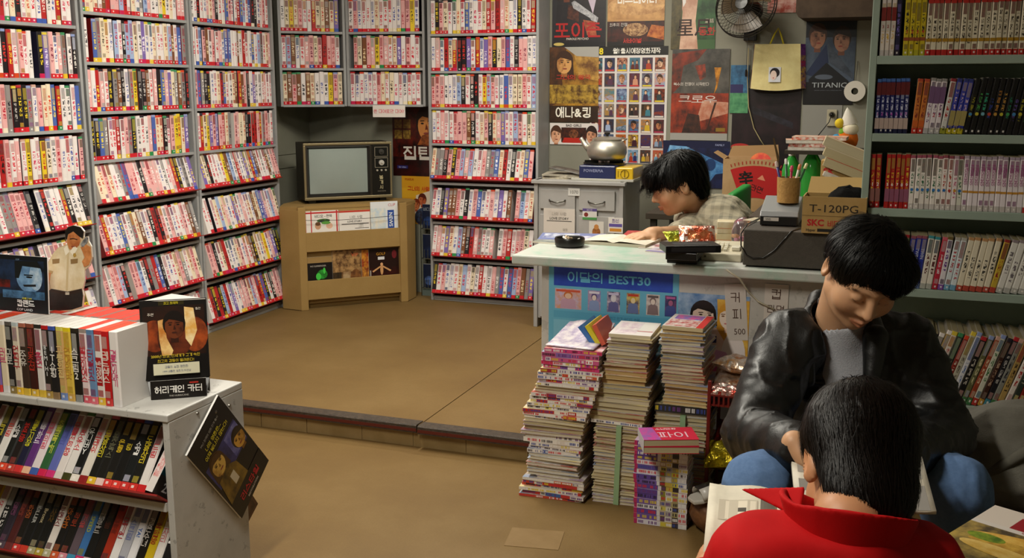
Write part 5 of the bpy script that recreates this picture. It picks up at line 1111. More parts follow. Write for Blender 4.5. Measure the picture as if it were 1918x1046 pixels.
top_specs = [  # right to left: colour name, base, text, ink, top, foot, patches
    ('white', '#e4dedb', '결혼이야기', '#d04878', '#e4dedb', '#dcd8d8', 0, '#dedad6'), ('red', '#b4181c', '레드섹스', '#ecdcd0', '#c01c20', '#c83c3c', 1, '#d84828'), ('white', '#e0d8d4', '반생연', '#b02024', '#c83838', '#e0b83a', 1, '#d84a34'), ('blue', '#6a8cb4', '터널리스', '#a02848', '#5a80ac', '#d86a78', 1, '#dedad6'),
    ('pale pink', '#e4d0d2', '빌바이예스', '#c82c3c', '#9a8c84', '#d05868', 1, '#d83c2c'), ('black', '#191714', '스크림2', '#ece8e2', '#2c2620', '#8a8c8a', 1, '#e0dcd6'), ('yellow', '#d8b84c', '연애의맛', '#c89438', '#e4cc1c', '#c8a050', 1, '#d8d4d0'), ('tan', '#c8a068', '구름의집', '#e0c888', '#d8d060', '#7088c0', 1, '#d8d4d0'),
    ('black', '#1b1a1e', 'IT쇼핑', '#ece8e4', '#3c54a8', '#8a7050', 1, '#d0ccc8'), ('dark', '#26221f', 'BEMIHI', '#d8d8d8', '#b81c20', '#a88a48', 1, '#dcd8d4'), ('white', '#ded8d4', '홍연', '#c83c60', '#2a2826', '#d8b43c', 1, '#d8d4ce'), ('dark red', '#3c1614', '김초섭', '#b03024', '#8a4a38', '#d8b03c', 1, '#d8d4d0'), ('brown', '#3a2a22', '주유', '#d8d0c8', '#a86450', '#d8b43c', 1, '#dcd8d2'), ('cream', '#d8ccb8', '언픽구', '#b02030', '#b8c4c8', '#e0b430', 1, '#d0ccc8'), ('black', '#1c1a1c', '귀로', '#d8d4cc', '#5a5450', '#8a7440', 1, '#dcd8d4')]
def fg_label(nm, where, txt, i): return '%s video tape %s' % (nm, where)
x = -1.828; ci = 0
while x > -2.60:
    nm, base, txt, ink, tp, ft, pc, head = top_specs[ci % len(top_specs)]
    if ci >= len(top_specs): nm2 = pick(rnd); nm, base = nm2[0], nm2[1]; txt = rnd.choice(['러브', '영웅본색', '친구', '여고괴담', '하루'])
    wd = .0272 if ci == 0 else rnd.uniform(.0232, .0252); h = .20
    st = fgstyle(rnd, base, ink, tp, ft, pc, head=head, side='#dcd8d4' if ci == 0 else '#3a3634')
    n = len(txt); s_ = min(.021, .095/n) if txt.isascii() is False else .014
    st['letters'] = [(stack_text(txt), 0, h*.52, s_*1.15, C(ink), dict(bold=.02, space=.80))]
    if txt == '반생연': st['patches'] = ((-.009, .052, .009, .128, C('#a81c20')),); st['letters'] = [(stack_text(txt), 0, .09, .021, C('#e8dcd4'), dict(bold=.02, space=.82))]
    A = TR(x-wd/2, SY0+.012+rnd.uniform(0, .004), STZ+.0005)
    TAPES.append((wd, h, .118, st, A, '%s spined tape, %s lettering, upright in the front row on the low white stand' % (nm, ink_name(ink)), 0))
    x -= wd+.0008; ci += 1
x = -1.875; ci = 0                                         # back row, spines facing away
while x > -2.60:
    wd = rnd.uniform(.0235, .026); nm = rnd.choice(['red', 'white', 'red', 'red'])
    st = fgstyle(rnd, '#c8302c' if nm == 'red' else '#d8d4ce', head='#cc3a2a' if nm == 'red' else '#d8d2cc', side='#c8c4be' if nm == 'red' else '#b03028', glyphs=1.0)
    A = TR(x-wd/2, SY0+.262, STZ+.0005) @ RZ(math.pi)
    TAPES.append((wd, rnd.uniform(.196, .2), .118, st, A, '%s topped video tape in the back row on the low white stand' % nm, 0)); x -= wd+.0008; ci += 1
row1 = [('white', '#d8d0cc', '드림', '#c02c34', '#20242a', '#c02024'), ('black', '#191816', '도망자리', '#d8c030', '#3a3424', '#c83028'), ('black', '#17191a', '쇼걸', '#e4e0dc', '#3c4ca0', '#c83430'), ('black', '#151414', '링', '#c8b030', '#7a2024', '#d83c34'), ('black', '#181615', '은행', '#c8a828', '#5a2018', '#d83c34'), ('black', '#1a1816', '오소독스', '#6a6850', '#3a2c1c', '#e0c0b8'), ('black', '#171614', '도망자리', '#d0c030', '#c05868', '#d8b030'), ('cream', '#d4ccc0', '크래쉬', '#c02c34', '#b8b4ac', '#8a2020'), ('black', '#141414', '유니버Y', '#dcdcd8', '#b8b0c0', '#e0d8cc'), ('white', '#d8d2ce', '주유소', '#c42c38', '#46703c', '#3c3c18'), ('white', '#d8d0cc', '모텔선인장', '#c43444', '#9a8e84', '#d0c8c0'), ('blue', '#5c64a8', '메리', '#5058a0', '#2a2c38', '#c83070'), ('green', '#2c5a34', '초록물고기', '#c8cc50', '#1c221c', '#c8204c'), ('white', '#d8ccce', '접속의힘', '#d05c74', '#c8b8bc', '#3c58a0'), ('purple', '#5c2c70', '박하드', '#ded6de', '#5a4078', '#e0b090'), ('black', '#1a1a34', '결혼시장', '#d0c828', '#2c2c50', '#c83030'), ('black', '#1c1414', '붉은방', '#b02420', '#30282c', '#b83a30'), ('black', '#161716', '쇼걸', '#e0dcd8', '#2c2a2c', '#d84428'), ('white', '#d8d2cc', '드림', '#c83028', '#304a38', '#d84430'), ('black', '#181818', '늑대', '#c8b838', '#28222c', '#6a4a30')]
row2 = [('black', '#151415', '쇼걸', '#e0dcd8', '#20241c', '#202020'), ('white', '#dcd6d0', '자리', '#c8686c', '#8a8880', '#c0b8b0'), ('yellow', '#c0a41c', '옥탑방', '#9c3018', '#a08a18', '#a83820'), ('black', '#16130f', '검은수녀', '#c8c0b8', '#4c1814', '#b89c60'), ('white', '#d8d6d8', 'YA!', '#3c64b0', '#5a4418', '#b8b8b8'), ('grey', '#a4a4ac', '스크림', '#6a74a8', '#7c7c88', '#b09890'), ('white', '#dcd8d6', '모기원', '#a8242c', '#403c3a', '#c87828'), ('red', '#9c2c18', '불꽃', '#7a2418', '#5a1c14', '#c83020'), ('black', '#181310', '밤', '#50281c', '#1c1814', '#501c18'), ('black', '#151414', '더로드', '#b8b4b0', '#46423e', '#c8a8b0'), ('blue', '#3868a0', 'SPEED', '#a8a838', '#262c34', '#c82c60'), ('grey', '#5a4c54', '거울', '#b0484c', '#6c4c54', '#3c8cb0'), ('black', '#1a1614', '적토', '#a83c24', '#38241c', '#d08490'), ('black', '#171414', '아수라', '#c86c24', '#2c1c18', '#c85830'), ('white', '#d8d0c8', '로맨스', '#7c2c30', '#50382c', '#b0ac88'), ('black', '#131212', '사자', '#6c5020', '#181414', '#b09838'), ('black', '#141312', 'Bronx', '#c8b890', '#26201c', '#a8a078'), ('black', '#121112', 'KILLER', '#c0c0bc', '#3c2c20', '#c83828'), ('black', '#181412', '화염', '#b45c30', '#3c1c14', '#c83430'), ('dark red', '#4c1c1c', '혈맥', '#8c3c34', '#3c1818', '#6c2c2c'), ('dark', '#2c2430', '밀애', '#80486c', '#1c1a20', '#50404c')]
def fg_row(specs, zb, where, x0):
    x = x0
    for i in range(30):
        if x < -2.60: break
        nm, base, txt, ink, tp, ft = specs[i % len(specs)]
        wd = rnd.uniform(.0252, .0272); h = .19
        st = fgstyle(rnd, base, ink, tp, ft, 1.0)
        if i >= len(specs): st['glyphs'] = 1.0
        else:
            s_ = .0185 if not txt.isascii() else .0165; n = len(txt)
            if txt.isascii(): st['letters'] = [(txt, 0, .105, s_, C(ink), dict(bold=.02, rot=-math.pi/2))]
            else: st['letters'] = [(stack_text(txt), 0, .11, min(s_, .11/n)*1.12, C(ink), dict(bold=.02, space=.82))]
        A = TR(x-wd/2, SY0-.032, zb+.0003) @ RX(-TH)
        TAPES.append((wd, h, .118, st, A, '%s spined tape, %s lettering, tilted in the %s row of the white stand' % (nm, ink_name(ink), where), 0)); x -= wd+.0007
fg_row(row1, ROWS[0][0], 'upper', SX1-.062); fg_row(row2, ROWS[1][0], 'lower', SX1-.022)
# last tape of the upper row stands askew with its cover showing
M = TR(SX1-.052, SY0-.026, ROWS[0][0]+.003) @ RX(-TH) @ RY(R(7))
o = MB(); o.box(-.012, .012, 0, .118, 0, .19, C('#d8d0cc'), 0, None, 0, tops={3: C('#123c44'), 0: C('#a81c20')}); o.box(.0121, .0124, .0, .118, .0, .05, C('#2c2826')); o.box(-.009, .009, -.0003, 0, .04, .16, C('#c84c4c'), 0, C('#e0d8d4'), 60)
o.text('2.00', .06, .024, .034, C('#c8c8c8'), 0, 0, bold=.02, M=TR(.0127, 0, 0) @ RZ(math.pi/2))
tag(o.build('video_tape', PLAST, M=M), 'white spined tape showing its dark side cover with a price at the upper row end', 'video tape', G_T)
# cardboard uniformed man (generic) on the tapes
TOPT = STZ+.2015
def px_outline(pts, Y):                       # trace in the upright plane Y
    return [(float(p_[0]), float(p_[2])) for p_ in (ony(x_, y_, Y) for x_, y_ in pts)]
def cut(x_, y_): return (20+x_*.2677, 340+y_*.2677)
CY = 2.225
t = thing('cardboard_cutout', 'cardboard cutout of a man in tan uniform shirt aiming a pistol', 'cutout', (-2.13, CY, TOPT))
def cpart(name, pts, col, y, th, col2=None, ns=0, mat=None):
    P = [(a_+2.13, b_-TOPT) for a_, b_ in px_outline([cut(*p_) for p_ in pts], CY)]
    b = MB(); n = len(P); k = b.pts([(a_, y, b_) for a_, b_ in P]+[(a_, y+th, b_) for a_, b_ in P])
    b.face([k+i for i in range(n)], C(col), 0, C(col2) if col2 else None, ns); b.face([k+n+i for i in range(n)][::-1], C('#b8b0a0'))
    for i in range(n): b.face((k+(i+1) % n, k+i, k+n+i, k+n+(i+1) % n), C('#d8d4cc'))
    return b.build(name, mat or GLOSS, t)
cpart('board', [(255, 905), (240, 720), (235, 610), (300, 500), (330, 465), (395, 440), (382, 400), (380, 350), (400, 318), (440, 306), (490, 318), (515, 350), (512, 390), (540, 385), (546, 420), (565, 455), (572, 530), (555, 590), (520, 620), (518, 700), (505, 760), (512, 800), (505, 880), (440, 905), (330, 912)], '#c8b090', 0, .004)
cpart('sleeve_cuff', [(246, 612), (300, 630), (290, 650), (240, 630)], '#b89a68', -.0007, .0003)
cpart('shirt', [(285, 750), (245, 615), (300, 500), (335, 468), (395, 448), (440, 455), (490, 450), (505, 510), (515, 570), (518, 690), (500, 745), (400, 770)], '#e2d6ba', -.0004, .0004, '#cfbb92', 14)
cpart('placket', [(398, 455), (412, 455), (402, 765), (386, 765)], '#c8b48a', -.0008, .0003)
cpart('shirt_collar', [(372, 470), (396, 446), (412, 492), (386, 520)], '#efe6d0', -.001, .0003); cpart('shirt_collar', [(470, 470), (446, 450), (416, 492), (440, 522)], '#efe6d0', -.001, .0003)
cpart('belt', [(280, 752), (400, 774), (500, 752), (502, 772), (400, 796), (278, 774)], '#2c2018', -.0009, .0003); cpart('buckle', [(385, 776), (412, 776), (412, 794), (385, 794)], '#b8b0a0', -.0013, .0003)
cpart('badge', [(440, 505), (456, 500), (462, 520), (448, 532), (438, 520)], '#b08c3c', -.0012, .0003)
cpart('trousers', [(262, 900), (258, 770), (290, 752), (400, 772), (500, 750), (508, 800), (500, 875), (430, 898), (330, 905)], '#161414', -.0006, .0004, '#2a2624', 20)
cpart('hair', [(385, 400), (382, 350), (402, 320), (440, 308), (490, 320), (514, 352), (508, 400), (480, 385), (440, 350), (405, 370), (395, 410)], '#181210', -.0012, .0004)
cpart('face', [(393, 400), (405, 368), (440, 352), (480, 378), (492, 410), (478, 450), (440, 482), (412, 475), (398, 440)], '#d08a54', -.0009, .0004, '#a85c30', 30)
cpart('arm', [(490, 460), (530, 440), (562, 458), (568, 530), (550, 585), (515, 600), (500, 560), (520, 530)], '#d8935a', -.0011, .0004, '#b06a38', 30)
cpart('arm', [(248, 640), (285, 640), (270, 720), (248, 725)], '#c8804c', -.0009, .0004)
cpart('pistol', [(492, 440), (500, 425), (530, 385), (545, 392), (540, 425), (515, 455), (500, 460)], '#a8a8a8', -.0016, .0004, '#4a4a4c', 60)
for xx in (292, 420): cpart('pocket', [(xx, 545), (xx+52, 540), (xx+50, 572), (xx+2, 578)], '#8a6c40', -.0009, .0003)
cpart('features', [(415, 400), (440, 396), (470, 404), (470, 410), (440, 403), (416, 407)], '#3a2014', -.0014, .0002); cpart('features', [(425, 452), (450, 450), (452, 458), (428, 460)], '#8a3c2c', -.0014, .0002)
MB().prism([(0, 0), (.05, 0), (0, .12)], -.004, .004, C('#a89878'), M=TR(0, .004, 0) @ Matrix(((0, 0, 1, 0), (1, 0, 0, 0), (0, 1, 0, 0), (0, 0, 0, 1)))).build('easel_strut', PAPER, t)
# blue movie card beside it
a = ony(-30, 592, 2.16); c2 = ony(78, 465, 2.16)
w_, h_ = float(c2[0]-a[0]), .158
sheet('movie_card', 'black and blue movie card with a moustached face beside the cutout', 'card', w_, h_, TR(float(a[0]), 2.165, TOPT+.001) @ RX(-R(4)), C('#0d1016'), [('r', (.25, .3, .95, .92), '#1c3050', '#0c1018', 14), ('e', (.72, .62, .2, .27), '#7aa4cc', '#2c5484', 16), ('e', (.82, .64, .1, .24), '#c8d8e4', '#6a94bc', 20), ('p', [(.5, .9), (.85, .92), (.9, .8), (.62, .82), (.56, .6), (.5, .6)], '#101418'), ('r', (.64, .655, .78, .675), '#10181f'), ('e', (.72, .63, .05, .016), '#0c1218'), ('p', [(.62, .49), (.82, .51), (.82, .47), (.64, .455)], '#1a1a20'), ('r', (.0, .42, .42, .56), '#7a1c18', '#2c1012', 30), ('r', (.3, .24, .95, .38), '#4c7ca8', '#1c344c', 20)], [('캅랜드', .66, .16, .13, '#e0e0e0', dict(bold=.04, sx=1.1)), ('COP LAND', .64, .05, .06, '#c8ccd0', dict(bold=.02, sx=1.2)), ('STALLONE DE NIRO'[0:0] or '명예를 건 승부', .68, .25, .035, '#d8d028', dict(bold=.02)), ('COP', .55, .93, .04, '#8aa4c0')], .004)
# boxer card standee on the top board
HM = TR(-1.742, 2.185, STZ) @ RZ(R(36))
t = thing('card_standee', 'black folded card standee with an orange lit figure on the low stand', 'standee', M=HM)
sheet('front_panel', None, None, .172, .215, TR(-.09, .032, .045) @ RX(-R(9)), C('#0e0a08'), [('r', (.04, .28, .96, .92), '#1c0e08', '#301408', 8), ('e', (.2, .55, .2, .2), '#a8481c', '#4a1a0c', 14), ('e', (.8, .55, .2, .22), '#a84a1c', '#3c160a', 14), ('e', (.5, .52, .26, .26), '#6a2c14', '#2a1008', 14), ('p', [(.26, .74), (.36, .76), (.38, .52), (.47, .36), (.44, .3), (.3, .3), (.27, .5)], '#e8c480', '#c07830', 20), ('p', [(.66, .9), (.8, .88), (.84, .6), (.74, .4), (.66, .5)], '#f4e4b4', '#e0a850', 20), *face(.5, .66, .14, .15, '#6a3218', '#140a06', '#34160c', 1, 0, '#120806', '#3c1a10'), ('r', (0, 0, 1, .3), '#0c0808'), ('r', (.28, .93, .66, .98), '#2c2608')], [('최고 화제작', .47, .955, .035, '#c8b820', dict(bold=.02)), ('주연', .16, .82, .04, '#d8d0c4', dict(bold=.02)), ('출연', .87, .87, .035, '#d8d0c4'), ('2000년 최강, 전세계가 고개 숙인', .5, .295, .043, '#c8b030', dict(bold=.02)), ('최고의 감동이 몰려온다!', .5, .235, .043, '#c8b030', dict(bold=.02))], .003, parent=t)
sheet('note', None, None, .118, .03, TR(-.062, .0255, .06) @ RX(-R(9)), C('#d0ccb0'), [], [('감동의 실화 영화화', .5, .7, .25, '#6a7088'), ('1999 베를린 영화제 주연상', .5, .3, .22, '#6a7088')], .0006, PAPER, parent=t)
sheet('base_lip', None, None, .142, .05, TR(-.071, -.002, .001) @ RX(-R(6)), C('#120d0b'), [('r', (.7, .76, .86, .84), '#b02c24')], [('허리케인 카터', .5, .5, .42, '#e4e0da', dict(bold=.03)), ('THE HURRICANE', .5, .16, .13, '#b8b4ac')], .003, parent=t)
b = MB(); b.poly([(-.07, 0, .001), (.071, 0, .001), (.08, .035, .045), (-.08, .035, .045)], C('#1a1512')); b.build('base_fold', GLOSS, t)
zt = .045+.215*math.cos(R(9)); yt = .032+.215*math.sin(R(9))
b = MB(); b.prism([(-.086, yt), (.08, yt-.002), (-.01, yt+.09)], zt-.004, zt-.002, C('#c8c4be')); b.build('top_flap', PAPER, t)
b = MB(); k = b.pts([(-.086, yt, zt-.004), (-.01, yt+.09, zt-.004), (-.01, yt+.07, .001), (-.086, .04, .001), (.08, yt, zt-.004), (.08, .04, .001)]); b.face((k, k+1, k+2, k+3), C('#bcb8b2')); b.face((k+1, k+4, k+5, k+2), C('#bcb8b2')); b.build('side_fold', PAPER, t)
# card hanging cornerwise from the stand's side
PM = TR(-1.664, 2.325, .192) @ RZ(math.pi/2) @ RY(-R(40))
sheet('movie_card', 'black and yellow movie card hanging cornerwise on the side of the low stand', 'card', .19, .345, PM, C('#100e0d'), [('r', (.05, .42, .95, .70), '#3c3c78', '#26264c', 14), ('r', (.6, .44, .95, .68), '#4c4c8c', '#8080b4', 30), *face(.28, .6, .15, .1, '#d0a850', '#4a3010', '#8a6024', -1, .1, long=1.2), ('p', [(.02, .2), (.6, .2), (.55, .42), (.4, .5), (.1, .48)], '#8a6c24', '#3c2c10', 14), *face(.83, .52, .13, .09, '#d09c3c', '#2c2010', '#7a5018', 1, -.1), ('r', (.3, .28, .42, .4), '#c8bca0'), ('r', (0, 0, 1, .21), '#120f0e')], [('리스타힐', .5, .12, .075, '#b8202c', dict(bold=.04, sx=1.15)), ('RESTORATION', .5, .05, .028, '#c8c0b8', dict(bold=.02)), ('너의 영혼은...', .5, .83, .045, '#d0c024', dict(bold=.03)), ('이제 빛나지 않는다!', .5, .77, .045, '#d0c024', dict(bold=.03)), ('99년 화제의 영화 전격 출시', .5, .9, .026, '#b8b4ac')], .006)
t_ = sheet('movie_card', 'small brown card peeking out behind the stand near the floor', 'card', .1, .1, TR(-1.70, 2.378, .12) @ RZ(math.pi/2) @ RY(-R(35)), C('#5a3c2c'), [('r', (.1, .1, .9, .9), '#6a4632', '#3c281c', 20)], [], .004)
tag(MB().lathe([(.004, 0), (.006, .01), (.0, .014)], 10, C('#8a8882'), M=TR(-1.675, 2.235, .535) @ RY(math.pi/2)).build('hook', METAL), 'small metal hook holding the hanging movie card', 'hook')

# ------------------------------------------------------------------ piles of magazines in front of the counter
def flat_book(name, w_, d_, th, cover, page, M, spine=None, wave=0.0, cover2=None, ns=30, letters=None, seed=0):
    b = MB(); N = 6; r_ = random.Random(seed); ph = r_.uniform(0, 6)
    def zz(u, z): return z+wave*math.sin(ph+u*3.1)*(1 if z > .001 else .6)
    inset = .0025; c1 = C(cover); cv2 = C(cover2) if cover2 else None; pg = C(page)
    for (z0, z1, ins, col, m, cc2) in ((0, .0012, 0, c1, 0, cv2), (.0012, th-.0012, inset if not spine else inset, pg, 1, None), (th-.0012, th, 0, c1, 0, cv2)):
        P = []
        for i in range(N+1):
            u = i/N; x_ = -w_/2+ins+(w_-2*ins)*u
            P += [(x_, ins, zz(u, z0)), (x_, d_-ins, zz(u, z0)), (x_, d_-ins, zz(u, z1)), (x_, ins, zz(u, z1))]
        k = b.pts(P)
        for i in range(N):
            a_ = k+4*i; e_ = a_+4
            b.face((a_, e_, e_+3, a_+3), col, m, cc2, ns); b.face((a_+3, e_+3, e_+2, a_+2), col, m, cc2, ns); b.face((a_+2, e_+2, e_+1, a_+1), col, m, cc2, ns); b.face((a_+1, e_+1, e_, a_), col, m, cc2, ns)
        b.face((k, k+3, k+2, k+1), col, m, cc2, ns); e_ = k+4*N; b.face((e_, e_+1, e_+2, e_+3), col, m, cc2, ns)
    if spine:                                         # printed spine on the front
        if spine[0] == 'series': segs_ = [(a_+r_.uniform(-.008, .008), cc_) for a_, cc_ in spine[1]]
        else:
            segs_ = []; u = 0.0
            while u < 1: segs_.append((u, spine[0] if r_.random() < .5 else r_.choice(spine))); u += r_.uniform(.05, .3)
        segs_[0] = (0.0, segs_[0][1]); ends = [q_[0] for q_ in segs_[1:]]+[1.0]
        for (u0, cc), u1 in zip(segs_, ends):
            k = b.pts([(-w_/2+w_*u_, -.0003, zz(u_, z_)) for u_ in (u0, u1) for z_ in (.0003, th-.0003)]); b.face((k, k+2, k+3, k+1), C(cc))
            if u1-u0 > .07:                               # small print
                ink_ = C(r_.choice(['#2a2430', '#c8303c', '#3c4c94', '#e8e4e0', '#d8c030', '#6a3c7c'])); uu = u0+.015
                while uu < u1-.02:
                    du = r_.uniform(.008, .022)
                    if r_.random() < .75: k = b.pts([(-w_/2+w_*u_, -.0006, zz(u_, th*f_)) for u_ in (uu, uu+du) for f_ in (.22, .78)]); b.face((k, k+2, k+3, k+1), ink_)
                    uu += du+.007
        if letters and th > .008: b.text(letters[0], letters[1]*w_, th/2, th*.75, C(letters[2]), 0, -.0009, bold=.03)
    return b.build(name, [GLOSS, PAGES], M=M)
NTH = ['bottom', 'second', 'third', 'fourth', 'fifth', 'sixth', 'seventh', 'eighth', 'ninth', 'tenth', 'eleventh', 'twelfth', 'thirteenth', 'fourteenth', 'fifteenth', 'sixteenth', 'seventeenth', 'eighteenth', 'nineteenth', 'twentieth', 'twenty first', 'twenty second', 'twenty third', 'twenty fourth', 'twenty fifth', 'twenty sixth', 'twenty seventh', 'twenty eighth', 'twenty ninth', 'thirtieth', 'thirty first', 'thirty second', 'thirty third', 'thirty fourth', 'thirty fifth', 'thirty sixth', 'thirty seventh', 'thirty eighth', 'thirty ninth', 'fortieth', 'forty first', 'forty second', 'forty third', 'forty fourth', 'forty fifth', 'forty sixth', 'forty seventh', 'forty eighth', 'forty ninth']
mr = random.Random(31)
CREAM = ['#cfc4a4', '#d6ccb2', '#c8bb98', '#dcd3bc', '#c4b68e']
TAN = ['#cdb07c', '#d4ba8a', '#c8ab76']
SPW = [['#e4dcd4', '#d03c34', '#e8e2dc', '#d8c8b8', '#e0d8d0', '#4a5c9c'], ['#e8e2da', '#dcd2c8', '#c85a3c', '#e4ded6', '#e8d870', '#e0d8d0'], ['#dcd4d4', '#e4dede', '#a03040', '#e0dad6', '#d8d0cc', '#c8b8c8'], ['#e0d8cc', '#e8dfd0', '#e4d050', '#d8d0c4', '#b83028', '#e4dcd0']]
SPP = [['#b83a80', '#d8c8d8', '#6a4a9a', '#e4d840', '#e0d4e0', '#a83468'], ['#d0407c', '#7c5498', '#ece4e4', '#c83c80', '#e8d8e0', '#5c54a4'], ['#c85888', '#e0d4dc', '#d8b860', '#8c60a4', '#ece4e8', '#b04880']]
SPR = [['#b83c2c', '#d8cfc0', '#c8302c', '#40649c', '#d8d0c4', '#c87a34'], ['#c84834', '#d8a040', '#4c8c54', '#d8d0c8', '#a82c2c', '#d0c8bc'], ['#e0d8cc', '#b8302c', '#d8d4cc', '#8a2c28', '#c8c0b4', '#d06a38']]
def pile(name, where, X, Y, segs, group, base=0.0):
    z = base; i = 0
    for (n, th, w_, d_, dx, kind) in segs:
        for j in range(n):
            t_ = th*mr.uniform(.85, 1.15); wv = 0
            ox = dx[0]+(dx[1]-dx[0])*j/max(1, n-1) if isinstance(dx, tuple) else dx
            if kind == 'page': cov, pg, sp, wv, look = mr.choice(['#c8c0b0', '#d0c8b8', '#b8b0a4', '#c8b8a0']), mr.choice(CREAM), None, .0012, 'cream paged book'
            elif kind == 'tan': cov, pg, sp, look = mr.choice(['#c8b898', '#d0c4ac']), mr.choice(TAN), None, 'tan paged book'
            elif kind == 'white': cov, pg, sp, look = '#d8d2c8', mr.choice(['#dcd6c8', '#d8d0be', '#e0dacc']), None, 'white paged magazine'
            elif kind == 'spinew': cov, pg, sp, look = mr.choice(['#d8d0c8', '#e0d8d0']), '#d0c8b4', mr.choice(SPW), 'white magazine with coloured spine'
            elif kind == 'spinep': cov, pg, sp, look = mr.choice(['#c8b8c8', '#d8c8d0']), '#d0c8b4', mr.choice(SPP), 'magazine with pink and violet spine'
            elif kind == 'spiner': cov, pg, sp, look = mr.choice(['#c8c0b4', '#b8a898']), '#d0c8b4', mr.choice(SPR), 'magazine with red spotted spine'
            elif kind == 'manga': cov, pg, sp, look = mr.choice(['#d8d0d0', '#c8c0cc']), '#d0c8b0', ('series', [(0, '#b02c60'), (.06, mr.choice(['#5c4494', '#5c4494', '#d8d4dc', '#6c50a0'])), (.44, '#d4d0d4'), (.5, mr.choice(['#8a8430', '#c8bc5c', '#5c4c3c', '#b8a484'])), (.6, mr.choice(['#d8d4c8', '#c8b04c', '#a8a49c'])), (.72, mr.choice(['#c8bc40', '#3c3430', '#a89c6c'])), (.84, '#d8d4d4')]), 'small comic with violet spine'
            elif kind == 'dark': cov, pg, sp, look = '#26241f', '#2c2a26', ['#26241f', '#2e2c26', '#343028', '#8a6a2c', '#26241f', '#24221e'], 'dark grey thick magazine'
            jx, jy, ja = mr.uniform(-.006, .006), mr.uniform(-.006, .006), mr.uniform(-3, 3)
            if kind == 'manga': jx *= .4; jy *= .4; ja *= .4
            flat = flat_book('magazine' if kind != 'manga' else 'comic_book', w_, d_, t_, cov, pg, TR(X+ox+jx, Y+jy, z+.0002) @ RZ(R(ja)), sp, wv, seed=mr.randint(0, 9999), cover2=mr.choice(['#b85a48', '#8a9cb8', '#d8c890', '#a890a8']), ns=24)
            tag(flat, '%s, %s up in the %s' % (look, NTH[min(i, 48)], where), 'magazine' if kind != 'manga' else 'comic', group)
            z += t_+wv*.35+.0003; i += 1
    return z
G1 = 'piles of magazines before the counter'
z1 = pile('m', 'pile nearest the step', -1.02, 3.20, [(6, .0115, .222, .25, (0, .002), 'spiner'), (1, .012, .17, .22, .03, 'white'), (7, .011, .185, .24, (.0, .008), 'white'), (3, .0115, .188, .24, .008, 'spinew'), (2, .016, .20, .24, (-.004, .0), 'spinew'), (4, .014, .215, .24, (.0, .005), 'page'), (3, .0105, .225, .24, (.006, .012), 'spinew'), (5, .011, .222, .24, (.018, .04), 'spinew'), (2, .013, .215, .24, (.045, .048), 'page'), (5, .012, .215, .24, (.05, .062), 'spinew'), (5, .0145, .198, .23, (.06, .07), 'spinep')], G1)
# rumpled magazine on top
b = MB(); N = 12; P = []
for j in range(N+1):
    for i in range(N+1):
        u, v = i/N, j/N; P.append((-.085+.17*u, .23*v, .003+.012*abs(math.sin(5*u+3*v))*v+.03*v*v))
k = b.pts(P)
for j in range(N):
    for i in range(N): b.face((k+j*(N+1)+i, k+j*(N+1)+i+1, k+(j+1)*(N+1)+i+1, k+(j+1)*(N+1)+i), C('#a89ab8'), 0, C('#e4dcdc'), 30)
o = b.build('magazine', GLOSS, loc=(-.965, 3.21, z1), rot=(0, 0, R(-4)), smooth=True); s_ = o.modifiers.new('s', 'SOLIDIFY'); s_.thickness = .004; s_.offset = 1
tag(o, 'rumpled violet and white magazine on top of the pile nearest the step', 'magazine', G1)
for i, (cc, dx) in enumerate((('#3c6cac', 0), ('#d0c030', .018), ('#c85c44', .036))):
    o = MB(); o.box(0, .016, 0, .16, 0, .075, C(cc)); tag(o.build('comic_book', GLOSS, M=TR(-.905+dx, 3.27, z1+.004) @ RY(R(-40+6*i))), ['blue', 'yellow', 'coral'][i]+' thin comic leaning behind the rumpled magazine', 'comic', G1)
z2 = pile('m', 'strapped pile in the middle', -.80, 3.235, [(24, .0112, .166, .235, (0, .004), 'page'), (1, .01, .178, .24, .0, 'spinew'), (8, .0145, .196, .24, (-.005, .012), 'page'), (4, .0155, .16, .22, (.01, .014), 'tan'), (8, .0115, .143, .21, (.02, .035), 'page')], G1)
flat_top = sheet('comic_book', 'comic book with white and pink cover on top of the middle pile', 'comic', .14, .2, TR(-.835, 3.23, z2+.0125) @ RZ(R(2)) @ RX(-math.pi/2), C('#d8d0cc'), [('r', (.08, .1, .6, .9), '#c8b0bc', '#e4dcd8', 30), ('r', (.62, .3, .95, .95), '#e0dcd4'), ('r', (.6, .28, .97, .32), '#b84a50')], [], .012, group=G1, edge=C('#d8ccac'))
z3 = pile('m', 'pile beside the red snack rack', -.60, 3.285, [(22, .0125, .176, .2, (0, .002), 'page'), (3, .013, .178, .2, .002, 'page'), (1, .026, .185, .2, .005, 'dark'), (6, .0125, .148, .2, (.02, .012), 'tan'), (12, .0118, .142, .2, (.008, -.004), 'page'), (3, .0125, .146, .2, .0, 'tan')], G1)
sheet('comic_book', 'red edged comic with mixed cover topping the pile beside the red rack', 'comic', .135, .19, TR(-.668, 3.285, z3+.0135) @ RZ(R(-2)) @ RX(-math.pi/2), C('#c8c0b8'), [('r', (.05, .05, .8, .6), '#d8d0c8', '#b03a34', 40), ('r', (.1, .6, .8, .95), '#d04c80', '#3c6cb0', 24), ('r', (.82, .0, 1, 1), '#c8342c')], [], .013, group=G1, edge=C('#c8b890'))
z4 = pile('m', 'front pile of small comics', -.622, 3.105, [(17, .0165, .172, .115, (0, -.003), 'manga')], 'small comics in the front pile')
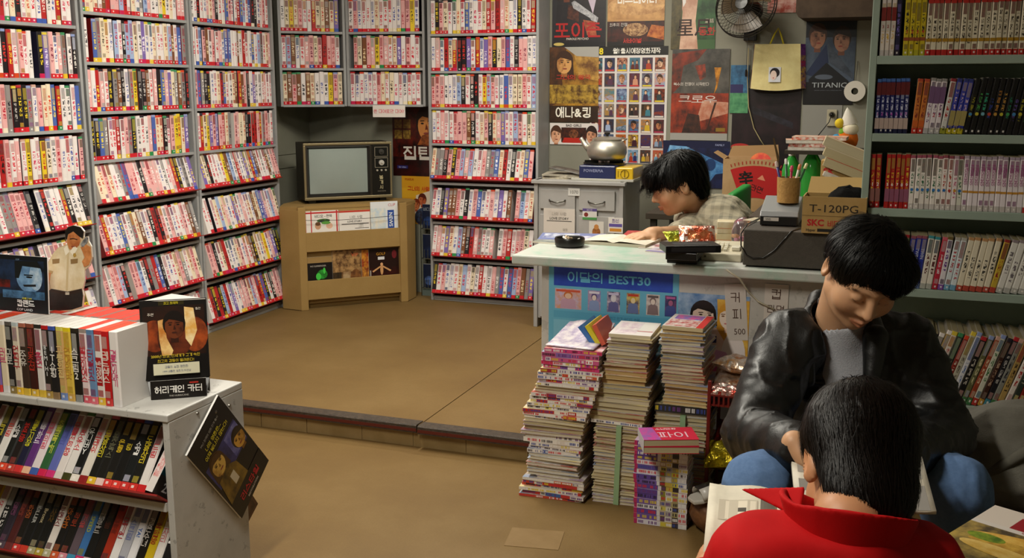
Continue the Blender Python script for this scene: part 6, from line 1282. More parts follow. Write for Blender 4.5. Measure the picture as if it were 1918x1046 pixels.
for i in range(2):
    M = TR(-.655, 2.99, z4+.0005+.0225*i) @ RZ(R(20+i*2))
    b = MB(); b.box(0, .172, .0, .118, 0, .0015, C('#c01c3c')); b.box(.001, .171, .001, .117, .0015, .0205, C('#c4b896'), 1); b.box(0, .172, 0, .118, .0205, .022, C('#c01c3c'))
    b.box(-.0005, 0, 0, .118, 0, .022, C('#b8b4b8'))
    if i == 1:
        b.poly([(0, 0, .0222), (.055, 0, .0222), (.045, .118, .0222), (0, .118, .0222)], C('#c0408c'), 0, C('#8a5aa0'), 40)
        b.text('파이', .1, .045, .055, C('#d8b8c4'), 0, 0, bold=.01, M=TR(0, 0, .0226) @ RX(-math.pi/2)); b.text('소년만화', .085, .1, .018, C('#e8d4d8'), 0, 0, bold=.02, M=TR(0, 0, .0226) @ RX(-math.pi/2))
    b.v = [(x_, y_, z_) for x_, y_, z_ in b.v]
    tag(b.build('comic_book', [GLOSS, PAGES], M=M), ['crimson comic under another crimson one on the front pile', 'crimson and pink comic lying askew on top of the front pile'][i], 'comic', 'crimson comics on the front pile')
def strap(label, X, Y0, d_, z0, z1, lean):
    b = MB(); w_ = .009; e_ = .004
    for (y_, zz0, zz1) in ((Y0-e_, z0, z1),):
        b.box(-w_, w_, y_, y_+.0012, zz0, zz1, C('#8fae84'))
    b.box(-w_, w_, Y0-e_, Y0+d_+e_, z1, z1+.0012, C('#8fae84')); b.box(-w_, w_, Y0+d_+e_, Y0+d_+e_+.0012, z0, z1+.0012, C('#8fae84'))
    tag(b.build('packing_strap', PLAST, loc=(X, 0, 0), rot=(0, R(lean), 0)), label, 'strap', 'pale green packing straps')
strap('pale green packing strap around the middle magazine pile', -.798, 3.226, .245, .001, .278, 1.2)
strap('pale green packing strap around the pile beside the snack rack', -.588, 3.276, .21, .001, .322, 0)

# ------------------------------------------------------------------ red snack rack
t = thing('snack_rack', 'dark red two tier plastic snack rack beside the magazine piles', 'rack', (-.50, 3.255, 0))
RC = C('#6a1512'); SW, SDp = .17, .22
for x_ in (0, SW):
    for y_ in (0, SDp): MB().box(x_-.006, x_+.006, y_-.006, y_+.006, 0, .46, RC).build('post', PLAST, t, bev=.002)
for zz in (.165, .375):
    MB().box(0, SW, 0, SDp, zz, zz+.006, RC).build('tier_floor', PLAST, t)
    b = MB()
    for i in range(12): b.box(SW*i/11-.003, SW*i/11+.003, -.003, .003, zz, zz+.035, RC)
    b.box(-.006, SW+.006, -.005, .005, zz+.035, zz+.047, RC); b.build('tier_front', PLAST, t)
    for x_ in (0, SW): MB().box(x_-.004, x_+.004, 0, SDp, zz, zz+.047, RC).build('tier_side', PLAST, t)
snack('snack_bag', 'clear bag of brown snacks lying on the upper tier of the red rack', (-.415, 3.36, .435), .17, .2, .05, (8, 3, 5), ('#b8845c', '#d8c8b8', '#c09468'), 7)
snack('snack_bag', 'clear bag of tan crackers on top of the red rack', (-.415, 3.39, .485), .16, .16, .05, (-6, 4, -14), ('#c89a68', '#d8d0c8', '#b8743c'), 9)
snack('snack_bag', 'white and red snack roll at the front of the upper tier', (-.43, 3.275, .425), .15, .055, .04, (20, 0, 0), ('#d8c8bc', '#b03c30', '#e8e0d8'), 11)
snack('snack_bag', 'shiny gold snack bag on the lower tier of the red rack', (-.445, 3.285, .205), .14, .12, .06, (25, -6, 8), ('#c8b01c', '#8a7a10', '#e0d040'), 13)
snack('snack_bag', 'black and green snack bag behind the gold one on the lower tier', (-.425, 3.345, .235), .14, .13, .05, (50, 4, -6), ('#1c2c1c', '#8a2020', '#3c6a2c'), 15, words='도라')
snack('snack_bag', 'white and yellow snack bag at the end of the lower tier', (-.36, 3.30, .22), .09, .13, .05, (55, 10, -20), ('#c8c4cc', '#b8a8b8', '#c8b428'), 17)
# brown bag and white shoe on the floor
b = MB(); b.blob((0, 0, .06), .10, .09, .07, C('#4a2c18'), 0, C('#7a4c28'), 40, n=20, rough=.06, rs=5)
tag(b.build('bag', simple('brown_glossy_fabric', '#4c2e1a', .45, var=(45, '#7c5230', 1.8), bump=(50, .8)), loc=(-.435, 3.14, 0), smooth=True), 'brown glittering bag on the floor beside the front comic pile', 'bag')

# ------------------------------------------------------------------ comic bookshelf
BX0, BX1, BY, BD = -.076, .56, 3.50, .215
M_SHELF = simple('grey_green_shelf_paint', '#86968a', .5, var=(6, '#96a699', 2), bump=(60, .08))
M_SHB = M_SHELF
t = thing('bookshelf', 'grey green bookshelf full of comic books', 'bookshelf', (BX0, BY, 0))
BW = BX1-BX0
for x_ in (0, BW-.022): MB().box(x_, x_+.022, 0, BD, 0, 2.05).build('side_panel', M_SHELF, t, bev=.002)
LV = [1.481, 1.240, 1.002, .745, .372, .06]
for z_ in LV: MB().box(.022, BW-.022, 0, BD-.01, z_-.013, z_+.013).build('shelf', M_SHELF, t, bev=.0015)
MB().box(.022, BW-.022, 0, BD-.01, 1.72, 1.745).build('shelf', M_SHELF, t, bev=.0015); MB().box(.022, BW-.022, 0, BD-.01, 2.025, 2.05).build('shelf', M_SHELF, t)
MB().box(.022, BW-.022, BD-.01, BD, 0, 2.05).build('back_panel', M_SHB, t)
BOOKS = []
br = random.Random(9)
def shelf_row(lv, x0, specs, dep=.118):
    x = x0
    for (n, wd, h, name, base, ink, top, foot, opt) in specs:
        if n == 0: x += wd*1.4; continue
        for i in range(n):
            if x > BX1-.075: return x
            w1 = wd*(1.48 if dep < .15 else 1.25)*br.uniform(.96, 1.04); h1 = h*br.uniform(.99, 1.01); lean = R(opt.get('lean', 0)+br.uniform(-.6, .6))
            pale = min(C(base)) > .28; st = dict(col=C(base, 1.45 if pale else 1.1), ink=C(ink if isinstance(ink, str) else ink[i % len(ink)]), top=C(top), foot=C(foot), seed=br.uniform(1, 90), glyphs=opt.get('glyphs', 1.0), pics=opt.get('pics', 1.0), side=C(opt.get('side', '#b8b0a4')), under=C('#c8bc98'), head=C('#c8bc98'), cm=2)
            let = []
            if 'nums' in opt: let.append((str(opt['nums'][i]), 0, h1*opt.get('nz', .42), opt.get('ns', w1*.95), C(opt.get('nc', '#e8e0e0')), dict(bold=.02)))
            if 'word' in opt: let.append((opt['word'], 0, h1*.66, w1*.8, C(st['ink']), dict(bold=.02, rot=-math.pi/2 if opt['word'].isascii() else 0, space=.8)))
            if 'ring' in opt: let.append(('●', 0, h1*.36, w1*.8, C(opt['ring'][i % len(opt['ring'])]), {}))
            st['patches'] = [(-w1/2*.96, h1*a_, w1/2*.96, h1*c_, C(cc)) for a_, c_, cc in opt.get('bands', ())]
            A = TR(x+w1/2+(.5*h1*0), BY+.012+br.uniform(0, .006), LV[lv]+.0134) @ RY(lean)
            if lean > 0: A = TR(x+w1*math.cos(lean), BY+.012, LV[lv]+.0134) @ RY(lean) @ TR(-w1/2, 0, 0)
            nm1 = name if not isinstance(ink, list) else 'black comic with %s title and %s dot' % (hexname(st['ink']), hexname(C(opt['ring'][i % len(opt['ring'])])))
            BOOKS.append((w1, h1, dep, st, let, A, '%s, shelf %s' % (nm1, lv), opt.get('cat', 'comic')))
            x += w1/math.cos(lean)+.0005
    return x
S_ = BX0+.0235
shelf_row(0, S_+.004, [(3, .0095, .172, 'white and red comic with yellow title', '#b8b0a8', '#c8a030', '#d8d0cc', '#c0b8b4', dict(nums=[3, 2, 1], nz=.52, nc='#8a1c1c', bands=((.44, .62, '#c4bcb4'), (.62, .86, '#7a1c18')))), (1, .0115, .17, 'dark violet comic', '#1c1838', '#7a6ac0', '#1c1838', '#241c30', {}), (0, .006, 0, '', '', '', '', '', {}),
    (4, .0105, .172, 'yellow comic with black title', '#b8a41c', '#24221a', '#c0ac20', '#a8a020', dict(nums=[1, 2, 3, 4], nz=.42, nc='#b83a20', bands=((.26, .32, '#8a4420'),))), (26, .0108, .17, 'cream comic with dark title and red foot', '#b0a894', '#3a3228', '#a02018', '#a81c18', dict(bands=((.92, .999, '#a8241c'), (.24, .30, '#a07818'))))])
shelf_row(1, S_+.002, [(7, .0092, .171, 'navy comic with red head and white title', '#1c2058', '#c0c4d8', '#3c60a0', '#141838', dict(nums=[1, 2, 3, 4, 5, 6, 7], nz=.355, nc='#b04cb0', bands=((.70, .93, '#5a1418'), (.08, .28, '#b09c94')))), (0, .008, 0, '', '', '', '', '', {}),
    (2, .0112, .171, 'orange comic', '#b46a2c', '#7a2c20', '#a8442c', '#b02c20', dict(lean=4, bands=((.12, .24, '#c05a20'),))), (3, .0108, .171, 'white comic with violet swirl', '#b8b0b4', '#6a4470', '#8a8684', '#a8a4a4', dict(lean=5, nums=[1, 2, 3], nz=.34, nc='#a82838', bands=((.55, .85, '#6a4c70'),))), (1, .0112, .171, 'white and red comic with yellow foot', '#a8a8a4', '#a82c2c', '#8a2c34', '#8c8c28', dict(lean=7, nums=[2], nz=.1, nc='#3a3410')), (3, .0105, .171, 'blue comic with yellow foot', '#2c3490', '#c0a8b8', '#2c3470', '#b0a01c', dict(lean=8, nums=[4, 3, 5], nz=.1, nc='#3a3410', bands=((.15, .42, '#9a8c54'),))),
    (11, .0112, .172, 'black comic with bright title and round dot', '#0c0b0c', ['#8a8420', '#3c8c40', '#2c8c6c', '#2c3c8c', '#a8702c', '#b8883c', '#206c50', '#4c3c7c'], '#0c0b0c', '#121012', dict(lean=9, pics=0.0, ring=['#3c7cb0', '#b8a830', '#6ca0b0', '#b0402c', '#b08434', '#b8b030', '#3c8c50']))])
shelf_row(2, S_+.0, [(2, .0112, .172, 'red comic with yellow title', '#9c1c1c', '#d0b030', '#a82020', '#a81c1c', dict(nums=[1, 2], nz=.44, bands=((.12, .36, '#8a5a54'),))), (0, .009, 0, '', '', '', '', '', {}), (5, .0095, .172, 'red comic with yellow title', '#9c1c1c', '#d0b030', '#a82020', '#a81c1c', dict(nums=[5, 6, 7, 8, 9], nz=.44, bands=((.12, .36, '#8a5068'),))),
    (6, .0102, .171, 'white comic with green title and blue dot', '#c0bab4', '#3c6a4c', '#9a4c60', '#c0b8b4', dict(ring=['#2c6cb0'])), (2, .0102, .171, 'white comic with red title', '#c0b8b4', '#a8402c', '#8a4450', '#bcb4b0', dict(ring=['#2c6cb0', '#b03c34'])), (1, .0102, .171, 'white comic with pink title', '#c0b8b8', '#b0406c', '#a88c98', '#bcb4b0', dict(ring=['#c08c30'])), (1, .0102, .171, 'white comic with dark green title', '#b8b8ac', '#2c5c34', '#8a4454', '#bcb4b0', dict(ring=['#2c6cb0'])),
    (11, .0104, .171, 'white comic with violet title', '#c0b8bc', '#a04080', '#a898a8', '#bcb4b0', dict(word='크\n레\n이\n지\n보\n이', glyphs=0.0, bands=((.33, .37, '#c08830'),))), (2, .0106, .171, 'white comic with navy title', '#b8b4b0', '#3c3c6c', '#9a8420', '#a82c28', dict(ring=['#a8b030'])), (8, .0106, .171, 'white comic with grey title', '#b8b2b0', '#8a6c84', '#a49ca0', '#b0a8a4', dict(ring=['#b03038']))])
shelf_row(3, S_+.085, [(2, .0115, .172, 'green and red comic', '#7c8c60', '#b03028', '#a8202c', '#a02c28', dict(lean=4)), (3, .0115, .172, 'blue comic with white letters', '#24308c', '#b8bcd0', '#8c4c5c', '#6c80b0', dict(lean=5, word='TWIN', glyphs=0.0)), (2, .0118, .172, 'white comic with teal head', '#bcb6ac', '#5a2c2c', '#3c8c94', '#a8a8a0', dict(lean=6)), (1, .0115, .172, 'red comic', '#b0283c', '#d8c8cc', '#c85c6c', '#a82838', dict(lean=7)), (1, .0115, .172, 'violet comic', '#b8b4b8', '#5c2c80', '#6c5c34', '#7c4c9c', dict(lean=7)), (2, .0118, .172, 'pale blue comic', '#b0b8bc', '#a83c44', '#a8a49c', '#6c9cb8', dict(lean=8)), (5, .0125, .174, 'cream comic with black handwriting', '#b8b09c', '#3a3834', '#b4885c', '#a84434', dict(lean=9, pics=0.0)), (1, .0125, .172, 'yellow comic', '#b89c34', '#8c2c20', '#8c2c28', '#a83c30', dict(lean=11)), (8, .0135, .174, 'white comic with grey title', '#b8b6b0', '#6c6468', '#8c8084', '#a8a6a0', dict(lean=12, pics=0.0))])
mags = [('white magazine with green print', '#a8a898', '#3c6c3c'), ('dark brown magazine', '#3c241c', '#a88c74'), ('black magazine', '#1c1c20', '#a8a4a0'), ('grey magazine', '#7c7c74', '#24242c'), ('tan magazine', '#a0844c', '#3a2c1c'), ('white magazine with red print', '#b4aca4', '#a83430'), ('dark green magazine', '#2c342c', '#a8a490'), ('red magazine', '#7c241c', '#c8b8a8'), ('pale magazine', '#a8a490', '#5a5248'), ('white magazine with blue foot', '#acacb0', '#3c5c94'), ('black magazine with pale lettering', '#181818', '#b8b0a4'), ('olive magazine', '#5c5c3c', '#c0b890'), ('rust magazine', '#8c3c24', '#d0b090')]
shelf_row(4, S_+.12, [(1, .0115+.004*br.random(), .235+.02*br.random(), m_[0]+' leaning', m_[1], m_[2], br.choice(TOPS), br.choice(['#3c7c8c', '#a8342c', '#b08434', '#2c5c9c', '#808478', '#3c6c40']), dict(lean=17, cat='magazine')) for m_ in (mags*3)[:28]], .18)
SHN = ['sixth', 'fifth', 'fourth', 'third', 'second']
for (w1, h1, dep, st, let, A, lab, cat) in BOOKS:
    o = bpy.data.objects.new('comic_book' if cat == 'comic' else 'magazine', Spines().add(w1, h1, dep, st, None, let).mesh('comic_book')); COL.objects.link(o); o.matrix_world = A
    nm, lv = lab.rsplit(', shelf ', 1)
    nums = let[0][0] if let and let[0][0].isdigit() else None
    tag(o, '%s%s on the %s bookshelf board up' % (nm, (' numbered '+nums) if nums else '', SHN[int(lv)]), cat, 'comics on the bookshelf')
# bench with patterned cloth, grey rucksack, magazine
t = thing('bench', 'low bench under a dark red patterned cloth beside the bookshelf', 'bench', (.20, 2.52, 0))
MB().box(0, .55, 0, .55, .33, .36).build('seat', simple('patterned_cloth', '#5c2c28', .95, var=(38, '#7c5a4e', 1.5), bump=(150, .3)), t, bev=.01)
MB().box(-.004, .554, -.006, 0, .10, .35).build('cloth_front', MATS['patterned_cloth'], t); MB().box(-.006, 0, -.004, .55, .10, .35).build('cloth_side', MATS['patterned_cloth'], t)
for a_ in (.02, .5):
    for c_ in (.02, .5): MB().box(a_, a_+.03, c_, c_+.03, 0, .33, C('#2c2420')).build('leg', MATTE, t)
t = thing('stool', 'tall dark stool under the glossy food magazine', 'stool', (.35, 1.96, .13))
MB().lathe([(.001, .41), (.15, .41), (.158, .42), (.158, .438), (.15, .445), (.001, .445)], 28, C('#241c18'), close=False).build('seat', PLAST, t, autos=40)
for i in range(4):
    a_ = i*math.pi/2+.5; MB().tube([(.1*math.cos(a_), .1*math.sin(a_), .41), (.14*math.cos(a_), .14*math.sin(a_), -.13)], .012, 8, C('#2c2622')).build('leg', METAL, t)
sheet('magazine', 'glossy magazine with yellow food picture on the tall dark stool', 'magazine', .215, .28, TR(.265, 1.95, .576+.009) @ RZ(R(-28)) @ RX(-math.pi/2) @ TR(-.107, 0, -.13), C('#c8bcb0'), [('r', (0, 0, 1, .62), '#b89c50', '#4a4030', 16), ('e', (.5, .5, .4, .07, .2), '#c8963c', '#e0bc60', 30), ('e', (.55, .38, .42, .07, .1), '#d8b04c', '#a87c30', 30), ('e', (.5, .25, .4, .08, -.1), '#caa040', '#e0c070', 30), ('e', (.25, .42, .16, .06), '#4a6c24', '#8a9c30', 50), ('e', (.72, .3, .08, .05), '#8a3c80'), ('r', (.3, .68, 1, .9), '#8a1c24'), ('r', (.0, .62, 1, .68), '#c8c0b8')], [('요리', .62, .79, .14, '#d8d0c8', dict(bold=.03)), ('COOKING HOME', .6, .655, .035, '#a82c3c', dict(bold=.02))], .009, edge=C('#c8bc98'))

# white slipper resting against the brown bag
sp = onz(1346, 893, .13)
t = thing('slipper', 'white slipper with dark stripe on the brown bag', 'slipper', M=TR(-.45, 3.12, .128) @ RZ(R(-50)) @ RX(R(12)))
b = MB(); P = [(-.032, -.07), (-.02, -.088), (.02, -.088), (.034, -.06), (.03, .02), (.026, .07), (0, .085), (-.026, .07), (-.03, .0)]; b.prism(P, 0, .014, C('#c0bcb2')); b.build('sole', PLAST, t, bev=.004)
b = MB(); N = 8; k = b.pts([(.033*math.cos(math.pi*i/N), y_, .012+.03*math.sin(math.pi*i/N)) for y_ in (-.06, -.005) for i in range(N+1)])
for i in range(N): b.face((k+i, k+i+1, k+N+2+i, k+N+1+i), C('#c8c4bc') if i not in (3, 4) else C('#2a2826'))
o = b.build('upper', PLAST, t, smooth=True); m_ = o.modifiers.new('s', 'SOLIDIFY'); m_.thickness = .004
# ------------------------------------------------------------------ people: continuous surfaces from blended shapes
_rng = np.random.default_rng(5); _NZ = _rng.random((32, 32, 32)).astype(np.float32)
def vnoise(p):
    i = np.floor(p).astype(np.int64); f = p-i; f = f*f*(3-2*f); i0 = i & 31; i1 = (i+1) & 31
    x0, y0, z0 = i0[:, 0], i0[:, 1], i0[:, 2]; x1, y1, z1 = i1[:, 0], i1[:, 1], i1[:, 2]; fx, fy, fz = f[:, 0], f[:, 1], f[:, 2]
    a = _NZ[x0, y0, z0]*(1-fx)+_NZ[x1, y0, z0]*fx; b = _NZ[x0, y1, z0]*(1-fx)+_NZ[x1, y1, z0]*fx
    c = _NZ[x0, y0, z1]*(1-fx)+_NZ[x1, y0, z1]*fx; d = _NZ[x0, y1, z1]*(1-fx)+_NZ[x1, y1, z1]*fx
    return (a*(1-fy)+b*fy)*(1-fz)+(c*(1-fy)+d*fy)*fz-.5
def ridge(p): return 1-2*np.abs(vnoise(p))*2
def smin(a, b, k): h = np.clip(.5+.5*(b-a)/k, 0, 1); return b*(1-h)+a*h-k*h*(1-h)
def smax(a, b, k): return -smin(-a, -b, k)
def cap(p, a, b, ra, rb=None):
    rb = ra if rb is None else rb; a = np.asarray(a, float); b = np.asarray(b, float); ab = b-a
    h = np.clip(((p-a)@ab)/max(1e-9, ab@ab), 0, 1); return np.linalg.norm(p-a-h[:, None]*ab, axis=1)-(ra+(rb-ra)*h)
def ell(p, c, r, Rm=None):
    q = p-np.asarray(c, float)
    if Rm is not None: q = q@Rm
    r = np.asarray(r, float); k0 = np.linalg.norm(q/r, axis=1); k1 = np.linalg.norm(q/(r*r), axis=1)+1e-9; return k0*(k0-1)/k1
def r3(axis, a):
    c, s = math.cos(a), math.sin(a)
    return np.array({'x': [[1, 0, 0], [0, c, -s], [0, s, c]], 'y': [[c, 0, s], [0, 1, 0], [-s, 0, c]], 'z': [[c, -s, 0], [s, c, 0], [0, 0, 1]]}[axis], float)
def chain(p, pts, rs, k=.02):
    d = None
    for i in range(len(pts)-1):
        e = cap(p, pts[i], pts[i+1], rs[i], rs[i+1]); d = e if d is None else smin(d, e, k)
    return d
def nets(f, lo, hi, h):
    """surface nets of the zero level of f, evaluated only near the surface"""
    lo = np.asarray(lo, float); hi = np.asarray(hi, float); s = 4; H = h*s
    nc = np.ceil((hi-lo)/H).astype(int)+1
    gx, gy, gz = np.meshgrid(*[np.arange(n) for n in nc], indexing='ij')
    dc = f(lo+np.stack([gx, gy, gz], -1).reshape(-1, 3)*H).reshape(nc)
    n = (nc-1)*s+1
    D = np.repeat(np.repeat(np.repeat(dc, s, 0), s, 1), s, 2)[:n[0], :n[1], :n[2]].astype(np.float32)
    near = np.abs(dc) < H*2.6
    m = np.repeat(np.repeat(np.repeat(near, s, 0), s, 1), s, 2)[:n[0], :n[1], :n[2]]
    idx = np.argwhere(m); D[m] = f(lo+idx*h)
    S = D < 0; nx, ny, nz = n-1
    cnt = np.zeros((nx, ny, nz), np.int16)
    for a in (0, 1):
        for b in (0, 1):
            for c in (0, 1): cnt += S[a:a+nx, b:b+ny, c:c+nz]
    act = np.argwhere((cnt > 0) & (cnt < 8)); vid = -np.ones((nx, ny, nz), np.int64); vid[tuple(act.T)] = np.arange(len(act))
    P = np.zeros((len(act), 3)); W = np.zeros(len(act))
    cor = [(0, 0, 0), (1, 0, 0), (0, 1, 0), (1, 1, 0), (0, 0, 1), (1, 0, 1), (0, 1, 1), (1, 1, 1)]
    for a in range(8):
        for b in range(a+1, 8):
            if sum(x != y for x, y in zip(cor[a], cor[b])) != 1: continue
            ia, ib = act+cor[a], act+cor[b]; da, db = D[tuple(ia.T)], D[tuple(ib.T)]
            k = (da < 0) != (db < 0); t_ = np.where(k, da/np.where(k, da-db, 1), 0)
            P += np.where(k[:, None], ia+(ib-ia)*t_[:, None], 0); W += k
    P = lo+P/W[:, None]*h
    F = []
    for ax in range(3):
        o1, o2 = [(1, 2), (2, 0), (0, 1)][ax]
        A = S[tuple(slice(0, -1) if i == ax else slice(1, -1) for i in range(3))]; B = S[tuple(slice(1, None) if i == ax else slice(1, -1) for i in range(3))]
        e = np.argwhere(A != B); flip = A[tuple(e.T)]; off = np.ones(3, int); off[ax] = 0; e = e+off
        u = np.zeros(3, int); u[o1] = 1; v = np.zeros(3, int); v[o2] = 1
        q = np.stack([vid[tuple((e-u-v).T)], vid[tuple((e-v).T)], vid[tuple(e.T)], vid[tuple((e-u).T)]], 1)
        q = np.where(flip[:, None], q, q[:, ::-1]); F.append(q[(q >= 0).all(1)])
    return P, np.concatenate(F)
def smooth_verts(P, F, it=2, lam=.5):
    for _ in range(it):
        A = np.zeros_like(P); W = np.zeros(len(P))
        for a, b in ((0, 1), (1, 2), (2, 3), (3, 0)):
            np.add.at(A, F[:, a], P[F[:, b]]); np.add.at(W, F[:, a], 1); np.add.at(A, F[:, b], P[F[:, a]]); np.add.at(W, F[:, b], 1)
        P = P+lam*(A/np.maximum(W, 1)[:, None]-P)
    return P
def bounds(P): P = np.array(P); return P.min(0)-.02, P.max(0)+.02
def surf(name, parts, mat_, parent, tint=None):
    """parts: list of (f, lo, hi, h); joined into one mesh"""
    V, Fs, off = [], [], 0
    for f, lo, hi, h in parts:
        P, F = nets(f, lo, hi, h); P = smooth_verts(P, F, 1, .4); V.append(P); Fs.append(F+off); off += len(P)
    V = np.concatenate(V); F = np.concatenate(Fs)
    me = bpy.data.meshes.new(name); me.from_pydata(V.tolist(), [], F.tolist()); me.materials.append(mat_)
    me.polygons.foreach_set('use_smooth', [True]*len(F))
    if tint is not None:
        a = me.attributes.new('tint', 'FLOAT_COLOR', 'POINT'); c = np.ones((len(V), 4), np.float32); c[:, :3] = tint(V); a.data.foreach_set('color', c.ravel())
    me.update(); o = bpy.data.objects.new(name, me); COL.objects.link(o); o.parent = parent
    if parent is not None: o.matrix_parent_inverse = parent.matrix_world.inverted()
    return o
# head in its own frame: x to image right when facing the camera, -y the face, z up
def head_sdf(q, s=1.0):
    q = q/s; qa = q.copy(); qa[:, 0] = np.abs(qa[:, 0])
    d = ell(q, (0, .014, .036), (.0755, .095, .084))
    d = smin(d, ell(q, (0, -.03, -.03), (.0615, .066, .086)), .03)
    d = smin(d, cap(qa, (.046, .0, -.062), (.0, -.066, -.094), .023, .021), .025)
    d = smin(d, ell(qa, (.041, -.058, -.03), (.026, .026, .026)), .03)
    d = smin(d, cap(qa, (.0, -.089, .024), (.044, -.072, .022), .010, .009), .014)
    d = smax(d, -ell(qa, (.032, -.103, .0), (.02, .018, .013)), .014)
    d = smin(d, ell(qa, (.032, -.0795, .001), (.0155, .0135, .0125)), .004)
    n = cap(q, (0, -.09, .008), (0, -.109, -.03), .0075, .0115); n = smin(n, ell(qa, (.0125, -.096, -.0355), (.0085, .0105, .0075)), .007)
    d = smin(d, n, .010)
    d = smin(d, cap(qa, (.0, -.1005, -.0625), (.021, -.0885, -.0665), .0058, .003), .005)
    d = smin(d, cap(qa, (.0, -.0975, -.0762), (.017, -.0885, -.0725), .006, .003), .005)
    d = smax(d, -cap(qa, (.0, -.108, -.0697), (.022, -.094, -.0688), .0022, .0015), .003)
    d = smax(d, -ell(qa, (.0065, -.112, -.0425), (.0035, .006, .003)), .003)
    e = ell(qa, (.0785, .017, -.006), (.0115, .021, .034), r3('z', R(22))); e = smax(e, -ell(qa, (.0885, .012, -.002), (.0085, .012, .02), r3('z', R(22))), .006)
    d = smin(d, e, .008)
    return d*s
def head_tint(q, stubble=0.0):
    qa = q.copy(); qa[:, 0] = np.abs(qa[:, 0]); c = np.ones((len(q), 3))
    lip = np.minimum(cap(qa, (0, -.1005, -.0635), (.02, -.089, -.0665), .005, .003), cap(qa, (0, -.1, -.0765), (.016, -.09, -.0725), .006, .003))
    f = np.clip(1-lip/.003, 0, 1)[:, None]; c = c*(1-f)+np.array([.84, .6, .58])*f
    lash = np.minimum(cap(qa, (.0185, -.09, -.0055), (.032, -.0955, -.0085), .0012), cap(qa, (.032, -.0955, -.0085), (.047, -.087, -.0035), .0016))
    f = np.clip(1-lash/.0022, 0, 1)[:, None]; c = c*(1-f)+np.array([.06, .04, .04])*f
    brow = np.minimum(cap(qa, (.016, -.098, .018), (.034, -.094, .0245), .0028), cap(qa, (.034, -.094, .0245), (.051, -.078, .02), .0022))
    f = np.clip(1-brow/.003, 0, 1)[:, None]*.85; c = c*(1-f)+np.array([.05, .035, .03])*f
    ck = np.clip(1-np.linalg.norm(qa-np.array([.045, -.075, -.03]), axis=1)/.03, 0, 1)[:, None]; c = c*(1-.35*ck)+np.array([1.0, .78, .74])*.35*ck
    nose = np.clip(1-np.linalg.norm(q-np.array([0, -.115, -.032]), axis=1)/.018, 0, 1)[:, None]; c = c*(1-.3*nose)+np.array([1.0, .8, .76])*.3*nose
    return c
def hand_parts(q, curl=.5, side=1):
    """hand frame: wrist at origin, fingers towards +x, palm faces -z, thumb on +y*side"""
    q = q.copy(); q[:, 1] *= side
    d = ell(q, (.045, 0, 0), (.05, .04, .0155)); d = smin(d, cap(q, (-.03, 0, 0), (.01, 0, 0), .026, .027), .02)
    for j, (y, L) in enumerate(((.028, .066), (.0095, .074), (-.0095, .068), (-.0275, .054))):
        a0 = np.array([.083-abs(y)*.2, y, .0]); a = .25+.9*curl; a1 = a0+L*.45*np.array([math.cos(a*.6), y*1.2, -math.sin(a*.6)]); a2 = a1+L*.32*np.array([math.cos(a*1.4), 0, -math.sin(a*1.4)]); a3 = a2+L*.26*np.array([math.cos(a*2.0), 0, -math.sin(a*2.0)])
        d = smin(d, chain(q, [a0, a1, a2, a3], [.0095, .009, .008, .007], .003), .006)
    t_ = chain(q, [(.02, .03, -.004), (.045, .053, -.014), (.068, .056, -.026), (.085, .05, -.034)], [.013, .0115, .010, .0085], .004)
    return smin(d, t_, .010)
def frame_to(p, M): return (p-M[0])@M[1]                 # M = (origin, 3x3 with local axes as columns)
def axes(x, up):
    x = np.asarray(x, float); x /= np.linalg.norm(x); up = np.asarray(up, float); y = np.cross(up, x); y /= np.linalg.norm(y); return np.stack([x, y, np.cross(x, y)], 1)
def skin_mat(name, col):
    q = NT(name); b = q.b
    f = q.noise(60, 3, q.obj()); c = q.mix(q.math('MULTIPLY', f, .25), C(col), q.mix(1.0, C(col), (.86, .74, .68), 'MULTIPLY'))
    q.l(q.mix(1.0, c, q.attr('tint'), 'MULTIPLY'), b.inputs['Base Color']); b.inputs['Roughness'].default_value = .48; b.inputs['Specular IOR Level'].default_value = .4
    b.inputs['Subsurface Weight'].default_value = .12; b.inputs['Subsurface Radius'].default_value = (.012, .005, .003); b.inputs['Subsurface Scale'].default_value = 1.0
    q.bump(q.noise(420, 2, q.obj()), .08, .001); return q.m
def hair_mat(name, col, col2, rough=.38):
    q = NT(name); b = q.b; f = q.noise(1.0, 4, q.mapping((240, 240, 40)), .7)
    q.l(q.ramp(f, [(.3, C(col)), (.75, C(col2))]), b.inputs['Base Color']); b.inputs['Roughness'].default_value = rough; b.inputs['Specular IOR Level'].default_value = .2
    q.bump(f, .4, .002); return q.m
SKIN1 = skin_mat('skin_warm', '#c49874'); SKIN2 = skin_mat('skin_tan', '#b8845e')
HAIRB = hair_mat('black_hair', '#030303', '#0c0a08', .42); HAIRD = hair_mat('dark_brown_hair', '#040302', '#170d08', .40)

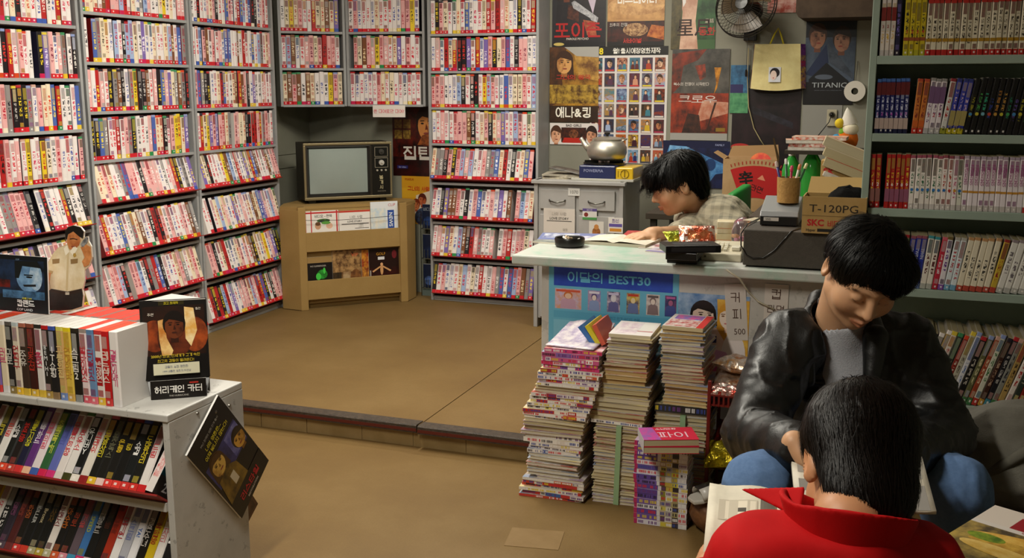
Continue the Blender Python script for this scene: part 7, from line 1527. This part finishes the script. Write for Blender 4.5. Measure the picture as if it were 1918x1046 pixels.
def strands(name, hair, f, hc_, HR_, n, mat_, crown=(.01, .05, .135), L=.055, lift=.006, seed=1, wid=.0011, down=.8):
    """thin locks laid over a hair surface, running from the crown downwards"""
    r_ = np.random.default_rng(seed); me = hair.data; V = np.empty(len(me.vertices)*3, np.float32); me.vertices.foreach_get('co', V); V = V.reshape(-1, 3).astype(float)
    Mi = np.array(hair.matrix_parent_inverse); Mp = np.array(hair.parent.matrix_world)@Mi; V = V@Mp[:3, :3].T+Mp[:3, 3]
    P = V[r_.integers(0, len(V), n)]+r_.normal(0, .001, (n, 3)); steps = 7; dl = L*r_.uniform(.5, 1.25, n)/steps; off = lift*r_.uniform(.05, 1, n)**2
    def grad(p):
        e = .002; return np.stack([f(p+np.eye(3)[i]*e)-f(p-np.eye(3)[i]*e) for i in range(3)], 1)/(2*e)
    cr = hc_+HR_@np.array(crown); dn = HR_@np.array([0, 0, -1.0]); jit = r_.normal(0, .22, (n, 3)); pts = [P]
    for k in range(steps):
        g = grad(P); g /= np.linalg.norm(g, axis=1)[:, None]+1e-9
        fl = P-cr; fl /= np.linalg.norm(fl, axis=1)[:, None]; fl = fl+down*dn+jit; fl -= (fl*g).sum(1)[:, None]*g; fl /= np.linalg.norm(fl, axis=1)[:, None]+1e-9
        P = P+fl*dl[:, None]; d = f(P); t_ = off*(.4+k/steps); P = P-g*np.clip(d-t_, -.004, .004)[:, None]; pts.append(P)
    A = np.stack(pts, 1); T = np.gradient(A, axis=1); side = np.cross(T, A-hc_); side /= np.linalg.norm(side, axis=2)[:, :, None]+1e-9
    wv = wid*r_.uniform(.6, 1.5, n)[:, None]*np.linspace(1, .15, steps+1)[None, :]
    Lf, Rt = A-side*wv[:, :, None], A+side*wv[:, :, None]; vs = np.stack([Lf, Rt], 2).reshape(-1, 3); K = 2*(steps+1)
    b0 = (np.arange(n)*K)[:, None]+2*np.arange(steps)[None, :]; F = np.stack([b0, b0+1, b0+3, b0+2], 2).reshape(-1, 4)
    m2 = bpy.data.meshes.new(name); m2.from_pydata(vs.tolist(), [], F.tolist()); m2.materials.append(mat_); m2.polygons.foreach_set('use_smooth', [True]*len(F)); m2.update()
    o = bpy.data.objects.new(name, m2); COL.objects.link(o); o.parent = hair; o.matrix_parent_inverse = Matrix(Mp.tolist()).inverted(); o['kind'] = 'stuff'; return o
# ---------------- young man in the black leather jacket
PX = at
hc = PX(1617, 511, 2.37); HR = r3('z', R(25))@r3('y', R(8))@r3('x', R(37))
hl = lambda p: (p-hc)@HR
nb = PX(1574, 592, 2.53); nm_ = hc+HR@np.array([0, .03, -.06])
shL, shR = PX(1452, 640, 2.54), PX(1722, 650, 2.58)
elL, elR = PX(1412, 812, 2.40), PX(1768, 815, 2.46)
wrL, wrR = PX(1508, 850, 2.12), PX(1680, 865, 2.14)
hip = PX(1590, 900, 2.80); hip[2] = .46
chest = (np.array(shL)+np.array(shR))/2+np.array([0, .03, -.13])
knL, knR = PX(1422, 912, 2.18), PX(1790, 918, 2.22)
hpL, hpR = hip+np.array([-.09, 0, -.02]), hip+np.array([.09, 0, -.02])
ftL, ftR = np.array([knL[0]-.02, knL[1]+.17, .06]), np.array([knR[0]+.03, knR[1]+.14, .06])
bk = PX(1610, 905, 2.06)                                  # the book in his hands
handL = (wrL, axes(bk+np.array([-.05, .02, -.01])-wrL, (0, .3, 1.0))); handR = (wrR, axes(bk+np.array([.06, .02, -.01])-wrR, (0, .3, 1.0)))
def lm_head(p):
    d = head_sdf(hl(p)); return smin(d, cap(p, nm_, nb+np.array([0, .0, -.03]), .052, .056), .03)
def lm_torso(p):
    d = ell(p, chest, (.165, .10, .20)); d = smin(d, cap(p, chest, hip, .12, .13), .05); d = smin(d, cap(p, nm_, nb, .05, .056), .03)
    for s_, e_, w_ in ((shL, elL, wrL), (shR, elR, wrR)): d = smin(d, chain(p, [s_, e_, w_], [.03, .036, .028], .03), .03)
    d = smin(d, hand_parts(frame_to(p, handL), .55, -1), .015); d = smin(d, hand_parts(frame_to(p, handR), .55, 1), .015)
    return d
t = thing('person', 'seated young man in black leather jacket and jeans reading a book', 'person', (float(hip[0]), float(hip[1]), 0))
bpy.context.view_layer.update()
surf('body', [(lambda p: smin(lm_head(p), lm_torso(p), .02), *bounds([hc-.15, hc+.15, hip-.14, elL-.05, elR+.05, wrL-.1, wrR-.1, bk-.06, wrR+np.array([.1, 0, 0])]), .0034)], SKIN1, t, lambda V: head_tint(hl(V)))
def lm_hair(p):
    q = hl(p); d = ell(q, (0, .018, .040), (.092, .106, .083))
    d = smin(d, ell(q, (.03, -.06, .068), (.05, .045, .036)), .04)
    strand = vnoise(np.stack([q[:, 0]*120, q[:, 1]*120+q[:, 2]*20, q[:, 2]*22], 1)); clump = vnoise(q*np.array([38, 38, 12.]))
    d = d-.0045*clump-.0024*strand
    hair_line = ell(q, (-.016, -.135, -.054), (.082, .108, .113)); d = smax(d, -(hair_line+.012*vnoise(q*np.array([70, 20, 12.]))), .008)
    qa = q.copy(); qa[:, 0] = np.abs(qa[:, 0]); d = smax(d, -ell(qa, (.09, .018, -.014), (.03, .028, .04)), .008)
    d = smax(d, -(q[:, 2]+.062-.25*(q[:, 1]-.0)*0-.2*np.clip(-q[:, 1], 0, 1)), .01)
    return d
hr = surf('hair', [(lm_hair, hc-.17, hc+.17, .003)], HAIRB, t); strands('hair_strands', hr, lm_hair, hc, HR, 5200, HAIRB, L=.07, lift=.009, seed=3)
zip_x = lambda p: p[:, 0]
def lm_shirt(p):
    d = ell(p, chest, (.17, .108, .205)); d = smin(d, cap(p, chest+np.array([0, -.01, -.02]), hip, .125, .13), .05); d = smin(d, cap(p, nb+np.array([.008, -.02, .02]), chest, .064, .11), .04)
    d = d-.003*ridge(p*np.array([22., 22, 9]))
    d = smax(d, -(cap(p, nm_, nb+np.array([0, -.004, -.02]), .056, .062)), .006)
    d = smax(d, (p-nb)@np.array([0, .55, .83])-.045, .006)
    return d
surf('t_shirt', [(lm_shirt, (-.3, 2.3, .38), (.32, 3.0, .98), .005)], simple('grey_marl', '#8f9096', .95, var=(240, '#a6a7ac', 1.6), bump=(300, .3)), t)
def lm_jacket(p):
    d = ell(p, chest+np.array([0, .015, 0]), (.205, .132, .22)); d = smin(d, cap(p, chest+np.array([0, .01, -.05]), hip+np.array([0, 0, .02]), .16, .165), .06)
    sh = chain(p, [shL+np.array([.03, 0, 0]), elL, wrL+.12*(elL-wrL)], [.075, .064, .048], .03); sh = smin(sh, chain(p, [shR-np.array([.03, 0, 0]), elR, wrR+.12*(elR-wrR)], [.075, .064, .048], .03), .02)
    d = smin(d, sh, .05)
    d = smin(d, cap(p, nb+np.array([-.02, .03, -.04]), shL+np.array([.05, 0, .0]), .055, .06), .04); d = smin(d, cap(p, nb+np.array([.02, .03, -.04]), shR-np.array([.05, 0, 0]), .055, .06), .04)
    g = vnoise(p*np.array([9., 9, 9])); w_ = p+.03*np.stack([g, -g, g], 1)
    fold = np.maximum(0, ridge(w_*np.array([9., 9, 24])))**2*.8+np.maximum(0, ridge(w_*np.array([22., 18, 10])))**3*.6
    d = d-.009*fold
    # open front: a wedge widening down from the collar
    u = (p[:, 2]-(nb[2]-.02)); half = np.clip(.034-.02*u, .03, .06)+.0*u
    op = np.maximum(np.abs(p[:, 0]-(nb[0]+.012-.02*u))-half, p[:, 1]-(nb[1]+.02)); op = np.maximum(op, -(p[:, 2]-.50)*.5)
    d = smax(d, -op, .008)
    d = smax(d, -cap(p, nm_, nb+np.array([0, .0, -.02]), .068, .085), .01); d = smax(d, (p-nb)@np.array([0, .0, 1.0])-.035, .01)
    return d
M_LEA = NT('black_leather'); q = M_LEA
q.b.inputs['Base Color'].default_value = (.004, .0042, .0042, 1); q.b.inputs['Specular IOR Level'].default_value = .45; q.b.inputs['Coat Weight'].default_value = .0
q.l(q.math('MULTIPLY_ADD', q.noise(25, 4, q.obj()), .3, .26), q.b.inputs['Roughness']); q.bump(q.noise(48, 6, q.obj(), .68), .32, .004); M_LEA = q.m
jk = surf('jacket', [(lm_jacket, (-.45, 2.0, .38), (.46, 3.02, .97), .006)], M_LEA, t)
def lapel(p):                                             # collar leaves around the neck
    d = None
    for s_ in (-1, 1):
        a = nb+np.array([s_*.055, .055, .025]); b_ = nb+np.array([s_*.085, -.075, -.03]); c_ = nb+np.array([s_*.072+.01, -.115, -.14])
        e = np.minimum(cap(p, a, b_, .022, .026), cap(p, b_, c_, .03, .018)); pl = ell(p, (a+b_)/2, (.5, .5, .5)); d = e if d is None else np.minimum(d, e)
    d = smin(d, cap(p, nb+np.array([-.055, .055, .025]), nb+np.array([.055, .055, .025]), .022), .02)
    core = smin(cap(p, nm_, nb+np.array([0, .0, -.02]), .062, .076), ell(p, chest+np.array([0, .012, 0]), (.196, .126, .214)), .02); return smax(d, -core, .004)-.001*ridge(p*30)
surf('collar', [(lapel, nb-np.array([.2, .2, .2]), nb+np.array([.2, .18, .1]), .004)], M_LEA, jk)
def lm_jeans(p):
    d = ell(p, hip+np.array([0, 0, -.01]), (.165, .15, .12))
    for h_, k_, f_ in ((hpL, knL, ftL), (hpR, knR, ftR)): d = smin(d, chain(p, [h_, k_, f_+np.array([0, 0, .05])], [.094, .067, .058], .03), .04)
    d = d-.004*ridge(p*np.array([16., 16, 16]))-.002*ridge(p*np.array([40., 40, 30])); return smax(d, np.minimum(p[:, 2]-(hip[2]+.08), p[:, 1]-(hip[1]-.12)), .01)
surf('jeans', [(lm_jeans, (-.42, 1.9, .03), (.48, 3.02, .70), .007)], simple('blue_denim', '#4a668f', .9, var=(120, '#5d7aa3', 1.5), bump=(260, .12, .002)), t)
for f_, s_ in ((ftL, -1), (ftR, 1)):
    def shoe(p, f_=f_, s_=s_): 
        q_ = p-f_; d = ell(q_, (s_*.01, -.06, -.02), (.046, .13, .05)); return smax(d, -(q_[:, 2]+.058), .004)
    surf('shoe', [(shoe, f_-np.array([.08, .22, .08]), f_+np.array([.08, .1, .06]), .006)], simple('white_sneaker', '#b8b4ac', .6), t)
# his stool and book
t = thing('stool', 'low dark stool under the young man in the leather jacket', 'stool', (float(hip[0]), float(hip[1]), 0))
MB().lathe([(.001, .29), (.17, .29), (.18, .30), (.18, .325), (.17, .335), (.001, .335)], 28, C('#2a221c'), close=False).build('seat', PLAST, t, autos=40)
for i in range(4):
    a_ = i*math.pi/2+.78; MB().tube([(.11*math.cos(a_), .11*math.sin(a_), .29), (.16*math.cos(a_), .16*math.sin(a_), 0)], .013, 8, C('#2c2622')).build('leg', METAL, t)
def open_book(name, label, M, w_, h_, page='#d8d2c4', th=.009, pics=None, sag=.2):
    t = thing(name, label, 'book', M=M)
    for s_ in (-1, 1):
        b = MB(); N = 8; P = []
        for i in range(N+1):
            u = i/N; zz = .016*math.sin(math.pi*min(1, u*1.3))*(1-u)+.004+sag*w_*u*u*.3
            P += [(s_*w_*u, -h_/2, zz), (s_*w_*u, h_/2, zz)]
        k = b.pts(P)
        for i in range(N):
            f_ = (k+2*i, k+2*i+2, k+2*i+3, k+2*i+1); b.face(f_ if s_ > 0 else f_[::-1], C(page), 0, C('#c8c0ae'), 14)
        o = b.build('page_block', PAPER, t, smooth=True); m_ = o.modifiers.new('s', 'SOLIDIFY'); m_.thickness = th; m_.offset = -1
        if pics:
            b = MB()
            for (x0, y0, x1, y1, cc) in pics:
                def zq(x_): u = x_/w_; return .016*math.sin(math.pi*min(1, u*1.3))*(1-u)+.0046+sag*w_*u*u*.3
                xs = [x0+(x1-x0)*i/4 for i in range(5)]; k = b.pts([(s_*x_, y_, zq(x_)) for x_ in xs for y_ in (y0, y1)])
                for i in range(4):
                    f_ = (k+2*i, k+2*i+2, k+2*i+3, k+2*i+1); b.face(f_ if s_ > 0 else f_[::-1], C(cc))
            b.build('print', PAPER, o)
    MB().box(-.004, .004, -h_/2-.002, h_/2+.002, -.012, -.002, C('#a8543c')).build('spine', GLOSS, t)
    return t
open_book('open_book', 'open white paged comic held by the man in the leather jacket', TR(*(bk+np.array([.0, .0, .0]))) @ RZ(R(10)) @ RX(R(20)), .13, .16, pics=[(.02, -.08, .12, -.01, '#8a8680'), (.02, .01, .07, .08, '#4a4844'), (.075, .01, .12, .08, '#a09c94')])

# ---------------- person in red with back to the camera
rc = PX(1606, 878, 1.66); RR = r3('z', R(195))@r3('y', R(-4))@r3('x', R(44))
rl = lambda p: (p-rc)@RR
rn = PX(1590, 985, 1.56); rm = rc+RR@np.array([0, .03, -.06])
rsL, rsR = PX(1385, 1062, 1.58), PX(1752, 1092, 1.60)
rch = (rsL+rsR)/2+np.array([0, -.02, -.16]); rhip = np.array([rch[0], rch[1]-.12, .40])
reL, reR = rsL+np.array([-.075, .05, -.24]), rsR+np.array([.075, .05, -.24])
bk2 = PX(1385, 985, 1.88)
rwL, rwR = bk2+np.array([-.035, -.10, -.05]), bk2+np.array([.17, -.09, -.05])
rkL, rkR = np.array([rhip[0]-.17, rhip[1]+.42, .40]), np.array([rhip[0]+.17, rhip[1]+.42, .40])
rfL, rfR = rkL+np.array([0, .0, -.34]), rkR+np.array([0, .0, -.34])
rhL = (rwL, axes(bk2+np.array([.0, .02, -.01])-rwL, (0, -.4, 1))); rhR = (rwR, axes(bk2+np.array([.12, .02, -.01])-rwR, (0, -.4, 1)))
def rm_head(p): return smin(head_sdf(rl(p), 1.0), cap(p, rm, rn+np.array([0, 0, -.03]), .052, .057), .03)
def rm_body(p):
    d = ell(p, rch, (.16, .10, .20)); d = smin(d, cap(p, rch, rhip, .12, .14), .05); d = smin(d, cap(p, rm, rn, .05, .056), .03)
    for s_, e_, w_ in ((rsL, reL, rwL), (rsR, reR, rwR)): d = smin(d, chain(p, [s_, e_, w_], [.05, .04, .028], .03), .04)
    return smin(smin(d, hand_parts(frame_to(p, rhL), .4, -1), .015), hand_parts(frame_to(p, rhR), .4, 1), .015)
t = thing('person', 'seated person with short dark hair in a bright red jacket, back turned', 'person', (float(rhip[0]), float(rhip[1]), 0))
bpy.context.view_layer.update()
surf('body', [(lambda p: smin(rm_head(p), rm_body(p), .02), *bounds([rc-.15, rc+.15, rhip-.15, rsL-.08, rsR+.08, reL-.06, reR+.06, rwL-.06, rwR+.06, bk2-.1, bk2+np.array([.25, .1, .1])]), .0042)], SKIN2, t, lambda V: head_tint(rl(V)))
def rm_hair(p):
    q = rl(p); d = ell(q, (0, .022, .046), (.0905, .112, .092)); d = smin(d, ell(q, (0, .06, -.045), (.07, .05, .085)), .035)
    strand = vnoise(np.stack([q[:, 0]*130, q[:, 1]*60+q[:, 2]*130, q[:, 2]*18], 1)); clump = vnoise(q*np.array([34, 30, 10.])); d = d-.0035*clump-.0018*strand
    d = smax(d, -(ell(q, (0, -.135, -.062), (.084, .105, .11))), .008); qa = q.copy(); qa[:, 0] = np.abs(qa[:, 0])
    d = smax(d, -ell(qa, (.087, .006, -.014), (.026, .026, .04)), .006); return smax(d, -(q[:, 2]+.125), .006)
hr = surf('hair', [(rm_hair, rc-.17, rc+.17, .003)], HAIRD, t); strands('hair_strands', hr, rm_hair, rc, RR, 6500, HAIRD, L=.055, lift=.006, seed=4, wid=.0008)
def rm_jacket(p):
    d = ell(p, rch+np.array([0, .0, .03]), (.205, .14, .21)); d = smin(d, cap(p, rch, rhip, .165, .18), .06)
    a = chain(p, [rsL+np.array([.03, 0, .01]), reL, rwL+.1*(reL-rwL)], [.073, .062, .046], .03); a = smin(a, chain(p, [rsR-np.array([.03, 0, -.01]), reR, rwR+.1*(reR-rwR)], [.073, .062, .046], .03), .02)
    d = smin(d, a, .05)
    d = smin(d, cap(p, rn+np.array([-.02, -.02, -.03]), rsL+np.array([.04, 0, .015]), .052, .055), .05); d = smin(d, cap(p, rn+np.array([.02, -.02, -.03]), rsR-np.array([.04, 0, -.015]), .052, .055), .05)
    g = vnoise(p*7.); w_ = p+.04*np.stack([g, g, -g], 1); d = d-.005*ridge(w_*np.array([8., 10, 13]))-.0016*ridge(w_*26)
    d = smax(d, -cap(p, rm, rn+np.array([0, .01, -.02]), .062, .07), .01); return smax(d, (p-rn)@np.array([0, -.2, .98])-.02, .012)
M_RED = simple('red_jacket_cloth', '#b40004', .8, var=(12, '#a40004', 2), bump=(260, .1, .002), spec=.25)
rj = surf('jacket', [(rm_jacket, (-.5, .9, .2), (.5, 2.0, .86), .0055)], M_RED, t)
def rm_collar(p):                                         # raised collar that opens in front
    ax = rn+np.array([0, .005, 0]); q = p-ax; u = q@np.array([0, .25, .97])
    rad = np.hypot(q[:, 0]/1.12, q[:, 1]-.25*u); d = np.abs(rad-(.078+.35*np.clip(u, -.05, .1)))-.0045
    ang = np.arctan2(q[:, 0], -q[:, 1]); top = .022+.010*np.cos(ang)+.02*np.exp(-((ang+1.9)/.6)**2)
    d = smax(d, u-top, .004); d = smax(d, -.05-u, .004); return smax(d, -(np.pi*.80-np.abs(ang))*-.1*-1 if False else (np.abs(ang)-2.55)*.1, .004)-.0012*ridge(p*np.array([20., 20, 9]))
surf('collar', [(rm_collar, rn-.16, rn+.17, .0035)], M_RED, rj)
def rm_tip(p):                                            # collar leaf that sticks out towards the book
    a = PX(1505, 916, 1.60); b_ = PX(1396, 919, 1.68); c_ = PX(1495, 968, 1.58)
    n_ = np.cross(b_-a, c_-a); n_ /= np.linalg.norm(n_); d = np.abs((p-a)@n_)-.0035; cen = (a+b_+c_)/3
    for e0, e1 in ((a, b_), (b_, c_), (c_, a)):
        en = np.cross(e1-e0, n_); en /= np.linalg.norm(en)
        if (cen-e0)@en > 0: en = -en
        d = smax(d, (p-e0)@en-.003, .004)
    return d
_a = PX(1450, 932, 1.62); surf('collar_leaf', [(rm_tip, _a-.1, _a+.1, .003)], M_RED, rj)
def rm_trs(p):
    d = ell(p, rhip, (.17, .16, .12))
    for h_, k_, f_ in ((-.09, rkL, rfL), (.09, rkR, rfR)): d = smin(d, chain(p, [rhip+np.array([h_, 0, 0]), k_, f_+np.array([0, 0, .03])], [.095, .075, .06], .03), .04)
    return smax(d-.003*ridge(p*15), p[:, 2]-(rhip[2]+.07), .01)
surf('trousers', [(rm_trs, (-.45, .9, .02), (.45, 2.05, .6), .009)], simple('dark_trousers', '#16171c', .9, bump=(260, .3)), t)
for f_ in (rfL, rfR):
    def shoe(p, f_=f_): q_ = p-f_; return smax(ell(q_, (0, .06, -.02), (.046, .13, .05)), -(q_[:, 2]+.058), .004)
    surf('shoe', [(shoe, f_-np.array([.08, .1, .08]), f_+np.array([.08, .22, .06]), .007)], simple('dark_shoe', '#1c1a1a', .5), t)
t = thing('stool', 'low stool under the person in the red jacket', 'stool', (float(rhip[0]), float(rhip[1]), 0))
MB().lathe([(.001, .25), (.17, .25), (.18, .26), (.18, .28), (.17, .29), (.001, .29)], 28, C('#3a2c22'), close=False).build('seat', PLAST, t, autos=40)
for i in range(4):
    a_ = i*math.pi/2+.78; MB().tube([(.11*math.cos(a_), .11*math.sin(a_), .25), (.15*math.cos(a_), .15*math.sin(a_), 0)], .013, 8, C('#2c2622')).build('leg', METAL, t)
open_book('open_book', 'open comic with a framed caption held by the person in red', TR(*(bk2+np.array([.065, .01, .0]))) @ RZ(R(6)) @ RX(R(24)), .125, .175, '#d8d0bc', pics=[(.035, .0, .105, .05, '#bdb5a2'), (.038, .003, .102, .047, '#d8d0bc'), (.055, .02, .088, .03, '#4a463e'), (.005, -.01, .03, .06, '#7a766c')])

# ---------------- clerk behind the counter
wc = PX(1267, 345, 4.30); WR = r3('z', R(-68))@r3('y', R(3))@r3('x', R(22))
wl_ = lambda p: (p-wc)@WR
wn = PX(1312, 385, 4.42); wm = wc+WR@np.array([0, .03, -.06])
wsF, wsN = PX(1300, 402, 4.58), PX(1348, 405, 4.26)
weF, weN = PX(1292, 440, 4.28), PX(1392, 462, 4.16)
wwF, wwN = PX(1222, 440, 4.06), PX(1305, 447, 4.02)
wch = (wsF+wsN)/2+np.array([.06, .02, -.13]); whip = np.array([wch[0]+.16, wch[1]+.06, .52])
hF = (wwF, axes(PX(1175, 446, 3.98)-wwF, (0, -.2, 1))); hN = (wwN, axes(PX(1265, 437, 3.97)-wwN, (0, -.3, 1)))
def wk_head(p): return smin(head_sdf(wl_(p)), cap(p, wm, wn+np.array([0, 0, -.03]), .052, .056), .03)
def wk_body(p):
    d = ell(p, wch, (.12, .17, .19)); d = smin(d, cap(p, wch, whip, .12, .13), .05); d = smin(d, cap(p, wm, wn, .05, .056), .03)
    for s_, e_, w_ in ((wsF, weF, wwF), (wsN, weN, wwN)): d = smin(d, chain(p, [s_, e_, w_], [.05, .042, .029], .03), .04)
    return smin(smin(d, hand_parts(frame_to(p, hF), .15, 1), .015), hand_parts(frame_to(p, hN), .95, 1), .015)
t = thing('person', 'clerk in a pale checked shirt bending over the ledger behind the counter', 'person', (float(whip[0]), float(whip[1]), RF))
bpy.context.view_layer.update()
surf('body', [(lambda p: smin(wk_head(p), wk_body(p), .02), *bounds([wc-.15, wc+.15, whip-.15, whip+.15, wsF+.1, wsN-.1, weN-.06, weN+.06, wwF-.2, wwN-.15]), .0042)], SKIN1, t, lambda V: head_tint(wl_(V)))
def wk_hair(p):
    q = wl_(p); d = ell(q, (0, .026, .046), (.093, .114, .09)); d = smin(d, ell(q, (0, .085, -.025), (.07, .045, .075)), .04); d = smin(d, ell(q, (.0, -.075, .065), (.07, .05, .05)), .03); d = smin(d, cap(q, (-.02, -.10, .06), (-.03, -.135, .02), .022, .008), .02); d = smin(d, cap(q, (.03, -.10, .06), (.03, -.13, .005), .02, .007), .02)
    cl = vnoise(q*np.array([40, 40, 16.])); st = vnoise(q*np.array([110, 110, 24.])); d = d-.008*cl-.004*st
    d = smax(d, -(ell(q, (0, -.135, -.062), (.083, .105, .105))+.012*cl), .008); qa = q.copy(); qa[:, 0] = np.abs(qa[:, 0]); d = smax(d, -ell(qa, (.09, .0, -.02), (.03, .03, .032)), .008); return smax(d, -(q[:, 2]+.085), .01)
hr = surf('hair', [(wk_hair, wc-.19, wc+.19, .0035)], HAIRB, t); strands('hair_strands', hr, wk_hair, wc, WR, 4000, HAIRB, L=.08, lift=.016, seed=5, wid=.0013)
M_CHK = NT('checked_shirt'); q = M_CHK
def chk(vec_scale, thr):
    s_ = q.n('ShaderNodeSeparateXYZ'); q.l(q.mapping(vec_scale), s_.inputs[0]); return [q.math('GREATER_THAN', q.math('FRACT', o_), thr) for o_ in s_.outputs[:3]]
a_, b_, c_ = chk((26, 26, 26), .62); f = q.math('MULTIPLY', q.math('ADD', q.math('ADD', a_, c_), b_), .3); c1 = q.mix(f, C('#b4ab94'), C('#6e6c60')); c1 = q.mix(q.math('MULTIPLY', q.noise(14, 4, q.obj()), .4), c1, C('#8e8672'))
q.l(c1, q.b.inputs['Base Color']); q.b.inputs['Roughness'].default_value = .92; q.bump(q.noise(200, 3, q.obj()), .3, .002); M_CHK = q.m
def wk_shirt(p):
    d = ell(p, wch, (.155, .205, .21)); d = smin(d, cap(p, wch, whip, .16, .165), .06)
    a = chain(p, [wsN, weN, weN+.35*(wwN-weN)], [.08, .068, .056], .03); a = smin(a, chain(p, [wsF, weF, weF+.25*(wwF-weF)], [.08, .066, .056], .03), .02); d = smin(d, a, .05)
    d = smin(d, cap(p, wn+np.array([.03, 0, -.03]), (wsN+wsF)/2+np.array([.05, 0, -.02]), .068, .10), .05)
    g = vnoise(p*9.); w_ = p+.03*np.stack([g, -g, g], 1); d = d-.007*ridge(w_*np.array([12., 12, 18]))-.003*ridge(w_*34)
    d = smax(d, -cap(p, wm, wn+np.array([0, 0, -.03]), .062, .07), .01)
    v_ = (p-wn)@np.array([-.8, -.3, .1]); d = smax(d, -(np.maximum(cap(p, wn+np.array([-.05, -.02, -.02]), wn+np.array([-.12, -.02, -.16]), .035, .02), -1)), .008); return d
sh_ = surf('shirt', [(wk_shirt, (-1.25, 3.85, .38), (-.40, 4.95, 1.05), .0065)], M_CHK, t)
def wk_col(p):
    d = None
    for s_ in (-1, 1):
        a = wn+np.array([.03, s_*.06, .02]); b_ = wn+np.array([-.075, s_*.05, -.045]); e = cap(p, a, b_, .022, .014); d = e if d is None else np.minimum(d, e)
    d = smin(d, cap(p, wn+np.array([.03, -.06, .02]), wn+np.array([.03, .06, .02]), .022), .02); return smax(d, -cap(p, wm, wn+np.array([0, 0, -.03]), .058, .064), .004)
surf('collar', [(wk_col, wn-.15, wn+.13, .0045)], M_CHK, sh_)
def wk_under(p): return smax(cap(p, wn+np.array([-.01, 0, -.03]), wch+np.array([-.03, 0, .0]), .062, .12), -cap(p, wm, wn+np.array([0, 0, -.03]), .055, .058), .005)
surf('undershirt', [(wk_under, wch-.2, wn+.1, .007)], simple('black_tee', '#121214', .9), t)
def wk_trs(p):
    d = ell(p, whip, (.16, .17, .12))
    for s_ in (-1, 1): d = smin(d, chain(p, [whip+np.array([0, s_*.09, 0]), whip+np.array([-.32, s_*.11, .0]), whip+np.array([-.30, s_*.11, -.33])], [.098, .078, .06], .03), .04)
    return smax(d, p[:, 2]-(whip[2]+.08), .01)
surf('trousers', [(wk_trs, (whip[0]-.5, whip[1]-.3, RF), (whip[0]+.25, whip[1]+.3, .7), .01)], simple('clerk_trousers', '#2a2c34', .9), t)
# grey rucksack on the bench
def sack(p):
    q_ = p-np.array([.42, 2.78, .36]); d = ell(q_, (0, 0, .12), (.24, .17, .135)); d = smin(d, ell(q_, (-.09, -.02, .10), (.16, .15, .11)), .05)
    g = vnoise(p*6.); w_ = p+.05*np.stack([g, -g, g], 1); d = d-.010*ridge(w_*np.array([9., 9, 12]))-.003*ridge(w_*28); return smax(d, -(q_[:, 2]-.001), .008)
t = thing('rucksack', 'grey green crumpled rucksack lying on the patterned bench', 'rucksack', (.42, 2.78, .361))
bpy.context.view_layer.update()
rk = surf('body', [(sack, (.05, 2.5, .33), (.75, 3.1, .68), .007)], simple('grey_canvas', '#77746a', .95, var=(18, '#66635a', 2), bump=(240, .35)), t)
MB().tube([(-.16, -.155, .10), (-.05, -.172, .20), (.06, -.165, .235), (.14, -.12, .25)], .014, 8, C('#6b685e')).build('strap', CLOTH, t, smooth=True)
MB().tube([(-.20, -.11, .15), (-.08, -.15, .19), (.10, -.155, .19), (.2, -.12, .16)], .004, 6, C('#3a3832')).build('zip', CLOTH, t, smooth=True)
MB().box(-.02, .05, -.19, -.165, .03, .14, C('#1c1b19')).build('side_pocket', CLOTH, t, bev=.01)
# ------------------------------------------------------------------ tapes: the 300 that show largest as objects, the rest as one
def _score(t):
    M = t[4]; p = M @ Vector((0, 0, t[1]/2)); x, y, z = topx(p)
    if z < 0.3 or x < -20 or x > 1938 or y < -40 or y > 1090: return 0
    if x < 300 and 620 < y < 1046 and z > 3.2: return 0
    return 1.0/z
TAPES.sort(key=_score, reverse=True)
for (wd, h, d, st, M, lab, _) in TAPES[:300]:
    o = bpy.data.objects.new('video_tape', Spines().add(wd, h, d, st, None, st.get('letters', ())).mesh('video_tape')); COL.objects.link(o)
    o.matrix_world = M; tag(o, lab, 'video tape', 'new release video tapes on the low display stand' if 'white stand' in lab else 'rental video tapes in the racks')
S = Spines()
for (wd, h, d, st, M, lab, _) in TAPES[300:]: S.add(wd, h, d, st, M)
o = bpy.data.objects.new('video_tapes', S.mesh('video_tapes')); COL.objects.link(o)
tag(o, 'rows of small colourful video tape spines filling the far racks', 'video tapes', kind='stuff')
